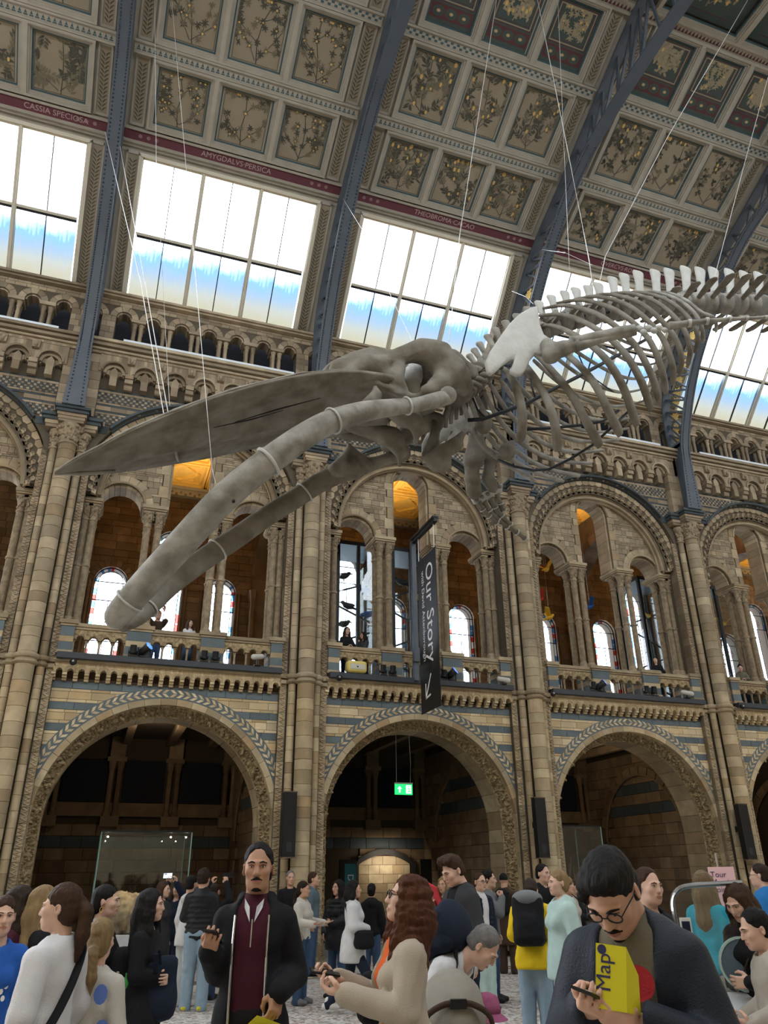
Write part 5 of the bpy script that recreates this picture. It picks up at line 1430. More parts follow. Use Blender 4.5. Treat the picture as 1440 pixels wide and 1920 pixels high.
# ---- ribs (near side unprojected at their distance, far side placed on the other flank)
def rib(px, dys, w0, w1, mat):
    c3 = spline([P(x, y, d) for (x, y), d in zip(px, dys)], 26); m = MB(); vs = []; n = 10
    for i, p in enumerate(c3):
        u = i/25; d = c3[min(i+1, 25)]-c3[max(i-1, 0)]; d /= np.linalg.norm(d)
        wv_ = np.array([.75, 0, .45]); wv_ -= d*(wv_@d); wv_ /= np.linalg.norm(wv_); tv = np.cross(d, wv_)
        w = w0+(w1-w0)*u**.8; w *= (.8 if u < .04 else 1)*(.72 if u > .97 else 1)*(1+.25*max(0, u-.85)/.15*0); t = w*.55
        for q in range(n): c_ = 2*PI*q/n; vs.append(p+wv_*w*math.cos(c_)+tv*t*math.sin(c_))
    m.add(vs, [(i*n+q, i*n+(q+1) % n, (i+1)*n+(q+1) % n, (i+1)*n+q) for i in range(25) for q in range(n)]+[tuple(range(n)), tuple(range(25*n, 26*n))]); return wpart('rib', m, mat)
ND = [0, -.45, -.95, -1.15, -1.1, -.85]
near_r = [
 ([(930, 690), (945, 692), (962, 715), (976, 755), (980, 795), (975, 827)], .035, .085),
 ([(950, 672), (975, 676), (1000, 705), (1025, 748), (1041, 798), (1046, 845)], .035, .085),
 ([(965, 655), (1000, 662), (1035, 695), (1070, 738), (1098, 788), (1125, 836)], .035, .085),
 ([(980, 640), (1030, 645), (1075, 675), (1113, 717), (1140, 768), (1163, 815)], .04, .08),
 ([(1000, 610), (1040, 612), (1090, 635), (1135, 672), (1168, 725), (1194, 798)], .045, .08),
 ([(1008, 592), (1055, 590), (1110, 612), (1165, 655), (1200, 710), (1221, 768)], .05, .075),
 ([(1018, 578), (1065, 573), (1125, 592), (1185, 640), (1220, 700), (1236, 752)], .05, .07),
 ([(1045, 568), (1095, 563), (1155, 582), (1212, 630), (1240, 690), (1249, 738)], .05, .065),
 ([(1075, 562), (1120, 556), (1180, 574), (1236, 625), (1260, 680), (1262, 720)], .05, .06),
 ([(1105, 556), (1145, 552), (1203, 570), (1257, 620), (1277, 665), (1275, 703)], .05, .058),
 ([(1135, 553), (1175, 549), (1230, 566), (1276, 608), (1293, 650), (1290, 685)], .046, .054),
 ([(1165, 551), (1200, 548), (1250, 562), (1290, 595), (1308, 630), (1303, 660)], .044, .05),
 ([(1195, 549), (1225, 547), (1268, 560), (1300, 585), (1316, 615), (1318, 642)], .04, .044),
 ([(1220, 550), (1250, 548), (1285, 562), (1315, 585), (1340, 598), (1343, 622)], .036, .036)]
for i, (px, a, b_) in enumerate(near_r): rib(px, [d*(.8 if i < 3 else 1.0) for d in ND], a, b_, 'bone_dark' if i < 12 else 'bone')
FD = [.1, .5, .85, .95, .85, .6]
far_r = [
 ([(868, 755), (884, 800), (908, 838), (938, 862), (970, 882), (1003, 902)], .04, .05),
 ([(880, 748), (900, 795), (932, 838), (970, 868), (1010, 888), (1057, 903)], .04, .05),
 ([(893, 742), (918, 790), (955, 835), (998, 866), (1040, 883), (1087, 893)], .04, .05),
 ([(905, 732), (935, 785), (975, 828), (1020, 855), (1062, 866), (1110, 869)], .04, .05),
 ([(920, 722), (955, 775), (1000, 818), (1045, 842), (1090, 848), (1133, 844)], .04, .045),
 ([(938, 712), (975, 762), (1020, 800), (1065, 822), (1110, 828), (1165, 824)], .04, .045),
 ([(955, 700), (995, 748), (1040, 785), (1085, 805), (1130, 810), (1180, 803)], .036, .04),
 ([(975, 690), (1020, 735), (1065, 768), (1110, 785), (1155, 788), (1200, 780)], .036, .04),
 ([(1000, 675), (1045, 715), (1090, 745), (1135, 760), (1175, 760), (1212, 750)], .034, .036),
 ([(1030, 660), (1075, 695), (1120, 722), (1160, 735), (1195, 732), (1226, 720)], .034, .034),
 ([(1060, 645), (1105, 675), (1150, 700), (1185, 710), (1215, 706), (1240, 690)], .032, .032),
 ([(1095, 632), (1140, 657), (1180, 678), (1212, 684), (1236, 678), (1255, 664)], .03, .03),
 ([(1130, 620), (1170, 640), (1208, 655), (1235, 658), (1256, 652), (1272, 640)], .03, .03)]
for px, a, b_ in far_r: rib(px, FD, a, b_, 'bone')
# ---- steel armature inside the chest
arm = MB(); arm.tube([P(877, 788, .1), P(905, 786, 0), P(945, 772, 0), P(990, 755, 0), P(1045, 726, 0), P(1090, 703, 0), P(1160, 665, 0), P(1220, 632, 0)], .03, 8)
arm.tube([P(933, 862, .6), P(965, 875, .5), P(1000, 882, .3), P(1028, 880, 0), P(1070, 860, -.3), P(1110, 835, -.5), P(1145, 803, -.7), P(1180, 770, -.8)], .02, 6)
arm.tube([P(985, 805, 0), P(1030, 803, .1), P(1090, 797, .1), P(1130, 790, 0), P(1160, 770, 0)], .024, 6)
arm.tube([P(925, 712, .2), P(922, 735, .4), P(930, 765, .3), P(943, 775, 0)], .018, 6); arm.tube([P(992, 700, 0), P(998, 728, 0), P(1005, 750, 0)], .016, 6); arm.tube([P(886, 745, .3), P(895, 768, .2), P(912, 785, 0)], .016, 6)
arm.tube([P(1085, 666, .4), P(1100, 700, .6), P(1150, 735, .7)], .012, 5); arm.tube([P(1060, 598, -.1), P(1120, 588, -.1), P(1180, 580, -.1)], .02, 6)
wpart('steel_armature', arm, 'steel_dark')
stn = SDF(tuple(P(930, 870, .7)-.3), tuple(P(965, 815, .7)+.35), .022); stn.chain([P(938, 858, .7), P(950, 846, .7), P(960, 832, .7)], [.07, .1, .06], .04); stn.ell(P(952, 845, .7), (.13, .06, .15), k=.04)
me = stn.mesh('sternum', 'bone_dark'); me.transform(Matrix.Translation(Vector(-WO))); put('sternum', me, wh)
# ---- shoulder blades and flippers
def scapula(dy, s_, mat):
    out = [(912, 700), (908, 682), (918, 660), (935, 635), (955, 607), (975, 588), (996, 576), (1007, 574), (1010, 590), (1013, 610), (1020, 628), (1033, 637), (1030, 655), (1020, 668), (1003, 665), (992, 678), (985, 694), (976, 706), (966, 707), (956, 702), (957, 693), (967, 682), (966, 678), (955, 678), (940, 688), (925, 702), (917, 706)]
    ci = np.array([970, 645]); m = MB(); V = []
    n = len(out); bulge = []
    for q, off in ((1.0, .0), (.93, .035), (.55, .05)):
        for x, y in out:
            px = ci+(np.array([x, y])-ci)*q; p = P(px[0], px[1], dy-.18*(px[1]-574)/130); V.append(p+np.array([0, -off, 0]))
    for q, off in ((.93, -.035), (.55, -.045)):
        for x, y in out: px = ci+(np.array([x, y])-ci)*q; p = P(px[0], px[1], dy-.18*(px[1]-574)/130); V.append(p+np.array([0, -off, 0]))
    Vc = P(*ci, dy-.1); V += [Vc+np.array([0, -.05, 0]), Vc+np.array([0, .045, 0])]; F = []
    for a, b_ in ((0, 1), (1, 2)): F += [(a*n+i, a*n+(i+1) % n, b_*n+(i+1) % n, b_*n+i) for i in range(n)]
    F += [(2*n+i, 2*n+(i+1) % n, 5*n) for i in range(n)]
    for a, b_ in ((0, 3), (3, 4)): F += [(a*n+i, b_*n+i, b_*n+(i+1) % n, a*n+(i+1) % n) for i in range(n)]
    F += [(4*n+i, 5*n+1, 4*n+(i+1) % n) for i in range(n)]
    if s_ > 0: V = [mirror(v) for v in V]
    m.add(V, F); o = wpart('shoulder_blade', m, mat); o['label'] = 'broad fan-shaped shoulder blade'
scapula(-.95, -1, 'bone_pale'); scapula(-.95, 1, 'bone')
def flipper(f, mat, near_side):
    """humerus, two forearm bones, gristle wrist and finger bones along pixel path"""
    L_ = []
    hm = SDF(tuple(np.min([f(1010, 620), f(1090, 690)], 0)-.45), tuple(np.max([f(1010, 620), f(1090, 690)], 0)+.45), .022)
    hm.ell(f(1033, 667), (.12, .12, .11), k=.04); hm.ell(f(1026, 650), (.10, .11, .13), k=.05); hm.chain([f(1037, 659), f(1055, 654), f(1078, 647)], [.12, .10, .09], .06)
    me = hm.mesh('humerus', mat); me.transform(Matrix.Translation(Vector(-WO))); put('humerus', me, wh)
    m = MB(); m.tube(spline([f(1072, 644), f(1110, 634), f(1150, 626), f(1190, 618)], 14), [.11, .09, .085, .085, .085, .085, .085, .085, .085, .09, .09, .09, .085, .08], 10); wpart('radius', m, mat)
    m = MB(); m.tube(spline([f(1078, 651), f(1115, 640), f(1150, 631), f(1192, 622)], 12), [.08, .075, .07, .06, .055, .055, .055, .055, .055, .06, .06, .055], 10); wpart('ulna', m, mat)
    m = MB()
    for x, y, r in ((1200, 617, .07), (1207, 623, .06), (1216, 616, .07), (1226, 620, .06), (1236, 615, .06), (1246, 619, .05)): m.ell(f(x, y), (r, r*.7, r*.8), 8, 6)
    wpart('wrist_bones', m, 'bone_pale', kind='stuff')
    for a, b_, ra, rb in (((1255, 611), (1292, 606), .06, .05), ((1294, 606), (1325, 602), .05, .045), ((1327, 602), (1368, 599), .04, .04), ((1370, 599), (1400, 597), .035, .03), ((1402, 597), (1436, 595), .03, .025), ((1438, 595), (1470, 594), .025, .02)):
        m = MB(); m.tube([f(*a), (f(*a)+f(*b_))/2, f(*b_)], [ra, ra*.75, rb], 8); wpart('finger_bone', m, mat)
        m = MB(); m.tube([f(b_[0]-2, b_[1]), f(b_[0]+4, b_[1])], rb*1.15, 8); wpart('joint_pad', m, 'bone_pale')
flipper(lambda x, y: P(x, y, -1.15-.012*(x-1030)*.25), 'bone', True)
# far flipper hangs down towards the back wall
g = lambda x, y, d=0: P(x, y, 1.1+.004*(y-800)+d)
m = SDF(tuple(np.min([g(880, 890), g(930, 800)], 0)-.4), tuple(np.max([g(880, 890), g(930, 800)], 0)+.4), .024)
m.chain([g(893, 818), g(893, 845), g(888, 862)], [.13, .15, .17], .06); m.chain([g(905, 845), g(925, 858)], [.1, .12], .06); m.chain([g(884, 868), g(886, 900), g(889, 922)], [.12, .12, .13], .04); m.chain([g(918, 868), g(915, 895), g(922, 912)], [.09, .10, .10], .04)
me = m.mesh('far_humerus', 'bone_dark'); me.transform(Matrix.Translation(Vector(-WO))); put('far_humerus', me, wh)
pl = MB()
pp = [(884, 932), (903, 924), (925, 914), (943, 905), (942, 922), (925, 932), (905, 945), (890, 943)]; V = [g(*q) for q in pp]; n = len(V); pl.add(V+[v+np.array([0, .05, 0]) for v in V], [tuple(range(n)), tuple(range(2*n-1, n-1, -1))]+[(i, n+i, n+(i+1) % n, (i+1) % n) for i in range(n)])
wpart('wrist_plate', pl, 'bone_pale', smooth=False)
ho = MB()
for x, y in ((893, 938), (903, 932), (914, 927), (925, 921), (936, 913)): ho.ell(g(x, y)-np.array([0, .012, 0]), (.045, .02, .035), 8, 5)
wpart('carpal_bones', ho, 'bone_dark', kind='stuff')
for pts in ([(897, 942), (906, 956), (918, 968), (932, 980)], [(908, 940), (918, 958), (934, 975), (952, 988), (970, 998), (985, 1010)], [(920, 934), (929, 952), (941, 968), (957, 984)], [(932, 926), (938, 945), (944, 958)]):
    for a, b_ in zip(pts[:-1], pts[1:]):
        m = MB(); A, B = g(*a), g(*b_); m.tube([A, A*.5+B*.5, A*.08+B*.92], [.055, .035, .05], 8); wpart('finger_bone', m, 'bone_dark'); m = MB(); m.tube([A*.05+B*.95, B*1.03-A*.03], .058, 8); wpart('joint_pad', m, 'bone_pale')
cwm = MB(); cwm.ell(P(905, 790, .5), (.16, .12, .22), 10, 7); wpart('hanging_plate', cwm, 'bone_dark')
# ---- suspension cables
def cable(pts, label, r=.009, grp='steel suspension cables'):
    m = MB(); m.tube([np.array(p) for p in pts], r*.62, 5); c = m.v[0]; o = mk('steel_cable', m, 'wire'); return tag(o, label, 'cable', grp)
up = lambda x, y, Z: onZ(x, y, Z)
ribp = lambda x, y, k: onX(x, y, k*W)
cable([ribp(197, 248, 0), P(262, 520, -.4), P(307, 775, -.36)], 'steel cable from left roof rib down to the snout, left strand')
cable([ribp(222, 258, 0), P(272, 530, -.35), P(315, 772, -.3)], 'steel cable from left roof rib down to the snout, right strand')
cable([onZ(290, 0, 20.2), P(293, 300, -.6), P(318, 760, -.2)], 'thin vertical cable left of the AMYGDALVS lettering', .006)
cable([onZ(322, 0, 20.2), P(352, 350, -.9), P(398, 880, -1.0), P(404, 905, -1.02)], 'thin cable from the ceiling to the near lower jaw', .006)
cable([ribp(643, 372, 1), P(685, 440, 0), P(735, 560, 0), P(775, 645, 0)], 'steel cable from second roof rib to the skull', .007)
cable([onZ(931, 0, 20.5), P(862, 440, .2), P(842, 640, .2)], 'steel cable crossing the THEOBROMA panels to the skull', .011)
cable([onZ(1008, 0, 20.6), P(1062, 270, -.4), P(1105, 490, -.3), P(1112, 540, -.2)], 'white steel cable running down to the rib cage', .012)
cable([onZ(1046, 0, 20.6), P(1052, 150, -.3), P(1066, 470, -.2), P(1070, 545, 0)], 'thin cable running down beside the white cable', .006)
cable([onZ(1402, 0, 20.6), P(1250, 260, -.3), P(1135, 480, -.2), P(1121, 545, 0)], 'steel cable slanting from the ceiling crown to the rib cage', .011)
cable([P(1440, 145, -.5), P(1395, 310, -.4), P(1345, 500, -.2), P(1330, 560, 0)], 'steel cable slanting down to the lumbar spine', .010)
cable([ribp(1017, 468, 2), P(1060, 474, 0), P(1110, 497, -.1)], 'short steel cable at the third roof rib', .008)
cable([ribp(958, 545, 2), P(985, 556, -.6), P(1000, 570, -.9)], 'short cable holding the shoulder blade', .007)
# ------------------------------------------------------------------ people
for n, c in (('skin_a', (.56, .335, .235)), ('skin_b', (.42, .235, .15)), ('skin_c', (.62, .40, .30)), ('lip', (.36, .155, .115))): newmat(n, c, rough=.55, noise=.12, nscale=18, dirt=(.4, .16, .1))
newmat('eye_white', (.7, .68, .64), rough=.25); newmat('eye_dark', (.015, .01, .008), rough=.15)
def hairmat(n, c): newmat(n, c, rough=.62, spec=.18, noise=.45, nscale=30, bump=.7, bscale=60, dirt=tuple(v*.35 for v in c), stretch=(1, 1, .18))
for n, c in (('hair_black', (.010, .008, .007)), ('hair_dark', (.028, .016, .010)), ('hair_brown', (.055, .027, .014)), ('hair_auburn', (.085, .028, .012)), ('hair_blond', (.27, .18, .085)), ('hair_grey', (.20, .19, .18)), ('hair_ash', (.17, .115, .06))): hairmat(n, c)
def cloth(n, c, r=.85, v=.2): newmat(n, c, rough=r, spec=.25, noise=v, nscale=9, bump=.25, bscale=160, dirt=tuple(q*.55 for q in c))
for n, c in (('c_black', (.008, .008, .010)), ('c_navy', (.010, .016, .032)), ('c_charcoal', (.035, .037, .04)), ('c_white', (.62, .62, .63)), ('c_cream', (.58, .55, .49)), ('c_grey', (.16, .165, .17)), ('c_burgundy', (.055, .008, .018)), ('c_trench', (.42, .36, .285)), ('c_yellow', (.75, .52, .012)), ('c_mint', (.42, .56, .52)), ('c_blue', (.02, .10, .40)), ('c_teal', (.02, .30, .40)), ('c_brown', (.055, .032, .02)), ('c_khaki', (.15, .135, .095)), ('c_bluejacket', (.02, .16, .42)), ('c_slate', (.10, .14, .17)), ('c_jean', (.045, .085, .16)), ('c_jeandark', (.012, .018, .035)), ('c_jeanlight', (.26, .36, .45)), ('c_pale', (.5, .53, .54)), ('c_sand', (.40, .36, .31)), ('c_red', (.45, .03, .04)), ('c_orange', (.7, .12, .02)), ('c_plum', (.30, .08, .16)), ('c_taupe', (.27, .245, .20))): cloth(n, c)
cloth('c_puffer', (.009, .010, .013), .4); cloth('c_parka', (.012, .017, .028), .55)
newmat('shoe_white', (.6, .6, .58), rough=.6); newmat('shoe_black', (.012, .012, .012), rough=.5); newmat('paper', (.75, .74, .70), rough=.6); newmat('map_yellow', (.62, .56, .02), rough=.5); newmat('phone_black', (.01, .01, .012), rough=.2); newmat('chrome', (.6, .6, .6), rough=.25, metal=.9)
_HC = {}
def head_mb(sex, det):
    """bare head with face, ears and neck stump; origin mid-head, looking towards -y. materials: 0 skin, 1 lip, 2 eye white, 3 eye dark, 4 brow"""
    key = (sex, det)
    if key in _HC: return _HC[key]
    h = .0062 if det else .0105
    s = SDF((-.11, -.15, -.2), (.11, .14, .15), h); f = sex == 'f'
    s.ell((0, .014, .036), (.075, .096, .09), k=.02); s.ell((0, -.03, -.035), (.06, .068, .08), k=.04); s.ell((0, -.035, -.082), (.044 if f else .05, .048, .034), k=.04)
    s.ell((0, -.078, -.1), (.018, .014, .014), k=.03)
    for q in (-1, 1):
        s.ell((q*.042, -.07, -.02), (.022, .02, .02), k=.03); s.ell((q*.031, -.108, .003), (.019, .018, .0115), k=.012, op='s'); s.ell((q*.031, -.084, .003), (.0135, .013, .0125), k=.004)
        s.cap((q*.012, -.098, .022), (q*.05, -.083, .022), .008 if f else .011, .006, .016)
        s.ell((q*.079, .012, -.008), (.008, .02, .031), rotm(0, 0, q*.35), k=.006); s.ell((q*.086, .008, -.004), (.005, .011, .017), k=.004, op='s')
        s.ell((q*.0125, -.102, -.034), (.0085, .009, .0075), k=.008)
    s.chain([(0, -.096, .016), (0, -.104, -.012), (0, -.114, -.031)], [.008, .009, .0115], .014)
    s.cap((-.02, -.094, -.062), (.02, -.094, -.062), .0065, None, .012); s.ell((0, -.099, -.072), (.02, .009, .0075), k=.01); s.box((0, -.112, -.0668), (.024, .012, .001), rd=.0005, k=.004, op='s')
    s.cap((0, .022, -.08), (0, .035, -.2), .05 if f else .058, .056 if f else .066, .03)
    m = s.mb(); V = m.v; F = [tuple(q) for q in m.f]; C = V[m.f].mean(1)
    mi = np.zeros(len(F), int); mi[((C[:, 0]/.0255)**2+((C[:, 2]+.0668)/.0092)**2 < 1) & (C[:, 1] < -.08)] = 1
    r = MB(); r.add(V.tolist(), F); r.m = mi.tolist()
    for q in (-1, 1):
        r.ell((q*.031, -.0855, .003), (.0125, .0125, .0085), 10, 7, 2); r.ell((q*.031, -.0945, .003), (.0055, .0045, .006), 8, 5, 3)
        r.tube([(q*.012, -.107, .021), (q*.03, -.105, .027), (q*.052, -.09, .021)], [.003, .0045 if not f else .003, .002], 5, 4)
        r.tube([(q*.016, -.0965, .006), (q*.031, -.1, .0118), (q*.046, -.09, .006)], [.0015, .002, .0015], 4, 3)
    r.v = np.array(r.v); _HC[key] = r; return r
def hand_mb(pose, det):
    """right hand: wrist at origin, fingers along +y, palm faces -z, thumb on the -x side"""
    key = ('hand', pose, det)
    if key in _HC: return _HC[key]
    h = .0058 if det else .0085; s = SDF((-.1, -.07, -.1), (.08, .21, .06), h)
    cu = {'relax': (.35, .45, .3), 'grip': (.75, .95, .6), 'open': (.08, .12, .08), 'fist': (1.35, 1.45, .9), 'hold': (.55, .75, .5)}[pose]
    s.cap((0, -.03, 0), (0, .01, 0), .025, .027, .02); s.box((0, .05, 0), (.04, .045, .014), rd=.013, k=.02); s.ell((-.022, .03, -.012), (.02, .032, .013), k=.015)
    for i, (x, L_, r) in enumerate(((-.031, .074, .0095), (-.0105, .083, .0098), (.0105, .077, .0094), (.031, .06, .0085))):
        p = np.array([x, .088-.004*abs(i-1), 0]); a = 0; pts = [p]; sp = (i-1.5)*.05
        for fr, c in zip((.45, .31, .24), cu): a += c*(1+.08*i); p = p+np.array([sp*fr*L_, math.cos(a)*fr*L_, -math.sin(a)*fr*L_]); pts.append(p)
        s.chain(pts, [r, r*.95, r*.88, r*.72], .005)
    t = {'relax': [(-.03, .012, -.006), (-.058, .045, -.022), (-.064, .075, -.03), (-.058, .098, -.036)], 'open': [(-.03, .01, 0), (-.064, .035, -.006), (-.085, .06, -.008), (-.098, .082, -.01)]}.get(pose, [(-.03, .012, -.008), (-.05, .042, -.034), (-.04, .068, -.052), (-.022, .085, -.058)])
    s.chain(t, [.016, .0125, .011, .0085], .008)
    m = s.mb(); r = MB(); r.add(m.v.tolist(), [tuple(q) for q in m.f]); r.v = np.array(r.v); _HC[key] = r; return r
def hair_mb(style, det):
    key = ('hair', style, det)
    if key in _HC: return _HC[key]
    h = .0075 if det else .0115; zb = -.75 if style in ('long', 'curly', 'longer') else (-.33 if style in ('bob', 'shoulder', 'pony', 'low') else -.16)
    s = SDF((-.2, -.16, zb), (.2, .32, .22), h)
    if style == 'beanie':
        s.ell((0, .014, .045), (.086, .107, .1), k=.01); s.below(2, .012, False)
    else:
        fl = 1.0 if style not in ('curlytop',) else 1.12
        s.ell((0, .018, .042), (.081*fl, .102*fl, .093*fl), k=.01); s.ell((0, .05, -.02), (.076, .07, .085), k=.02)
        if style in ('short', 'fade', 'quiff', 'curlytop', 'greyshort'): s.ell((0, -.085, -.045), (.11, .095, .105), k=.012, op='s'); s.ell((0, -.12, .05), (.068, .072, .06), k=.02, op='s'); s.box((0, .0, -.14), (.2, .2, .07), k=.02, op='s'); s.ell((.09, .0, -.03), (.03, .035, .05), k=.01, op='s'); s.ell((-.09, .0, -.03), (.03, .035, .05), k=.01, op='s')
        else: s.ell((0, -.10, -.035), (.062, .085, .1), k=.02, op='s')
        if style == 'quiff': s.chain([(-.05, -.07, .105), (.0, -.085, .122), (.05, -.07, .11)], [.028, .032, .026], .03); s.ell((0, -.02, .11), (.07, .07, .045), k=.03)
        if style == 'swept': s.ell((0, -.04, .095), (.07, .06, .036), k=.03); s.chain([(-.06, -.06, .075), (-.074, -.058, .04), (-.072, -.06, .01)], [.016, .012, .006], .02); s.ell((0, -.085, -.03), (.07, .07, .085), k=.012, op='s')
        if style in ('long', 'longer', 'curly', 'shoulder', 'bob'):
            L_ = {'long': -.42, 'longer': -.55, 'curly': -.42, 'shoulder': -.26, 'bob': -.15}[style]
            for q in (-1, 1):
                wv = .03 if style != 'curly' else .045
                s.chain([(q*.07, -.01, .03), (q*.083, .0, -.08), (q*.088, .02, -.2 if L_ < -.2 else -.12), (q*.075, .02 if style != 'curly' else -.01, L_)], [.025, wv, wv+.008, .022], .03)
                if style in ('long', 'longer', 'curly'): s.chain([(q*.06, -.05, .06), (q*.078, -.05, -.05), (q*.092, -.045, -.2), (q*.08, -.05, L_*.8)], [.018, .02, .03, .018], .03)
            s.chain([(0, .07, .02), (0, .085, -.1), (0, .085, L_*.75), (0, .08, L_)], [.06, .07 if style != 'curly' else .09, .075 if style != 'bob' else .06, .035], .05)
            s.chain([(.045, .06, -.05), (.05, .07, L_)], [.05, .03], .04); s.chain([(-.045, .06, -.05), (-.05, .07, L_)], [.05, .03], .04)
            s.ell((0, -.115, -.06), (.052, .075, .13), k=.02, op='s')
        if style == 'pony': s.ell((0, .118, .03), (.022, .02, .022), k=.01); s.chain([(0, .12, .03), (.01, .155, -.02), (.012, .15, -.14), (.0, .13, -.27)], [.026, .038, .04, .012], .015)
        if style == 'low': s.chain([(0, .10, -.03), (.01, .135, -.08), (.0, .14, -.2), (0, .12, -.29)], [.03, .04, .045, .015], .015)
        if style == 'bun': s.ell((0, .125, .015), (.045, .04, .045), k=.01)
    amp = .010 if style in ('curly', 'curlytop') else .004
    s.wrinkle(amp, 48 if style in ('curly', 'curlytop') else 60, 5)
    m = s.mb(); _HC[key] = m; return m
def frame_from(d, n):
    d = np.array(d, float); d /= np.linalg.norm(d); n = np.array(n, float); n -= d*(n@d); n /= (np.linalg.norm(n)+1e-9); x = np.cross(d, -n); return np.stack([x, d, -n], 1)
ARM = {  # elbow, wrist, hand direction, palm normal, hand pose (right arm, x negative)
 'down': ((-.265, .03, 1.14), (-.27, -.03, .885), (0, -.12, -1), (1, 0, 0), 'relax'),
 'back': ((-.27, .08, 1.16), (-.24, .06, .92), (.1, -.1, -1), (1, 0, 0), 'relax'),
 'phone': ((-.25, .0, 1.15), (-.10, -.26, 1.17), (.35, -.75, .5), (.2, .4, 1), 'hold'),
 'phonelow': ((-.265, .02, 1.14), (-.13, -.25, 1.03), (.35, -.8, .3), (.3, .3, 1), 'hold'),
 'read': ((-.25, -.02, 1.15), (-.06, -.27, 1.30), (.3, -.5, .75), (.1, 1, .4), 'hold'),
 'fold': ((-.27, .0, 1.14), (-.03, -.20, 1.10), (1, -.15, 0), (0, 1, 0), 'relax'),
 'up': ((-.27, -.15, 1.52), (-.10, -.28, 1.76), (.15, -.2, 1), (.6, -.6, 0), 'hold'),
 'upside': ((-.36, -.05, 1.50), (-.20, -.12, 1.78), (.4, -.1, 1), (.6, -.6, 0), 'hold'),
 'point': ((-.26, -.02, 1.16), (-.24, -.29, 1.14), (0, -1, .12), (.2, 0, 1), 'open'),
 'rail': ((-.25, -.16, 1.17), (-.07, -.33, 1.16), (1, -.3, -.1), (0, .2, -1), 'relax'),
 'chin': ((-.2, -.18, 1.18), (-.05, -.2, 1.40), (.1, .1, 1), (.3, 1, 0), 'fist'),
 'pocket': ((-.29, .04, 1.15), (-.22, -.09, .95), (.3, -.2, -1), (1, 0, 0), 'relax'),
 'swing': ((-.26, .1, 1.16), (-.25, -.02, .93), (0, -.4, -1), (1, 0, 0), 'relax'),
 'grab': ((-.22, -.25, 1.12), (-.16, -.45, .98), (0, -.5, -1), (0, 1, 0), 'grip')}
STANCE = {'stand': (((-.095, .0, .5), (-.10, .02, .085), -.06), ((.095, .0, .5), (.105, .02, .085), .06)),
 'walk': (((-.09, -.20, .52), (-.09, -.34, .09), 0), ((.09, .06, .50), (.09, .38, .14), 0)),
 'wide': (((-.13, .0, .5), (-.16, .02, .085), -.1), ((.13, .0, .5), (.16, .02, .085), .1)),
 'contra': (((-.08, .02, .5), (-.07, .02, .085), -.1), ((.12, -.06, .5), (.15, -.04, .085), .2))}
HANDS = {}
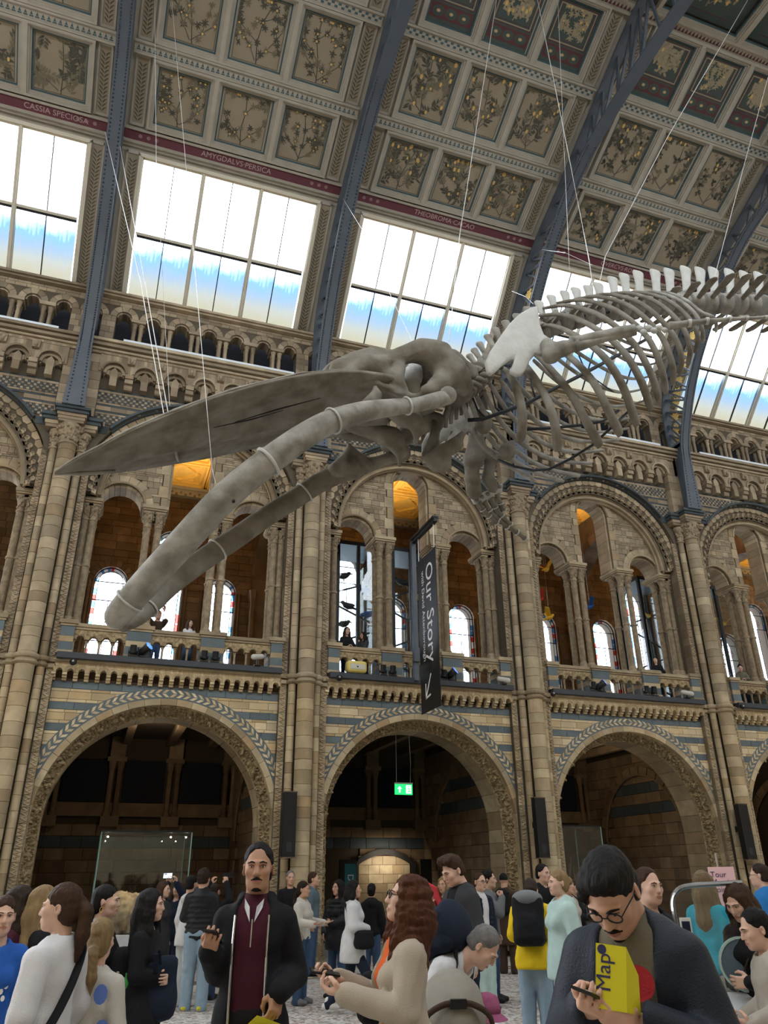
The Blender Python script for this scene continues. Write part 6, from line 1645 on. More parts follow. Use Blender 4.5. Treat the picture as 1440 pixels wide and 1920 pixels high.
def person(label, x, ytop, D=None, feet=None, face=0, sex='m', wd=1.0, top=('c_black', .012, .86, 'x'), inner=None, legs=('c_jean', .012), shoes='shoe_black', hair=('short', 'hair_dark'),
           arms=('down', 'down'), lean=0.0, head=(0, 0, 0), stance='stand', det=0, skin='skin_a', z0=0.0, on=None, key=None, glasses=False, beard=None, H=None, extra=None, hood=None):
    if feet is not None: fh = np.array([math.sin(YAW), math.cos(YAW), 0]); D = ((onZ(feet[0], feet[1], z0)-CAM) @ fh)/(ray_dir(x, ytop) @ fh)
    Q = atD(x, ytop, D) if on is None else onY(x, ytop, on)
    Hh = Q[2]-z0 if H is None else H
    loc = (Q[0], Q[1], z0); c = CAM[:2]-Q[:2]; rz = math.atan2(c[0], -c[1])+math.radians(face)
    t = thing('person', label, 'person', loc, rz); sc = Hh/1.765; wx = wd*.93; top = (top[0], top[1]*.55+.003, top[2], top[3])
    J = lambda p: np.array([p[0]*wx*sc, p[1]*sc, p[2]*sc])
    Rl = rotm(math.radians(lean)); hip0 = np.array([0, 0, .95*sc])
    U_ = lambda p: Rl @ (np.array([p[0]*wx*sc, p[1]*sc, p[2]*sc])-hip0)+hip0
    g = lambda r: r*sc
    nk = U_((0, .03, 1.49)); hd = sc*(1.03 if sex == 'm' else 1.0)*(1.0 if Hh > 1.5 else 1.08)
    hrot = rotm(0, 0, math.radians(head[1])) @ rotm(math.radians(head[0]+lean*.55), math.radians(head[2]), 0); HC = nk+hrot @ np.array([0, -.028*sc, .155*hd])
    if lean > 30:                               # keep the bent head where it was asked for
        a = rz; t.location = (Q[0]-(math.cos(a)*HC[0]-math.sin(a)*HC[1]), Q[1]-(math.sin(a)*HC[0]+math.cos(a)*HC[1]), z0)
    A = []
    for i, nm in enumerate(arms):
        e, w, d, n, ps = ARM[nm] if isinstance(nm, str) else nm; sg = -1 if i == 0 else 1; f = lambda v: (v[0]*(-sg)*.84, v[1], v[2])
        sh = U_((sg*.158, .015, 1.385)); ee = U_(f(e)); ww = U_(f(w)); A.append((sh, ee, ww, Rl @ np.array(f(d)), Rl @ np.array(f(n)), ps, sg))
    Lg = STANCE[stance] if isinstance(stance, str) else stance; bw = .92 if sex == 'f' else 1.0
    def torso(s, e, zlen, sleeves=True, skirt=0.0, sl_e=None, slen=1.0):
        k = g(.06)
        s.chain([U_((-.135, .015, 1.385)), U_((0, .02, 1.43)), U_((.135, .015, 1.385))], [g(.056+e), g(.066+e), g(.056+e)], k); s.ell(U_((0, .0, 1.3)), (g(.158*bw+e)*wx, g(.112+e), g(.17)), Rl, k); s.ell(U_((0, .0, 1.1)), (g(.152*bw+e)*wx, g(.104+e), g(.18)), Rl, k); s.ell(U_((0, .012, .95)), (g(.168+e)*wx, g(.118+e), g(.12)), Rl, k)
        s.cap(U_((0, .02, 1.42)), U_((0, .028, 1.475)), g(.072+e*.6), g(.062+e*.5), g(.04))
        if sex == 'f': s.ell(U_((-.07, -.085, 1.27)), (g(.06), g(.05+e), g(.06)), Rl, k); s.ell(U_((.07, -.085, 1.27)), (g(.06), g(.05+e), g(.06)), Rl, k)
        if zlen < .84: s.chain([U_((0, .01, .95)), U_((0, .012, zlen))], [g(.15+e), g(.16+e+skirt)], k); s.ell(U_((0, .01, (.95+zlen)/2)), (g(.175+e+skirt*.6)*wx, g(.135+e+skirt*.5), g((1.0-zlen)*.62)), Rl, k)
        if sleeves:
            se = e if sl_e is None else sl_e
            for sh, ee, ww, d, n, ps, sg in A:
                w2 = ee+(ww-ee)*slen if slen < 1.05 else ww
                if slen <= .35: s.chain([sh, sh+(ee-sh)*.72], [g(.066+se), g(.062+se)], g(.03))
                else: s.chain([sh, ee, w2], [g(.055+se*.9), g(.046+se), g(.034+se*.8)], g(.025))
        return s
    allp = [np.array([0, 0, 0]), HC]+[q for a in A for q in a[:3]]+[J(q) for L_ in Lg for q in L_[:2]]+[U_((0, 0, 1.45))]
    lo = np.min(allp, 0)-.24; hi = np.max(allp, 0)+.24; hs = .014 if det else .022
    # one continuous body
    b = SDF(lo, hi, .03); torso(b, -.024, .9, True); 
    for kn, an, tw in Lg: b.chain([J((kn[0]*.95, .01, .93)), J(kn), J(an)], [g(.078), g(.052), g(.038)], .03)
    b.cap(U_((0, .03, 1.42)), HC+hrot @ np.array([0, .02, -.08])*hd, g(.052), None, .03)
    bm = b.mb(); body = MB(); body.add(bm.v.tolist(), [tuple(q) for q in bm.f]); mats = [skin, 'lip', 'eye_white', 'eye_dark', hair[1]]
    hm = head_mb(sex, det); o = len(body.v); body.v += (hm.v*hd @ hrot.T+HC).tolist(); body.f += [tuple(i+o for i in f) for f in hm.f]; body.m += hm.m
    hp = []
    for sh, ee, ww, d, n, ps, sg in A:
        hmb = hand_mb(ps, det); V = hmb.v.copy()*(sc*1.0)
        if sg > 0: V[:, 0] *= -1
        Fm = frame_from(d, n); o = len(body.v); body.v += (V @ Fm.T+ww).tolist(); body.f += [tuple(i+o for i in (f if sg < 0 else f[::-1])) for f in hmb.f]; body.m += [0]*len(hmb.f)
        hp.append((ww+Fm @ np.array([0, .08*sc, -.03*sc]), Fm))
    mk('body', body, mats, t, smooth=True)
    if beard:
        bs = SDF((-.08, -.13, -.14), (.08, .02, .0), .006); bs.ell((0, -.036, -.085), (.049, .054, .038), k=.01); bs.ell((0, -.079, -.1), (.02, .017, .018), k=.02)
        if beard == 'goatee': bs = SDF((-.08, -.14, -.14), (.08, .02, .0), .005); bs.ell((0, -.084, -.098), (.02, .013, .018), k=.005); bs.cap((-.026, -.093, -.063), (-.003, -.106, -.055), .0055, .0075, .004); bs.cap((.026, -.093, -.063), (.003, -.106, -.055), .0055, .0075, .004); bs.ell((0, -.06, -.108), (.032, .035, .012), k=.01)
        else: bs.ell((0, -.12, -.045), (.05, .06, .05), k=.01, op='s'); bs.cap((-.025, -.092, -.058), (.025, -.092, -.058), .007, None, .01); bs.ell((0, -.108, -.067), (.018, .012, .006), k=.003, op='s')
        q = bs.mb(); m_ = MB(); m_.add((q.v*hd @ hrot.T+HC).tolist(), [tuple(f) for f in q.f]); mk('beard', m_, hair[1], t, smooth=True)
    if hair[0]:
        q = hair_mb(hair[0], det); m_ = MB(); m_.add((q.v*hd @ hrot.T+HC).tolist(), [tuple(f) for f in q.f]); mk('hat' if hair[0] == 'beanie' else 'hair', m_, hair[1], t, smooth=True)
    if glasses:
        gm = MB(); T = lambda p: hrot @ (np.array(p)*hd)+HC
        for q in (-1, 1):
            gm.tube([T((q*.033+.024*math.cos(a), -.108, .002+.018*math.sin(a))) for a in np.linspace(0, 2*PI, 15)], .0022 if not det else .0028, 5); gm.tube([T((q*.056, -.106, .006)), T((q*.078, -.03, .008)), T((q*.08, .02, .0))], .0022, 5)
        gm.tube([T((-.01, -.112, .004)), T((.01, -.112, .004))], .002, 5); mk('glasses', gm, 'blackmetal', t)
    if legs:
        s = SDF(lo, hi, hs); e = legs[1]
        s.ell(U_((0, .012, .95)), (g(.166+e)*wx, g(.116+e), g(.11)), Rl, g(.05))
        for kn, an, tw in Lg: s.chain([J((kn[0]*.9, .012, .9)), J(kn), J((an[0], an[1], .05 if an[2] < .1 else an[2]-.03))], [g(.088+e), g(.058+e), g(.044+e*1.3)], g(.02))
        s.wrinkle(.006*sc, 26, 2); mk_m = s.mesh('trousers', legs[0]); put('trousers', mk_m, t)
        for kn, an, tw in Lg:
            f = SDF(J(an)-.3, J(an)+.3, .013); R = rotm(0, 0, tw); a = J(an); lift = an[2]-.085; tip = a+R @ J((0, -.16, -.045)); heel = a+R @ J((0, .05, -.045))
            f.chain([heel, a+R @ J((0, -.06, -.035)), tip], [g(.04), g(.045), g(.035)], .03); f.cap(a+np.array([0, 0, -.01]), a+np.array([0, 0, .03]), g(.045), None, .03); f.below(2, (lift)*sc+.002, False) if lift < .02 else None
            put('shoe', f.mesh('shoe', shoes), t)
    mt, e, zl, op = top; s = SDF(lo, hi, hs)
    if inner:
        si = SDF(lo, hi, hs); torso(si, max(0, e-.014), max(.86, zl+.04), False); si.cap(U_((0, .025, 1.45)), U_((0, .02, 1.50)), g(.066), g(.06), .02); si.wrinkle(.003, 25, 4); put('undershirt', si.mesh('undershirt', inner), t)
    short = 't' in op; torso(s, e, zl, True, .02 if zl < .8 else 0.0, e+.004, .3 if short else .985)
    if 'c' in op: s.chain([U_((-.07, -.03, 1.475)), U_((-.075, .05, 1.50)), U_((.075, .05, 1.50)), U_((.07, -.03, 1.475))], [g(.022), g(.032), g(.032), g(.022)], .02)
    if 'h' in op: s.chain([U_((-.09, .05, 1.46)), U_((0, .12, 1.44)), U_((.09, .05, 1.46))], [g(.045), g(.06), g(.045)], .04)
    if 'n' in op: s.cap(U_((0, .025, 1.46)), U_((0, .015, 1.54)), g(.066), g(.06), .02)
    if 'q' in op:
        for i in range(9): zz = .9+i*.065; s.ell(U_((0, .0, zz)), (g(.178+e)*wx, g(.128+e), g(.03)), Rl, g(.02))
    s.wrinkle((.009 if 'w' in op else .006)*sc, 20, sum(map(ord, label)) % 97)
    # neck opening, hem and front opening
    s.cap(U_((0, -.005, 1.46)), U_((0, -.06, 1.62)), g(.052), g(.085), .012, op='s'); s.cap(U_((0, .025, 1.50)), U_((0, .03, 1.62)), g(.056), g(.075), .01, op='s') if 'h' not in op and 'c' not in op and 'n' not in op else None
    hem = U_((0, 0, zl)); s.box(hem+Rl @ np.array([0, 0, -.5*sc]), (.9*sc, .9*sc, .5*sc), Rl, .01, .012, op='s') if abs(lean) < 30 else s.box(U_((0, 0, zl-.22)), (.6*sc, .6*sc, .22*sc), Rl, .01, .012, op='s')
    for sh, ee, ww, d, n, ps, sg in A:           # keep sleeves that reach below the hem
        if not short: s.chain([sh, ee, ee+(ww-ee)*.97], [g(.055+e), g(.05+e), g(.036+e)], g(.01))
    if 'o' in op:
        w_ = .055 if 'O' not in op else .085
        s.box(U_((0, -.22, 1.18)), (g(w_), g(.185), g(.40)), Rl, .02, .01, op='s'); s.box(U_((0, -.2, .8)), (g(w_+.015), g(.16), g(.2)), Rl, .02, .01, op='s')
        s.cap(U_((0, -.16, 1.36)), U_((0, -.1, 1.6)), g(w_), g(w_+.05), .01, op='s')
    put('coat' if zl < .7 else ('jacket' if 'o' in op or 'c' in op or 'h' in op else 'top'), s.mesh('top', mt), t)
    if extra: extra(t, U_, J, g, A, HC, hrot, hd, sc)
    HANDS[key or label] = (t, hp, HC, hrot, hd, U_, sc, Rl)
    return t
def world(key, p):
    t = HANDS[key][0]; a = t.rotation_euler[2]; c, s = math.cos(a), math.sin(a); return np.array([t.location[0]+c*p[0]-s*p[1], t.location[1]+s*p[0]+c*p[1], t.location[2]+p[2]]), a
# ---- the crowd; x / ytop: where the crown of the head stands, D: distance from the camera, face: 0 towards us, 90 to the right
def ap(a, dx=0, dy=0, dz=0):                   # nudge of a stock arm pose
    e, w, d, n, ps = ARM[a]; return (e, (w[0]+dx, w[1]+dy, w[2]+dz), d, n, ps)
def zipline(mat='chrome', open_=.055):
    def f(t, U_, J, g, A, HC, hrot, hd, sc):
        for s in (-1, 1):
            m = MB(); m.tube([U_((s*open_*1.1, -.145+.05*max(0, (z-1.3)*5), z)) for z in np.linspace(.9, 1.42, 9)], .006*sc, 5); mk('zip', m, mat, t)
        m = MB(); m.tube([U_((0, -.128, 1.27)), U_((0, -.105, 1.40))], .005, 5); mk('zip', m, mat, t)
        m = MB()
        for s in (-1, 1): m.add([U_((s*.012, -.118, 1.385)), U_((s*.05, -.082, 1.455)), U_((s*.055, -.06, 1.50)), U_((s*.02, -.098, 1.46))], [(0, 1, 2, 3)])
        mk('shirt_collar', m, 'c_white', t)
    return f
# foreground
person('man in open black jacket over burgundy jumper, holding phone and leaflet', 486, 1586, 4.7, face=-8, top=('c_black', .034, .80, 'ocO'), inner='c_burgundy', legs=('c_black', .02), hair=('fade', 'hair_black'), arms=(((-.23, .05, 1.15), (-.24, -.22, 1.26), (.25, -.75, .5), (.3, .3, 1), 'hold'), ((-.27, .06, 1.13), (-.20, -.17, 1.07), (.15, -.35, -1), (.6, .5, 0), 'hold')), det=1, skin='skin_b', wd=1.04, key='main', extra=zipline(open_=.085), beard='goatee', head=(-2, 4, 0))
person('man in navy hooded parka looking down at his phone, holding a yellow map', 1160, 1583, 2.85, face=-14, top=('c_parka', .05, .78, 'ohO'), inner='c_khaki', legs=('c_jeandark', .02), hair=('swept', 'hair_black'), arms=(((-.29, -.03, 1.13), (-.10, -.28, 1.27), (.35, -.75, .1), (.2, .5, .9), 'hold'), ((-.30, -.04, 1.13), (-.06, -.29, 1.25), (.8, -.5, .2), (.2, .6, .8), 'hold')), det=1, skin='skin_a', wd=1.06, key='mapman', glasses=True, beard='goatee', head=(44, -8, 0), H=1.86)
person('woman in beige trench coat with long curly auburn hair, facing left', 752, 1642, 4.2, face=-78, sex='f', top=('c_trench', .03, .42, 'cow'), inner='c_orange', legs=('c_jeandark', .01), hair=('curly', 'hair_auburn'), arms=(((-.24, -.05, 1.14), (-.09, -.34, 1.27), (.3, -.9, .1), (.2, .3, 1), 'hold'), ((-.24, -.03, 1.14), (-.12, -.33, 1.22), (.4, -.9, .15), (.2, .3, 1), 'hold')), det=1, skin='skin_c', key='trench', glasses=True, head=(-12, 0, 0))
person('woman in white jumper with brown ponytail, seen from behind', 122, 1659, 4.35, face=-128, sex='f', wd=1.1, top=('c_white', .026, .86, 'w'), legs=('c_black', .012), hair=('pony', 'hair_brown'), arms=(ap('down', 0, -.08, .05), 'down'), det=1, skin='skin_c', key='white', head=(0, 18, 0))
person('girl in bright blue T-shirt at the left edge', 12, 1682, 5.0, face=8, sex='f', wd=.95, top=('c_blue', .02, .84, 't'), legs=('c_jean', .01), hair=('low', 'hair_brown'), det=1, skin='skin_c', key='bluegirl')
person('girl with dark hair and glasses behind the girl in blue', 46, 1662, 5.9, face=75, sex='f', top=('c_burgundy', .02, .84, 'o'), inner='c_charcoal', hair=('long', 'hair_dark'), skin='skin_c', glasses=True)
person('girl with long straight blond hair behind the white jumper', 90, 1662, 5.9, face=105, sex='f', top=('c_black', .02, .84, 'o'), inner='c_burgundy', hair=('long', 'hair_blond'), skin='skin_c')
person('small blond child in white jumper with blue patches', 193, 1730, 4.55, face=165, sex='f', wd=.9, top=('c_cream', .02, .80, 'w'), legs=('c_jeanlight', .02), hair=('low', 'hair_blond'), det=1, skin='skin_c', key='child')
person('woman with gold earring, dark hair and black waistcoat over white blouse', 203, 1661, 6.2, face=78, sex='f', top=('c_black', .025, .85, 't'), inner='c_white', legs=('c_jeanlight', .02), hair=('low', 'hair_black'), arms=('fold', 'fold'), skin='skin_c', key='earring')
person('woman in black suit with very long black hair, carrying a tote bag', 287, 1668, 6.2, face=70, sex='f', wd=.9, top=('c_black', .016, .76, 'c'), legs=('c_black', .03), hair=('longer', 'hair_black'), arms=('fold', 'fold'), skin='skin_c', key='tote')
person('woman in long dark grey coat behind the black-haired woman', 309, 1653, 12.3, face=60, sex='f', top=('c_charcoal', .03, .55, 'c'), legs=('c_black', .01), hair=('shoulder', 'hair_brown'), skin='skin_c')
person('woman in navy body warmer raising a phone with both hands', 333, 1655, 12.9, face=-20, sex='f', top=('c_navy', .03, .84, 'c'), legs=('c_jeandark', .01), hair=('shoulder', 'hair_brown'), arms=('up', 'up'), skin='skin_c', key='phoneup', head=(-20, 0, 0))
person('man in black puffer jacket and pale jeans, back to us', 384, 1631, feet=(372, 1895), face=160, wd=1.22, top=('c_puffer', .04, .84, 'qc'), legs=('c_jeanlight', .03), shoes='map_yellow', hair=('curlytop', 'hair_dark'), arms=('phone', 'phone'), key='puffer')
person('person in white hoodie and trousers left of the black puffer jacket', 362, 1643, feet=(340, 1888), face=130, wd=.95, top=('c_white', .035, .80, 'h'), legs=('c_pale', .03), shoes='shoe_white', hair=('short', 'hair_black'))
person('person in black holding a dark phone high above the crowd', 404, 1658, 12.6, face=150, top=('c_black', .03, .84, 'c'), hair=('short', 'hair_dark'), arms=('upside', 'upside'), key='darkphone')
person('grey-haired man in black T-shirt in front of the pier', 545, 1634, 15.2, face=0, top=('c_black', .02, .84, 't'), hair=('greyshort', 'hair_grey'), head=(0, 10, 0))
person('man in blue-grey shirt in profile beside the arch', 589, 1637, 15.4, face=75, top=('c_slate', .02, .84, 'c'), hair=('short', 'hair_brown'))
person('woman in white denim jacket gesturing with her hand', 570, 1653, feet=(556, 1884), face=68, sex='f', wd=1.2, top=('c_cream', .03, .90, 'c'), legs=('c_jean', .02), shoes='c_grey', hair=('low', 'hair_dark'), arms=('point', 'point'), key='gesture')
person('woman in black quilted coat and blue jeans, arms folded', 634, 1650, feet=(622, 1872), face=-42, sex='f', wd=1.22, top=('c_puffer', .05, .70, 'qc'), legs=('c_jean', .01), hair=('long', 'hair_black'), arms=('pocket', 'fold'))
person('woman striding in long white cardigan with dark bob', 664, 1651, feet=(655, 1903), face=88, sex='f', wd=1.2, top=('c_white', .045, .66, 'w'), legs=('c_jeandark', .014), shoes='shoe_white', hair=('bob', 'hair_black'), arms=('fold', 'fold'), stance='walk', key='cardigan')
person('dark-haired person in black hoodie behind the white cardigan', 697, 1657, 13.3, face=170, sex='f', top=('c_black', .035, .84, 'h'), hair=('bun', 'hair_black'))
person('person in dark clothes standing deep in the doorway', 776, 1642, 20.5, face=20, top=('c_black', .03, .84, 'c'), hair=('short', 'hair_black'))
person('woman with hair bun and navy backpack looking left', 796, 1655, 11.0, face=-100, sex='f', top=('c_black', .03, .84, 'c'), hair=('bun', 'hair_ash'), glasses=True, key='bunbag')
person('blond woman in dark jacket half hidden by the red book', 832, 1643, 11.6, face=-30, sex='f', top=('c_charcoal', .03, .84, 'h'), hair=('long', 'hair_blond'))
person('tall bearded man in dark grey jacket reading a red book', 858, 1602, 8.0, face=-52, top=('c_charcoal', .035, .80, 'oh'), inner='c_black', legs=('c_jeandark', .015), hair=('quiff', 'hair_brown'), arms=('read', 'down'), key='reader', beard='full', head=(24, -4, 0), skin='skin_c', det=1)
person('person in navy quilted jacket and white shirt right of the reader', 899, 1638, 11.5, face=40, top=('c_navy', .035, .84, 'qo'), inner='c_white', legs=('c_mint', .04), hair=('short', 'hair_brown'), arms=('down', 'down'), glasses=True, skin='skin_c')
person('youth in grey hoodie with dark hair looking right', 916, 1634, 12.2, face=75, top=('c_grey', .03, .84, 'h'), hair=('curlytop', 'hair_black'), arms=('chin', 'down'), skin='skin_c')
person('person in long brown coat and black beanie, back to us', 944, 1640, feet=(937, 1826), face=165, wd=1.2, top=('c_brown', .045, .50, 'c'), legs=('c_brown', .03), hair=('beanie', 'c_black'), key='browncoat')
person('person in yellow jacket and pale jeans bending head down, seen from behind', 990, 1657, 8.7, face=172, wd=1.08, top=('c_yellow', .04, .80, 'hw'), legs=('c_jeanlight', .025), shoes='shoe_white', hair=('short', 'hair_dark'), arms=('phonelow', 'phone'), lean=9, head=(38, 0, 0), key='yellow', H=1.72)
person('woman in mint green jacket with blond bun looking left', 1044, 1632, 8.2, face=-62, sex='f', wd=1.06, top=('c_mint', .04, .76, 'h'), legs=('c_pale', .03), hair=('bun', 'hair_blond'), skin='skin_c')
person('man in black behind the mint green jacket', 1017, 1622, 11.8, face=50, top=('c_black', .025, .84, 'c'), hair=('fade', 'hair_black'), skin='skin_c')
person('person in cream fleece behind the mint green jacket', 1062, 1643, 11.5, face=60, sex='f', top=('c_sand', .04, .84, 'hw'), hair=('low', 'hair_dark'))
person('girl in dark coat holding a phone near the glass case', 1076, 1650, 13.0, face=70, sex='f', top=('c_black', .03, .70, 'c'), hair=('low', 'hair_brown'), arms=('phone', 'phone'), skin='skin_c')
person('man with short hair hidden behind the navy parka', 1212, 1631, 5.8, face=40, top=('c_black', .03, .84, 'c'), hair=('short', 'hair_brown'), skin='skin_c')
person('woman in black jumper with long brown hair looking down', 1388, 1649, 5.6, face=-24, sex='f', wd=.95, top=('c_black', .018, .84, 'n'), legs=('c_jean', .01), hair=('long', 'hair_brown'), arms=('down', 'fold'), det=1, skin='skin_c', key='strap', head=(26, -10, 0))
person('boy in sand-coloured hoodie at the right edge', 1420, 1711, 5.1, face=-66, wd=.88, top=('c_sand', .035, .78, 'h'), legs=('c_jean', .02), hair=('fade', 'hair_black'), arms=('phonelow', 'phonelow'), det=1, skin='skin_c', head=(14, 0, 0), key='boy')
person('man in bright blue hooded jacket at the right edge', 1420, 1622, 9.6, face=-100, wd=1.1, top=('c_bluejacket', .045, .80, 'h'), hair=('short', 'hair_dark'), glasses=True, skin='skin_c')
person('woman in teal jumper with long light hair behind the glass', 1316, 1634, 7.6, face=150, sex='f', top=('c_teal', .03, .84, 'w'), legs=('c_jean', .01), hair=('long', 'hair_ash'), skin='skin_c')
person('bending man in white T-shirt with navy backpack, leaning over a pushchair', 905, 1740, 5.6, face=62, wd=1.12, top=('c_white', .02, .86, 't'), legs=('c_navy', .02), hair=('greyshort', 'hair_grey'), arms=('grab', 'grab'), lean=72, head=(8, 12, 0), skin='skin_c', key='bend', H=1.8, det=1)
# on the balcony
person('man on the balcony raising a folded paper and camera', 298, 1147, on=1.15, z0=6.03, face=15, top=('c_brown', .02, .84, 't'), arms=('upside', 'up'), hair=('short', 'hair_dark'), key='paperman')
person('girl on the balcony holding a green plush toy', 357, 1163, on=1.0, z0=6.03, face=25, sex='f', top=('c_white', .02, .84, 'x'), arms=('rail', 'rail'), hair=('long', 'hair_brown'), skin='skin_c', key='plush')
person('woman in black with long dark hair leaning on the balcony rail', 649, 1178, on=.75, z0=6.03, face=22, sex='f', top=('c_black', .03, .84, 'x'), arms=('rail', 'rail'), hair=('long', 'hair_dark'), skin='skin_c', lean=6)
person('woman with curly black hair resting her chin on the balcony', 683, 1187, on=.75, z0=6.03, face=-42, sex='f', top=('c_charcoal', .03, .84, 'x'), arms=('chin', 'rail'), hair=('curly', 'hair_black'), skin='skin_b', lean=6)
person('woman in black hood looking up from the right balcony', 1228, 1233, on=.75, z0=6.03, face=12, sex='f', top=('c_black', .03, .84, 'h'), arms=('rail', 'rail'), hair=('shoulder', 'hair_black'), skin='skin_c', head=(-20, 0, 0))
person('man in grey hoodie reading on the far right balcony', 1386, 1247, on=.75, z0=6.03, face=10, top=('c_khaki', .03, .84, 'h'), arms=('rail', 'rail'), hair=('fade', 'hair_black'), skin='skin_c', head=(25, 0, 0))
# ------------------------------------------------------------------ signs, lamps, cases, bags and things in hands
def solid(name, label, cat, mb, mats, loc=None, rz=0.0, smooth=False, group=None, parts=()):
    """thing made of one mesh or of named parts; meshes are given round the thing's own base point"""
    t = thing(name, label, cat, loc, rz, group)
    for pn, pm, mt, sm in ([(name, mb, mats, smooth)] if mb is not None else [])+list(parts): mk(pn, pm, mt, t, smooth=sm)
    return t
# ---- hanging banner on its bracket
XB = 8.74
br_ = thing('banner_bracket', 'grey metal bracket post on the balcony that carries the banner', 'bracket', (XB, -.05, 6.05))
m = MB(); m.box(-.06, .06, -.05, .08, -.05, 3.66); mk('post', m, 'iron', br_)
m = MB(); m.box(-.05, .05, -1.55, .1, 3.55, 3.66); m.box(-.075, .075, -1.55, .05, 3.64, 3.70); mk('arm', m, 'blackmetal', br_)
m = MB(); m.box(-.09, .09, -.12, -.02, .4, .75); mk('winch_box', m, 'iron', br_)
m = MB()
for y in (-.42, -1.42): m.tube([(0, y+.05, 3.55), (0, y+.05, 2.88)], .008, 5)
mk('hanger_wire', m, 'wire', br_)
bn = thing('banner', 'tall black banner with white lettering Our Story and an arrow', 'banner', (XB, -.92, 5.15))
m = MB(); m.box(-.008, .008, -.575, .575, 0, 3.8); mk('cloth', m, 'c_charcoal' if False else 'blackmetal', bn)
m = MB(); m.tube([(0, -.58, 3.8), (0, .58, 3.8)], .02, 8); m.tube([(0, -.58, 0), (0, .58, 0)], .02, 8); mk('rod', m, 'blackmetal', bn)
newmat('white_print', (.8, .8, .8), rough=.7, emit=None)
BM = Matrix(((0, 0, -1, 0), (0, -1, 0, 0), (-1, 0, 0, 0), (0, 0, 0, 1)))
def bprint(s, size, y, z, sx=1.0):
    me = text_mesh(s, size, 'white_print', .001); me.transform(BM @ Matrix.Scale(sx, 4, (1, 0, 0))); return put('lettering', me, bn, (-.011, y, z))
bprint('Our Story', .60, -.14, 2.32, 1.0); bprint('with David Attenborough', .225, .26, 2.32, .98)
m = MB()
for a, b_ in (((-.06, .80), (.26, .30)), ((.26, .30), (.26, .62)), ((.26, .30), (.0, .34))):
    A = np.array([-.012, a[0], a[1]]); B = np.array([-.012, b_[0], b_[1]]); d = B-A; L_ = np.linalg.norm(d); d /= L_; m.obox((A+B)/2, d*(L_/2+.02), (.002, 0, 0), np.cross(d, (1, 0, 0))*.022)
mk('arrow', m, 'white_print', bn)
# ---- exit sign in the middle arch
newmat('exit_green', (.0, .42, .10), rough=.4, emit=(.02, .75, .16), es=.55); newmat('exit_white', (.8, .9, .85), rough=.4, emit=(.9, 1, .95), es=.6)
e0 = onY(757, 1490, 2.6); ex = thing('exit_sign', 'green emergency exit sign hanging on chains in the arch', 'sign', tuple(e0))
m = MB(); m.box(-.24, .24, -.02, .03, 0, .26); mk('panel', m, 'exit_green', ex); m = MB(); m.box(-.25, .25, -.03, .04, .26, .30); mk('housing', m, 'white_metal', ex)
m = MB(); m.prism([(-.12, .21), (-.18, .14), (-.14, .14), (-.14, .05), (-.10, .05), (-.10, .14), (-.06, .14)], -.026, -.02); m.box(.06, .2, -.024, -.02, .03, .23); mk('pictogram', m, 'exit_white', ex)
m = MB(); m.tube([(.12, -.028, .16), (.14, -.028, .10), (.10, -.028, .05)], .012, 4); m.tube([(.14, -.028, .10), (.18, -.028, .06)], .012, 4); m.tube([(.11, -.028, .15), (.17, -.028, .14)], .01, 4); m.ell((.125, -.028, .195), (.018, .005, .018), 8, 5); mk('running_figure', m, 'exit_green', ex)
m = MB(); m.tube([(-.2, 0, .3), (-.2, 0, 1.55)], .008, 5); m.tube([(.19, 0, .3), (.21, 0, .8), (.18, 0, 1.55)], .008, 5); mk('chain', m, 'white_metal', ex)
# ---- tall black speaker columns on the piers
for x, y0, y1, w, lab in ((542, 1484, 1609, .27, 'tall black speaker column on the pier left of the banner'), (1014, 1495, 1610, .28, 'tall black speaker column on the pier right of the banner'), (1398, 1507, 1613, .3, 'tall black speaker column on the rightmost pier')):
    a = onY(x, y0, -.28); b_ = onY(x, y1, -.28); xx = (a[0]+b_[0])/2; hh = a[2]-b_[2]
    t = thing('speaker_column', lab, 'speaker', (xx, -.28, b_[2]), 0, 'speaker columns')
    m = MB(); m.box(-w/2, w/2, -.07, .1, .02, hh-.02); mk('cabinet', m, 'black_panel', t); m = MB(); m.box(-w/2-.01, w/2+.01, -.075, .11, 0, .02); m.box(-w/2-.01, w/2+.01, -.075, .11, hh-.02, hh); mk('end_cap', m, 'stone_in', t)
    m = MB(); m.box(-w*.2, w*.2, -.073, -.07, .12, .3); mk('badge', m, 'c_charcoal', t); m = MB(); m.box(-.05, .05, .1, .3, hh*.5, hh*.6); mk('wall_bracket', m, 'blackmetal', t)
# ---- stage lights and cameras along the balcony ledge
newmat('lens_blue', (.10, .30, .85), rough=.1, spec=.8, emit=(.10, .28, .9), es=.35)  # faint blue glow put in for sky reflected in the lens
def ledge(x, y=1240): p = onY(x, y, .05); return (p[0], .05, 6.08)
def spot_big(x, lab, rz):
    t = thing('stage_light', lab, 'stage light', ledge(x), rz, 'stage lights on the balcony ledge'); d = np.array([.55, -.6, .55]); d /= np.linalg.norm(d); c = np.array([0, 0, .18])
    m = MB(); m.tube([c-d*.16, c-d*.15, c+d*.02, c+d*.14], [.05, .08, .08, .10], 12); mk('housing', m, 'blackmetal', t, smooth=True); m = MB(); m.tube([c+d*.135, c+d*.15], [.10, .09], 14); mk('lens', m, 'lens_blue', t)
    m = MB(); m.tube([(-.13, 0, .22), (-.13, 0, .03), (.13, 0, .03), (.13, 0, .22)], .015, 5); m.box(-.1, .1, -.08, .08, 0, .03); mk('yoke', m, 'blackmetal', t)
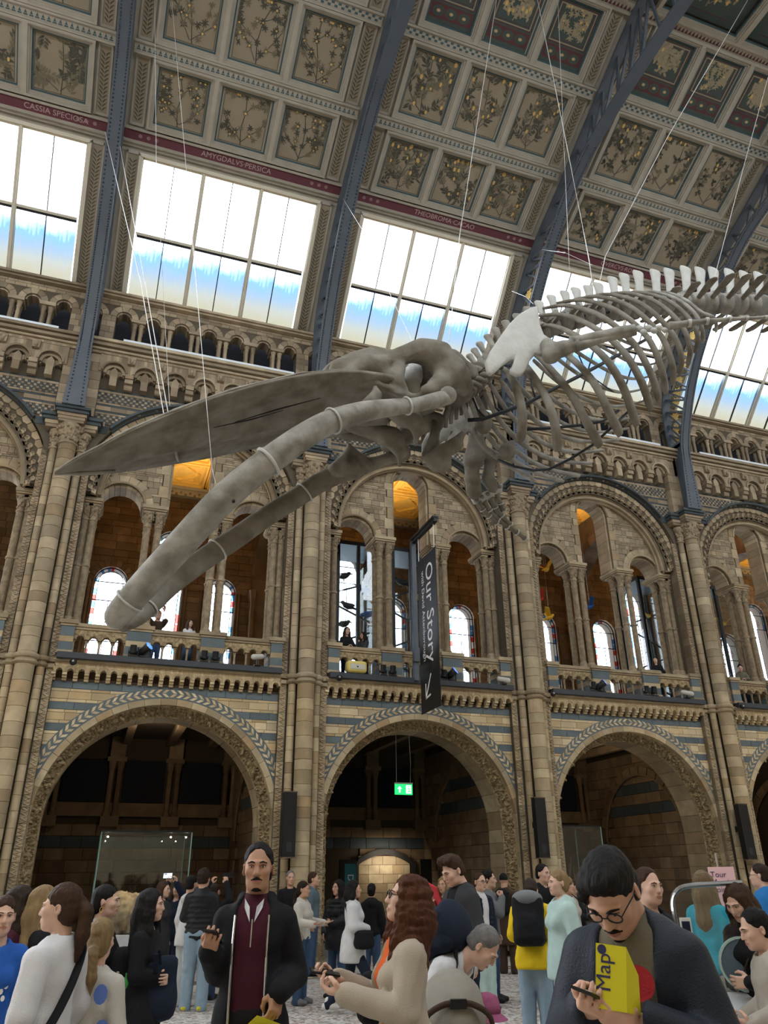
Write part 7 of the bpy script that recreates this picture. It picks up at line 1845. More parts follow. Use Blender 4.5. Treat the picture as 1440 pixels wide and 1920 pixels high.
def spot_small(x, lab, rz=0.0):
    t = thing('spotlight', lab, 'spotlight', ledge(x), rz, 'small spotlights on the balcony ledge')
    m = MB(); m.tube([(0, -.01, .08), (0, -.03, .26)], [.065, .07], 10); mk('housing', m, 'blackmetal', t); m = MB(); m.box(-.09, .09, -.08, .08, 0, .02); m.tube([(-.09, 0, .14), (-.09, 0, .02), (.09, 0, .02), (.09, 0, .14)], .012, 5); m.lathe([(.085, .09), (.085, .12)], 10); mk('yoke', m, 'blackmetal', t)
spot_big(268, 'blue-lensed stage light below the whale chin', .2); spot_big(845, 'blue-lensed stage light right of the banner', .1); spot_big(1120, 'blue-lensed stage light on the right balcony', .3)
for x, l in ((247, 'left of the blue lamp below the chin'), (382, 'third from the left, below the girl'), (403, 'right of the pair below the girl'), (718, 'left of the banner, left one of a pair'), (736, 'left of the banner, right one of a pair'), (831, 'right beside the banner'), (1106, 'left of the right blue lamp'), (1203, 'below the hooded woman, left one'), (1217, 'below the hooded woman, right one'), (1432, 'at the right photo edge')): spot_small(x, 'small black spotlight '+l)
for x, y, l in ((137, 1241, 'below the left pier'), (636, 1271, 'left of the yellow box'), (1037, 1301, 'right of the second pier'), (1392, 1325, 'at the right edge')):
    p = onY(x, y, -.06); t = thing('ball_camera', 'small black round camera on the ledge '+l, 'camera', (p[0], -.06, p[2]), 0, 'round ledge cameras'); m = MB(); m.ell((0, 0, 0), (.075, .06, .075), 12, 8); mk('shell', m, 'blackmetal', t, smooth=True); m = MB(); m.ell((0, -.055, .01), (.025, .012, .025), 8, 5); mk('lens', m, 'chrome', t)
newmat('lamp_yellow', (.62, .50, .14), rough=.5); newmat('pale_plastic', (.5, .48, .42), rough=.5)
p = onY(668, 1268, .0); t = thing('box_speaker', 'yellow rounded box on the balcony ledge', 'box', (p[0], .02, 6.08)); s = SDF((-.35, -.2, -.05), (.35, .25, .4), .018); s.box((0, 0, .15), (.25, .12, .14), rd=.07); put('shell', s.mesh('shell', 'lamp_yellow'), t); m = MB(); m.box(-.18, .18, -.13, -.118, .08, .2); mk('grille', m, 'pale_plastic', t); m = MB(); m.ell((0, -.13, .14), (.02, .008, .02), 8, 5); mk('badge', m, 'blackmetal', t)
for x, y, l, sx in ((944, 1275, 'white security camera on the ledge right of the banner', 1), (483, 1232, 'beige floodlight on a post at the balcony, left bay', -1), (1288, 1300, 'beige floodlight on a post at the right balcony', 1)):
    p = onY(x, y, -.02); t = thing('ledge_lamp' if 'flood' in l else 'security_camera', l, 'floodlight' if 'flood' in l else 'camera', (p[0], 0, 6.08)); hz = max(.1, p[2]-6.08)
    s = SDF((-.3, -.25, hz-.2), (.3, .25, hz+.25), .014); s.cap((-.1*sx, .02, hz+.03), (.1*sx, -.08, hz-.02), .06, .065, .02); put('head', s.mesh('head', 'pale_plastic'), t); m = MB(); m.tube([(0, 0, 0), (0, 0, hz)], .02, 6); m.box(-.07, .07, -.06, .06, 0, .02); mk('stand', m, 'blackmetal', t)
# ---- bird cases on the gallery
newmat('case_glass', (.8, .85, .9), rough=.05)
def glassy(n, tint, mixf=.12):
    m = bpy.data.materials.new(n); m.use_nodes = True; MATS[n] = m; nt = m.node_tree; N = nt.nodes; L = nt.links; N.remove(N['Principled BSDF']); a = N.new('ShaderNodeBsdfTransparent'); a.inputs[0].default_value = (*tint, 1); g_ = N.new('ShaderNodeBsdfGlossy'); g_.inputs['Roughness'].default_value = .02; x_ = N.new('ShaderNodeMixShader'); fr = N.new('ShaderNodeFresnel'); fr.inputs[0].default_value = 1.45
    x_.inputs[0].default_value = .05; L.new(a.outputs[0], x_.inputs[1]); L.new(g_.outputs[0], x_.inputs[2]); L.new(x_.outputs[0], N['Material Output'].inputs[0])
glassy('clear_glass', (.93, .96, .96)); glassy('blue_glass', (.35, .55, .95))
newmat('feather_dark', (.03, .04, .05), rough=.6); newmat('feather_blue', (.02, .10, .35), rough=.5); newmat('feather_yellow', (.72, .42, .03), rough=.6); newmat('feather_red', (.5, .04, .03), rough=.6)
def bird(label, p, mat, ang, wings, sc=1.0, grp='stuffed birds'):
    t = thing('bird', label, 'bird', tuple(p), ang, grp); s = SDF((-.3*sc, -.2*sc, -.2*sc), (.32*sc, .2*sc, .25*sc), .018*sc); s.ell((0, 0, 0), (.13*sc, .07*sc, .075*sc), rotm(0, -.35, 0), k=.02); s.ell((.12*sc, 0, .075*sc), (.05*sc, .045*sc, .045*sc), k=.03); s.chain([(-.1*sc, 0, -.03*sc), (-.25*sc, 0, -.09*sc)], [.035*sc, .02*sc], .02)
    put('body', s.mesh('body', mat), t); m = MB(); m.tube([(.16*sc, 0, .075*sc), (.2*sc, 0, .068*sc), (.225*sc, 0, .055*sc)], [.016*sc, .012*sc, .003*sc], 6); mk('beak', m, 'blackmetal', t)
    for q in (-1, 1):
        m = MB()
        if wings: m.prism([(-.06*sc, 0), (.06*sc, 0), (.02*sc, .3*sc), (-.12*sc, .38*sc), (-.14*sc, .2*sc)], -.008, .008); m.v = [(x, q*(.05*sc+z*.75), .03*sc+z*.65+y) for x, y, z in m.v]
        else: m.ell((-.03*sc, q*.065*sc, .0), (.13*sc, .015*sc, .05*sc), 8, 6)
        mk('wing', m, mat, t)
    if not wings: m = MB(); m.tube([(.0, .02*sc, -.06*sc), (.0, .02*sc, -.13*sc)], .008*sc, 4); m.tube([(.0, -.02*sc, -.06*sc), (.0, -.02*sc, -.13*sc)], .008*sc, 4); mk('legs', m, 'blackmetal', t)
def bird_case(x0, x1, y0, y1, lab):
    t = thing('display_case', lab, 'display case', ((x0+x1)/2, (y0+y1)/2, 6.03)); w, d, h = (x1-x0)/2, (y1-y0)/2, 4.3
    for sx in (-1, 0, 1):
        for sy in (-1, 1):
            if sx == 0 and sy > 0: continue
            m = MB(); m.box(sx*w-.045, sx*w+.045, sy*d-.045, sy*d+.045, 0, h); mk('post', m, 'blackmetal', t)
    m = MB(); m.box(-w-.05, w+.05, -d-.05, d+.05, h, h+.12); mk('roof', m, 'blackmetal', t); m = MB(); m.box(-w-.05, w+.05, -d-.05, d+.05, 0, .5); mk('plinth', m, 'blackmetal', t)
    for q in (-1, 1): m = MB(); m.box(-w, w, q*d-.006, q*d+.006, .5, h); mk('glass_pane', m, 'clear_glass', t); m = MB(); m.box(q*w-.006, q*w+.006, -d, d, .5, h); mk('glass_pane', m, 'clear_glass', t)
    for k in range(4): m = MB(); z = 1.0+k*.75; s_ = 1 if k % 2 else -1; m.tube([(-w*.95, 0, z-s_*.22), (w*.95, .1, z+s_*.22)], .03, 6); mk('perch', m, 'iron', t)
bird_case(7.35, 8.55, 2.2, 3.4, 'tall glass bird case with black posts behind the left arch of the banner bay'); bird_case(9.0, 10.1, 2.2, 3.4, 'tall glass bird case behind the banner'); bird_case(17.4, 18.6, 2.0, 3.2, 'tall glass bird case behind the right balcony woman'); bird_case(19.9, 21.0, 2.0, 3.2, 'tall glass bird case at the right edge')
for i, (x, y, m_, a, l) in enumerate(((645, 1080, 'feather_dark', 0, 'dark bird silhouette, topmost in the left case'), (652, 1136, 'feather_dark', 3.1, 'dark bird with long body in the middle of the left case'), (690, 1152, 'feather_blue', .2, 'blue-breasted pheasant on the right perch of the left case'), (680, 1105, 'feather_blue', 3.3, 'small blue bird under the blue window'), (645, 1170, 'feather_dark', .3, 'dark bird just above the woman in black'), (752, 1092, 'feather_dark', 3.1, 'black bird beside the banner post'), (782, 1120, 'feather_yellow', .6, 'orange-brown bird next to the banner post'))):
    bird(l, onY(x, y, 2.8), m_, a, False, 1.25)
for i, (x, y, Y, m_, a, l) in enumerate(((1024, 1068, 2.4, 'feather_yellow', .4, 'yellow parrot hanging with raised wing under the arch'), (1030, 1158, 2.4, 'feather_yellow', -.5, 'yellow parrot flying in front of the lower window'), (1106, 1138, 2.6, 'feather_blue', 0, 'blue and yellow parrot gliding in the middle arch'), (1012, 1124, 2.8, 'feather_red', .1, 'red parrot between the two yellow ones'), (1216, 1155, 2.4, 'feather_yellow', 1.2, 'orange bird diving beside the black post'), (1358, 1170, 2.4, 'feather_yellow', 1.0, 'golden bird at the far right arch'))):
    q = onY(x, y, Y); bird(l, q, m_, a, True, .95, 'hanging parrots'); cable([q, q+np.array([0, 0, 2.2])], 'thread holding the '+l.split(' ')[0]+' parrot '+('high' if i == 0 else 'low' if i == 1 else 'middle' if i == 2 else 'left' if i == 3 else 'right')+' in the arch', .004, 'parrot threads')
# ---- glass case with fossil trunk in the left alcove
gcx = thing('glass_case', 'tall frameless glass case in the left alcove', 'display case', (3.0, 3.0, 0))
m = MB(); m.box(-1.0, 1.0, -.55, .9, 0, .58); mk('plinth', m, 'c_white', gcx)
for nm, bx in (('front', (-1, 1, -.56, -.545)), ('back', (-1, 1, .885, .9)), ('left', (-1, -.985, -.55, .9)), ('right', (.985, 1, -.55, .9))): m = MB(); m.box(*bx, .58, 2.66); mk('glass_pane', m, 'clear_glass', gcx)
m = MB(); m.box(-1, 1, -.56, .9, 2.66, 2.70); mk('lid', m, 'blackmetal', gcx)
newmat('glass_edge', (.25, .42, .36), rough=.2); m = MB()
for x, y in ((-1, -.56), (1, -.56), (-1, .9), (1, .9)): m.box(x-.012, x+.012, y-.012, y+.012, .58, 2.66)
mk('glass_edge', m, 'glass_edge', gcx); newmat('lamp_glow', (1, .9, .7), emit=(1, .85, .6), es=14)
m = MB()
for x in (-.85, .55, .9): m.ell((x, -.3, 2.57), (.018, .018, .018), 8, 5)
mk('downlight', m, 'lamp_glow', gcx)
newmat('fossil', (.50, .36, .22), rough=.8, noise=.8, nscale=7, bump=1.0, bscale=12, dirt=(.12, .08, .05), stretch=(1, 1, .35))
s = SDF((-1.0, -.6, .4), (1.0, .9, 1.6), .035); s.ell((0, .1, .95), (.75, .42, .45)); s.ell((-.35, .05, 1.05), (.35, .35, .4), k=.05); s.ell((.35, .1, .9), (.4, .35, .35), k=.05); s.box((0, 0, .45), (2, 2, .13), op='s', k=.02); s.wrinkle(.05, 14, 6)
t = thing('fossil_trunk', 'pinkish banded fossil tree trunk inside the left glass case', 'fossil', (3.0, 3.0, 0)); put('trunk', s.mesh('trunk', 'fossil'), t)
lamp('case_spot', 'SPOT', (3.0, 2.5, 2.55), 26, (1, .86, .62), .05, to=(3.0, 3.1, .9), angle=1.3)
gc2 = thing('glass_case', 'tall glass case with dark branching fossil in the right alcove', 'display case', (14.3, 3.0, 0)); m = MB(); m.box(-.9, .9, -.5, .8, 0, .5); mk('plinth', m, 'black_panel', gc2)
for bx in ((-.9, .9, -.51, -.495), (-.9, -.885, -.5, .8), (.885, .9, -.5, .8)): m = MB(); m.box(*bx, .5, 2.9); mk('glass_pane', m, 'clear_glass', gc2)
m = MB()
for x, y in ((-.9, -.51), (.9, -.51), (-.9, .8), (.9, .8)): m.box(x-.012, x+.012, y-.012, y+.012, .5, 2.9)
mk('glass_edge', m, 'glass_edge', gc2); m = MB(); m.box(-.9, .9, -.51, .8, 2.9, 2.94); mk('lid', m, 'blackmetal', gc2)
t = thing('seaweed_fossil', 'dark branching fossil fronds inside the right alcove case', 'fossil', (14.3, 3.1, .5)); r_ = random.Random(3)
for k in range(16): x = r_.uniform(-.6, .6); m = MB(); m.tube(spline([(x*.4, 0, 0), (x*.8, r_.uniform(-.2, .2), .7), (x+r_.uniform(-.2, .2), r_.uniform(-.2, .2), r_.uniform(1.2, 1.9))], 8), [.04, .035, .03, .028, .024, .02, .015, .008], 6); mk('frond', m, 'stone_in', t, smooth=True)
# ---- doorway at the back of the middle alcove, sign boards
dr = bpy.data.objects.new('door_1', None); COL.objects.link(dr); dr.location = (10.2, 6.55, 0); tag(dr, 'arched doorway with dark wooden doors at the back of the middle alcove', 'doorway', None, 'structure')
m = MB(); xs_ = np.linspace(-.85, .85, 13); topz = lambda x: 2.0+.28*(1-(x/.85)**2)
for a, b_ in zip(xs_[:-1], xs_[1:]): m.prism([(a, topz(a)), (b_, topz(b_)), (b_, topz(b_)+.16), (a, topz(a)+.16)], -.12, .1)
for s_ in (-1, 1): m.box(min(s_*.85, s_*.98), max(s_*.85, s_*.98), -.12, .1, 0, 2.1)
mk('door_frame', m, 'black_panel', dr)
rnd = random.Random(6)
for k in range(9):
    for q_ in stone_row(-.82, .82, k*.25, (k+1)*.25, -.06, .05, .3, .5): mk('stone', q_, 'stone_mid', dr)
m = MB(); m.box(.98, 1.6, -.5, -.44, 0, 2.15); mk('door_leaf', m, 'black_panel', dr); m = MB(); m.box(-1.5, -.98, -.4, -.34, 0, 2.15); mk('door_leaf', m, 'black_panel', dr)
lamp('doorway_light', 'AREA', (10.2, 5.9, 2.2), 5, (1, .88, .7), .8, to=(10.2, 6.6, 1.6))
newmat('teal_sign', (.02, .16, .20), rough=.5); p = onY(656, 1700, 5.0)
t = thing('hanging_sign', 'teal vertical sign board lettered Din beside the doorway', 'sign', (p[0], 5.0, .9)); m = MB(); m.box(-.16, .16, -.012, .012, 0, 1.12); mk('board', m, 'teal_sign', t); m = MB(); m.tube([(0, 0, 1.12), (0, 0, 1.3)], .01, 5); mk('rod', m, 'chrome', t)
me = text_mesh('Din', .24, 'white_print', .001, 'LEFT'); me.transform(Matrix(((0, 1, 0, 0), (0, 0, -1, 0), (-1, 0, 0, 0), (0, 0, 0, 1)))); put('lettering', me, t, (0, -.016, .86))
p = onY(886, 1690, 5.6); t = thing('info_board', 'black information panel with white lines under a small lamp', 'sign', (p[0], 5.6, .6)); m = MB(); m.box(-.17, .17, -.015, .015, 0, 1.35); mk('board', m, 'black_panel', t); m = MB()
for k in range(6): m.box(-.12, .12 if k % 2 else .05, -.018, -.015, .65+k*.09, .68+k*.09)
mk('print', m, 'white_print', t); m = MB(); m.box(-.35, -.05, -.1, -.04, 1.36, 1.40); mk('lamp_tube', m, 'lamp_glow', t)
lamp('info_lamp', 'POINT', (p[0]-.2, 5.4, 1.9), 5, (1, .8, .5), .05)
# ---- donation box on the right
q = atD(1352, 1790, 5.3); rz = math.atan2(CAM[0]-q[0], -(CAM[1]-q[1]))+.12
db = thing('donation_box', 'glass donation box with curved metal rim and grey base at the right', 'donation box', (q[0], q[1], 0), rz)
m = MB(); m.prism([(-.28, 0), (.32, 0), (.34, .72), (-.16, .72)], -.2, .5); mk('base', m, 'c_slate', db); m = MB(); m.add([(-.18, -.26, .70), (.30, -.26, .70), (.30, .12, .98), (-.2, .12, .98), (-.18, -.26, .66), (.30, -.26, .66), (.30, .12, .94), (-.2, .12, .94)], [(0, 1, 2, 3), (4, 7, 6, 5), (0, 4, 5, 1), (1, 5, 6, 2), (2, 6, 7, 3), (3, 7, 4, 0)]); mk('sloping_tray', m, 'c_pale', db)
rim = [(-.20, .95), (-.25, 1.35), (-.26, 1.52), (-.22, 1.60), (-.12, 1.64), (.24, 1.66)]
m = MB(); m.tube([(x, .14, z) for x, z in spline(rim, 22)], [(.018, .05)]*22, 8, up=(0, 1, 0)); mk('metal_rim', m, 'chrome', db)
m = MB(); pts = [tuple(p_[:2]) for p_ in spline(rim, 16)]; m.prism(pts+[(.30, .95)], .13, .14); mk('glass_pane', m, 'clear_glass', db)
m = MB()
for x, z, d in ((.13, 1.52, (0, 1)), (-.2, 1.2, (-1, 0)), (.22, 1.2, (1, 0))):
    A = np.array([x, z]); d = np.array(d); n = np.array([-d[1], d[0]]); 
    for a, b_ in ((A-d*.035, A+d*.035), (A+d*.035, A+d*.005+n*.025), (A+d*.035, A+d*.005-n*.025)): m.tube([(a[0], .125, a[1]), (b_[0], .125, b_[1])], .004, 4)
mk('arrow', m, 'blackmetal', db)
m = MB(); r_ = random.Random(8)
for k in range(14): m.obox((r_.uniform(-.12, .25), r_.uniform(.2, .4), .97+r_.random()*.07), (.05, .02, .01), (-.02, .03, .02), (0, .003, .004))
mk('banknotes', m, 'c_sand', db, kind='stuff')
m = MB(); m.ring(.155, .17, .10, .13, 0, 2*PI, 28, c=(.16, 1.15)); mk('badge_rim', m, 'c_mint', db); m = MB(); m.ring(.001, .155, .105, .12, 0, 2*PI, 28, c=(.16, 1.15)); mk('round_badge', m, 'c_slate', db)
newmat('poster_pink', (.72, .45, .46), rough=.6); newmat('print_navy', (.03, .03, .10), rough=.6)
q2 = atD(1362, 1690, 9.6); t = thing('poster_stand', 'pink poster on a pole lettered Tour Meeting Point', 'sign', (q2[0], q2[1], 0), rz-.12)
m = MB(); m.tube([(-.03, .02, 0), (-.03, .02, 1.95)], .016, 6); m.lathe([(.18, 0), (.18, .02), (.03, .03)], 14, c=(-.03, .02, 0)); mk('pole', m, 'chrome', t); m = MB(); m.box(-.155, .155, -.008, .008, 1.20, 1.79); mk('poster', m, 'poster_pink', t)
for i, w in enumerate(('Tour', 'Meeting', 'Point')): me = text_mesh(w, .092, 'print_navy', .001, 'LEFT'); me.transform(Matrix.Rotation(PI/2, 4, 'X')); put('lettering', me, t, (-.135, -.011, 1.70-i*.086))
q3 = atD(1287, 1742, 5.2); t = thing('card_reader', 'white card reader with dark screen on a grey stand', 'card reader', (q3[0], q3[1], 0), rz); m = MB(); m.tube([(0, 0, 0), (0, 0, 1.3)], .02, 6); m.box(-.1, .1, -.1, .1, 0, .02); mk('stand', m, 'c_charcoal', t); m = MB(); m.box(-.035, .035, -.02, .02, 1.3, 1.45); mk('body', m, 'shoe_white', t); m = MB(); m.box(-.026, .026, -.024, -.02, 1.36, 1.43); mk('screen', m, 'c_navy', t)
# ---- pushchair
q = atD(848, 1860, 4.75); rz = math.atan2(CAM[0]-q[0], -(CAM[1]-q[1]))+.12
pc = thing('pushchair', 'taupe pushchair with domed hood and brown leather handle', 'pushchair', (q[0], q[1], 0), rz); pc.scale = (.95, 1.0, 1.08)
s = SDF((-.35, -.35, .3), (.35, .5, 1.3), .02); s.ell((0, .05, .82), (.22, .26, .28)); s.ell((0, .0, .86), (.21, .3, .22), k=.06); s.ell((0, .05, .62), (.2, .2, .25), k=.08); s.wrinkle(.006, 22, 3); put('hood', s.mesh('hood', 'c_taupe'), pc)
s = SDF((-.3, -.4, .1), (.3, .3, .9), .02); s.box((0, -.06, .55), (.185, .17, .24), rotm(.12), rd=.06); s.wrinkle(.01, 24, 9); put('seat_back', s.mesh('seat_back', 'c_taupe'), pc)
s = SDF((-.3, -.4, .0), (.3, .3, .5), .02); s.box((0, .0, .27), (.17, .2, .12), rd=.05); put('basket', s.mesh('basket', 'c_khaki'), pc)
m = MB(); m.tube(spline([(-.22, -.2, .78), (-.2, -.24, .90), (-.1, -.27, .96), (0, -.28, .97), (.1, -.27, .96), (.2, -.24, .90), (.22, -.2, .78)], 20), .016, 8); mk('handle', m, 'c_brown', pc, smooth=True); m = MB(); m.box(-.05, .05, -.30, -.265, .945, .99); mk('fold_button', m, 'blackmetal', pc)
for s_ in (-1, 1):
    m = MB(); m.tube([(s_*.22, -.2, .78), (s_*.24, -.05, .5), (s_*.26, .25, .1)], .016, 6); m.tube([(s_*.24, -.05, .5), (s_*.26, -.3, .1)], .016, 6); mk('frame', m, 'blackmetal', pc)
    for y in (-.3, .28): m = MB(); m.lathe([(.09, -.02), (.095, 0), (.09, .02)], 16); m.v = [(s_*.27+z, y+x, .1+yy) for x, yy, z in m.v]; mk('wheel', m, 'blackmetal', pc)
m = MB(); m.box(.06, .13, -.245, -.235, .42, .5); mk('care_tag', m, 'shoe_white', pc)
q = atD(913, 1888, 4.7); t = thing('sun_hat', 'pink cloth hat of the child in the pushchair', 'hat', tuple(q)); s = SDF((-.2, -.2, -.15), (.2, .2, .2), .014); s.ell((0, 0, .0), (.085, .085, .08)); s.wrinkle(.006, 40, 2); put('crown', s.mesh('crown', 'c_plum'), t); m = MB(); m.lathe([(.08, -.03), (.12, -.06), (.125, -.065), (.08, -.045)], 18); mk('brim', m, 'c_plum', t)
# ---- bags
def backpack(label, key, mat, mat2, dz=1.2, w=.3, h=.46, d=.2, off=.24, bulge=None):
    t0, hp, HC, hr, hd, U_, sc, Rl = HANDS[key]; p, a = world(key, U_((0, off, dz))); t = thing('backpack', label, 'backpack', tuple(p), a)
    s = SDF((-.4, -.35, -.45), (.4, .35, .45), .017); s.box((0, 0, 0), (w/2, d/2, h/2), Rl, rd=.07); s.box(Rl @ np.array([0, d*.45, -h*.15]), (w*.36, d*.2, h*.26), Rl, rd=.04, k=.02); s.wrinkle(.008, 22, 4); put('main_body', s.mesh('main_body', mat), t)
    s = SDF((-.4, -.35, -.45), (.4, .35, .5), .017); s.ell(Rl @ np.array([0, .01, h*.42]), (w*.5, d*.62, .09), Rl); put('top_flap', s.mesh('top_flap', mat2), t)
    for s_ in (-1, 1): m = MB(); m.tube([Rl @ np.array(v) for v in ((s_*.1, -d*.4, h*.45), (s_*.11, -.14-d*.3, h*.42), (s_*.13, -.34-d*.3, h*.2), (s_*.15, -.3-d*.3, -h*.2), (s_*.14, -d*.4, -h*.4))], [(.026, .006)]*5, 6); mk('strap', m, 'blackmetal', t)
    return t
backpack('grey and black hiking backpack on the yellow jacket', 'yellow', 'c_black', 'c_grey', 1.27, .34, .5, .2); backpack('large navy backpack on the back of the bending man', 'bend', 'c_navy', 'c_navy', 1.27, .44, .5, .3, .25)
backpack('black backpack with green bottle behind the earring woman', 'child', 'c_black', 'c_black', .95, .26, .4, .14, -.28) if False else None
backpack('small black backpack on the brown coat', 'browncoat', 'c_black', 'c_black', 1.25, .28, .4, .14, .22); backpack('navy backpack with orange tabs on the bun-haired woman', 'bunbag', 'c_navy', 'c_charcoal', 1.2, .3, .42, .16, .22)
q = atD(229, 1836, 5.95); t = thing('backpack', 'black backpack with green water bottle behind the blond child', 'backpack', tuple(q), .3); s = SDF((-.3, -.25, -.35), (.3, .25, .35), .016); s.box((0, 0, 0), (.13, .1, .22), rd=.07); s.wrinkle(.006, 26, 1); put('main_body', s.mesh('main_body', 'c_black'), t); m = MB(); m.lathe([(.03, -.1), (.035, -.09), (.035, .03), (.02, .05), (.02, .07)], 10, c=(0, -.115, -.02)); newmat('bottle_green', (.05, .3, .06), rough=.3); mk('bottle', m, 'bottle_green', t, smooth=True)
def bag(label, q, size, mat, rz=0.0, name='bag', strap=None):
    t = thing(name, label, 'bag', tuple(q), rz); w, d, h = size; s = SDF((-w*1.4, -d*2, -h*1.4), (w*1.4, d*2, h*1.4), max(.01, h/18)); s.box((0, 0, 0), (w/2, d/2, h/2), rd=min(w, d, h)*.35); s.ell((0, 0, -h*.2), (w*.55, d*.65, h*.35), k=.05); s.wrinkle(.008, 28, 7); put('bag_body', s.mesh('bag_body', mat), t)
    if strap is not None: m = MB(); m.tube([np.array(v)-np.array(q) if rz == 0 else v for v in strap], [(.018, .004)]*len(strap), 6); mk('strap', m, mat, t)
    return t
p, a = world('tote', (.17, -.22, .85)); bag('navy drawstring tote bag hanging from the black-suited woman', atD(297, 1850, 5.9), (.26, .14, .42), 'c_navy', strap=spline([atD(292, 1830, 5.85), atD(293, 1785, 5.8), atD(297, 1785, 5.9), atD(300, 1830, 5.9)], 8), name='tote_bag')
_u = HANDS['cardigan'][5]; bq = world('cardigan', _u((-.2, -.16, .98)))[0]; bag('black shoulder bag on the long white cardigan', bq, (.26, .13, .22), 'c_black', strap=[world('cardigan', v)[0] for v in spline([_u((-.2, -.12, 1.05)), _u((-.2, .02, 1.2)), _u((-.1, .12, 1.42)), _u((.05, .1, 1.48))], 8)], name='shoulder_bag')
bag('beige belt bag at the waist of the white denim jacket', world('gesture', HANDS['gesture'][5]((-.19, .04, .96)))[0], (.22, .12, .12), 'c_trench', name='belt_bag'); bag('black handbag at the side of the trench coat', atD(702, 1868, 4.2), (.16, .1, .24), 'c_black', name='handbag')
# strap of the white jumper woman's bag
tw, hp, HC, hr, hd, U_, sc, Rl = HANDS['white']
sp_ = [U_((-.07, .02, 1.49)), U_((-.10, .10, 1.45)), U_((-.02, .145, 1.32)), U_((.08, .145, 1.15)), U_((.17, .10, .99)), U_((.23, .04, .88))]
q, a = world('white', sp_[-1]); t = thing('crossbody_bag', 'black cross-body bag of the woman in the white jumper', 'bag', tuple(q), a); m = MB(); m.tube([v-sp_[-1] for v in spline(sp_, 16)], [(.008, .03)]*16, 8, up=(0, 1, 0)); mk('strap', m, 'c_black', t, smooth=True); s = SDF((-.2, -.2, -.25), (.25, .2, .12), .016); s.box((.02, 0, -.08), (.1, .05, .09), rd=.03); put('bag_body', s.mesh('bag_body', 'c_black'), t)
tw, hp, HC, hr, hd, U_, sc, Rl = HANDS['strap']; sp_ = [U_((.10, -.02, 1.46)), U_((.06, -.13, 1.32)), U_((-.08, -.135, 1.1)), U_((-.17, -.05, .95))]; q, a = world('strap', sp_[-1]); t = thing('shoulder_strap', 'thin brown leather bag strap across the black jumper', 'strap', tuple(q), a); m = MB(); m.tube([v-sp_[-1] for v in spline(sp_, 14)], .006, 5); mk('strap', m, 'c_brown', t)
# ---- printed motifs
def motif(key, pts, mat, name, yo=-.02, label=None):
    t0, hp, HC, hr, hd, U_, sc, Rl = HANDS[key]; m = MB(); V = [U_(p_) for p_ in pts]; m.add(V, [tuple(range(len(V)))]); return mk(name, m, mat, t0)
motif('mapman', [(.045+.05*math.cos(a), -.150-.006*(1-abs(math.cos(a))), 1.33+.05*math.sin(a)) for a in np.linspace(0, 2*PI, 20)[:-1]], 'c_red', 'red_disc'); 
for k, (dx, dz) in enumerate(((.0, 0), (.03, .03), (-.03, .03), (.02, -.04), (-.02, -.04))): motif('bluegirl', [(.06+dx+.015*math.cos(a), -.135, 1.2+dz+.018*math.sin(a)) for a in np.linspace(0, 2*PI, 9)[:-1]], 'paper', 'chest_emblem')
newmat('flower_blue', (.12, .2, .55), rough=.9)
for dx, dz in ((-.14, 1.15), (-.1, 1.35), (.14, 1.02)): motif('child', [(dx+.055*math.cos(a), .14, dz+.06*math.sin(a)) for a in np.linspace(0, 2*PI, 12)[:-1]], 'flower_blue', 'blue_flower')
m = MB(); tw, hp, HC, hr, hd, U_, sc, Rl = HANDS['earring']; m.tube([HC+hr @ (np.array([-.083, .01+.014*math.cos(a), -.06+.022*math.sin(a)])*hd) for a in np.linspace(0, 2*PI, 12)], .003, 5); mk('earring', m, 'gold', tw)
# ---- phones, maps, books in the hands
def inhand(name, label, cat, key, i, size, mat, rot=(0, 0, 0), off=(0, 0, 0), print_=None):
    t0, hp, *_ = HANDS[key]; c, Fm = hp[i]; q, a = world(key, c+Fm @ np.array(off)); t = thing(name, label, cat, tuple(q)); R = rotm(0, 0, a) @ Fm @ rotm(*rot); t.rotation_euler = Matrix(R.tolist()).to_euler()
    m = MB(); w, d, h = size; m.box(-w, w, -d, d, -h, h); mk('case' if cat == 'phone' else 'cover', m, mat, t)
    cs = t.children[0]
    if cat == 'phone': m = MB(); m.box(-w*.9, w*.9, -d*.94, d*.94, h, h+.001) if print_ is None else m.box(-w*.9, w*.9, -d*.94, d*.94, -h-.001, -h); mk('screen', m, 'phone_black' if print_ is None else print_, cs); m = MB(); m.box(w*.2, w*.8, d*.45, d*.85, -h-.003, -h); mk('camera_lens', m, 'chrome', cs)
    elif print_: print_(t, w, d, h)
    return t
PH = (.037, .076, .0045); newmat('screen_lit', (.1, .15, .2), rough=.2, emit=(.55, .7, .85), es=.8)
inhand('smartphone', 'dark phone in a patterned case held by the man in black jacket', 'phone', 'main', 0, PH, 'phone_black', (.2, 0, .3), (0, .01, .0)); inhand('smartphone', 'black phone held low by the man in navy parka', 'phone', 'mapman', 0, PH, 'phone_black', (0, 0, .6), (0, .0, -.005)); inhand('smartphone', 'black phone held by the woman in trench coat', 'phone', 'trench', 0, PH, 'phone_black', (0, 0, .2)); inhand('smartphone', 'bright phone screen held up by the woman in navy', 'phone', 'phoneup', 0, (.08, .04, .005), 'phone_black', (0, 0, 0), (.03, .05, 0), 'screen_lit'); inhand('smartphone', 'dark phone held high above the puffer jacket', 'phone', 'darkphone', 0, (.09, .045, .005), 'phone_black', (0, 0, 0), (.05, .05, 0)); inhand('smartphone', 'phone hanging in the hand of the woman in black jumper', 'phone', 'strap', 0, PH, 'phone_black', (0, 0, 0), (0, .03, 0))
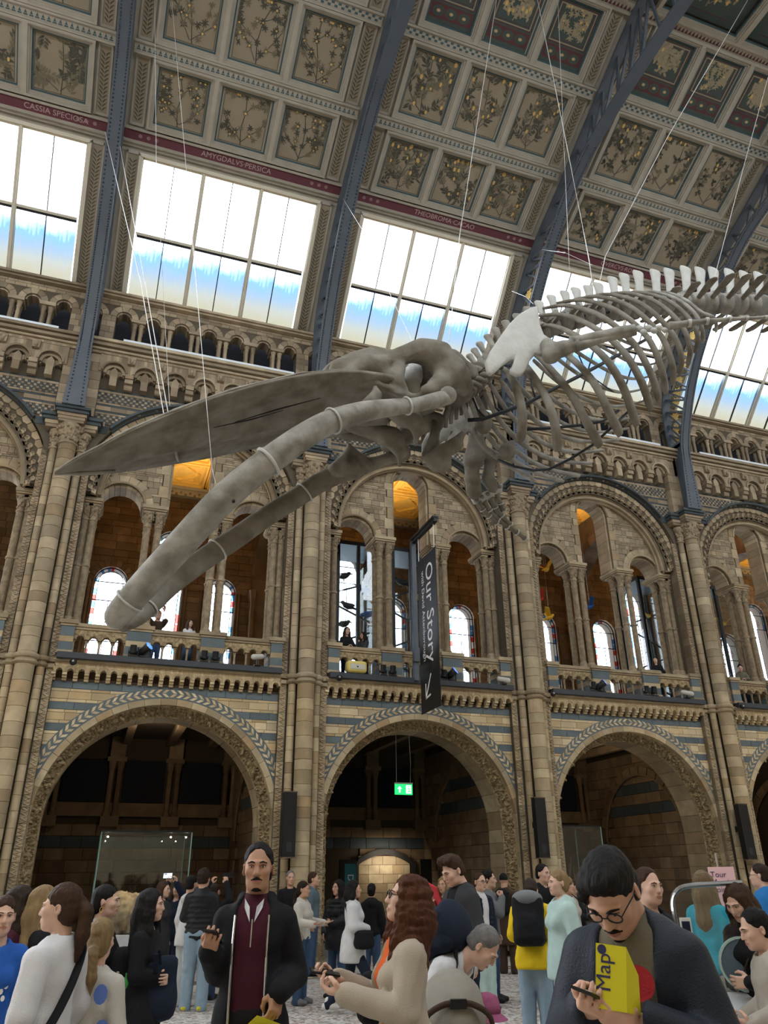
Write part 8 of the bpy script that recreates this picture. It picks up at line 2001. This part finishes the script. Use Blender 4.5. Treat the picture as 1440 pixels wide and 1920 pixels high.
def leaflet(t, w, d, h):
    m = MB(); m.add([(-w, -d, h), (w, -d, h), (w*1.25, d, h+.06), (-w*.8, d, h+.05)], [(0, 1, 2, 3)]); mk('leaf', m, 'map_yellow', t); m = MB(); m.add([(-w, -d, -h), (w*.7, -d, -h), (w*.6, d, -h-.05), (-w, d, -h-.04)], [(0, 1, 2, 3)]); mk('leaf', m, 'c_charcoal', t)
inhand('leaflet', 'folded white and yellow leaflet in the hand of the man in black jacket', 'leaflet', 'main', 1, (.085, .115, .004), 'paper', (PI/2, .2, 0), (.02, .12, -.02), leaflet)
def mapprint(t, w, d, h):
    me = text_mesh('Map', .062, 'print_navy', .001); me.transform(Matrix.Rotation(PI/2, 4, 'Z')); put('lettering', me, t, (-w*.45, d*.12, h+.001)); m = MB(); m.add([(w, -d, h), (w*1.9, -d*1.0, h-.05), (w*1.8, d*.2, h-.05), (w, d, h)], [(0, 1, 2, 3)]); mk('fold', m, 'map_yellow', t); m = MB(); m.lathe([(.014, 0), (.014, .001)], 12, c=(-w*.6, d*.82, h)); mk('emblem', m, 'print_navy', t)
th, hp, *_ = HANDS['mapman']; c, Fm = hp[1]; q, a = world('mapman', c+np.array([.035, -.03, .075])); t = thing('visitor_map', 'yellow folded visitor map lettered Map held by the man in parka', 'map', tuple(q)); t.rotation_euler = (PI/2-.15, .12, a+.25); m = MB(); m.box(-.046, .046, -.088, .088, -.003, .003); mk('cover', m, 'map_yellow', t); mapprint(t, .046, .088, .003)
def bookprint(t, w, d, h):
    m = MB()
    for k in range(5): m.tube([(-w*.4+i*w*.1, d*(.35-.2*k)+.008*math.sin(i*2.1+k), -h-.001) for i in range(8)], .004, 4)
    mk('cover_print', m, 'paper', t)
inhand('red_book', 'red booklet with white print held by the tall man', 'booklet', 'reader', 0, (.10, .13, .005), 'c_red', (0, 0, 0), (.05, .07, .0), bookprint)
inhand('folded_paper', 'large white paper held up on the balcony', 'paper', 'paperman', 1, (.17, .11, .003), 'paper', (PI/2, 0, 0), (.05, .06, 0)); inhand('plush_toy', 'green plush toy on the balcony rail', 'toy', 'plush', 0, (.06, .05, .05), 'bottle_green', (0, 0, 0), (0, .02, .02))
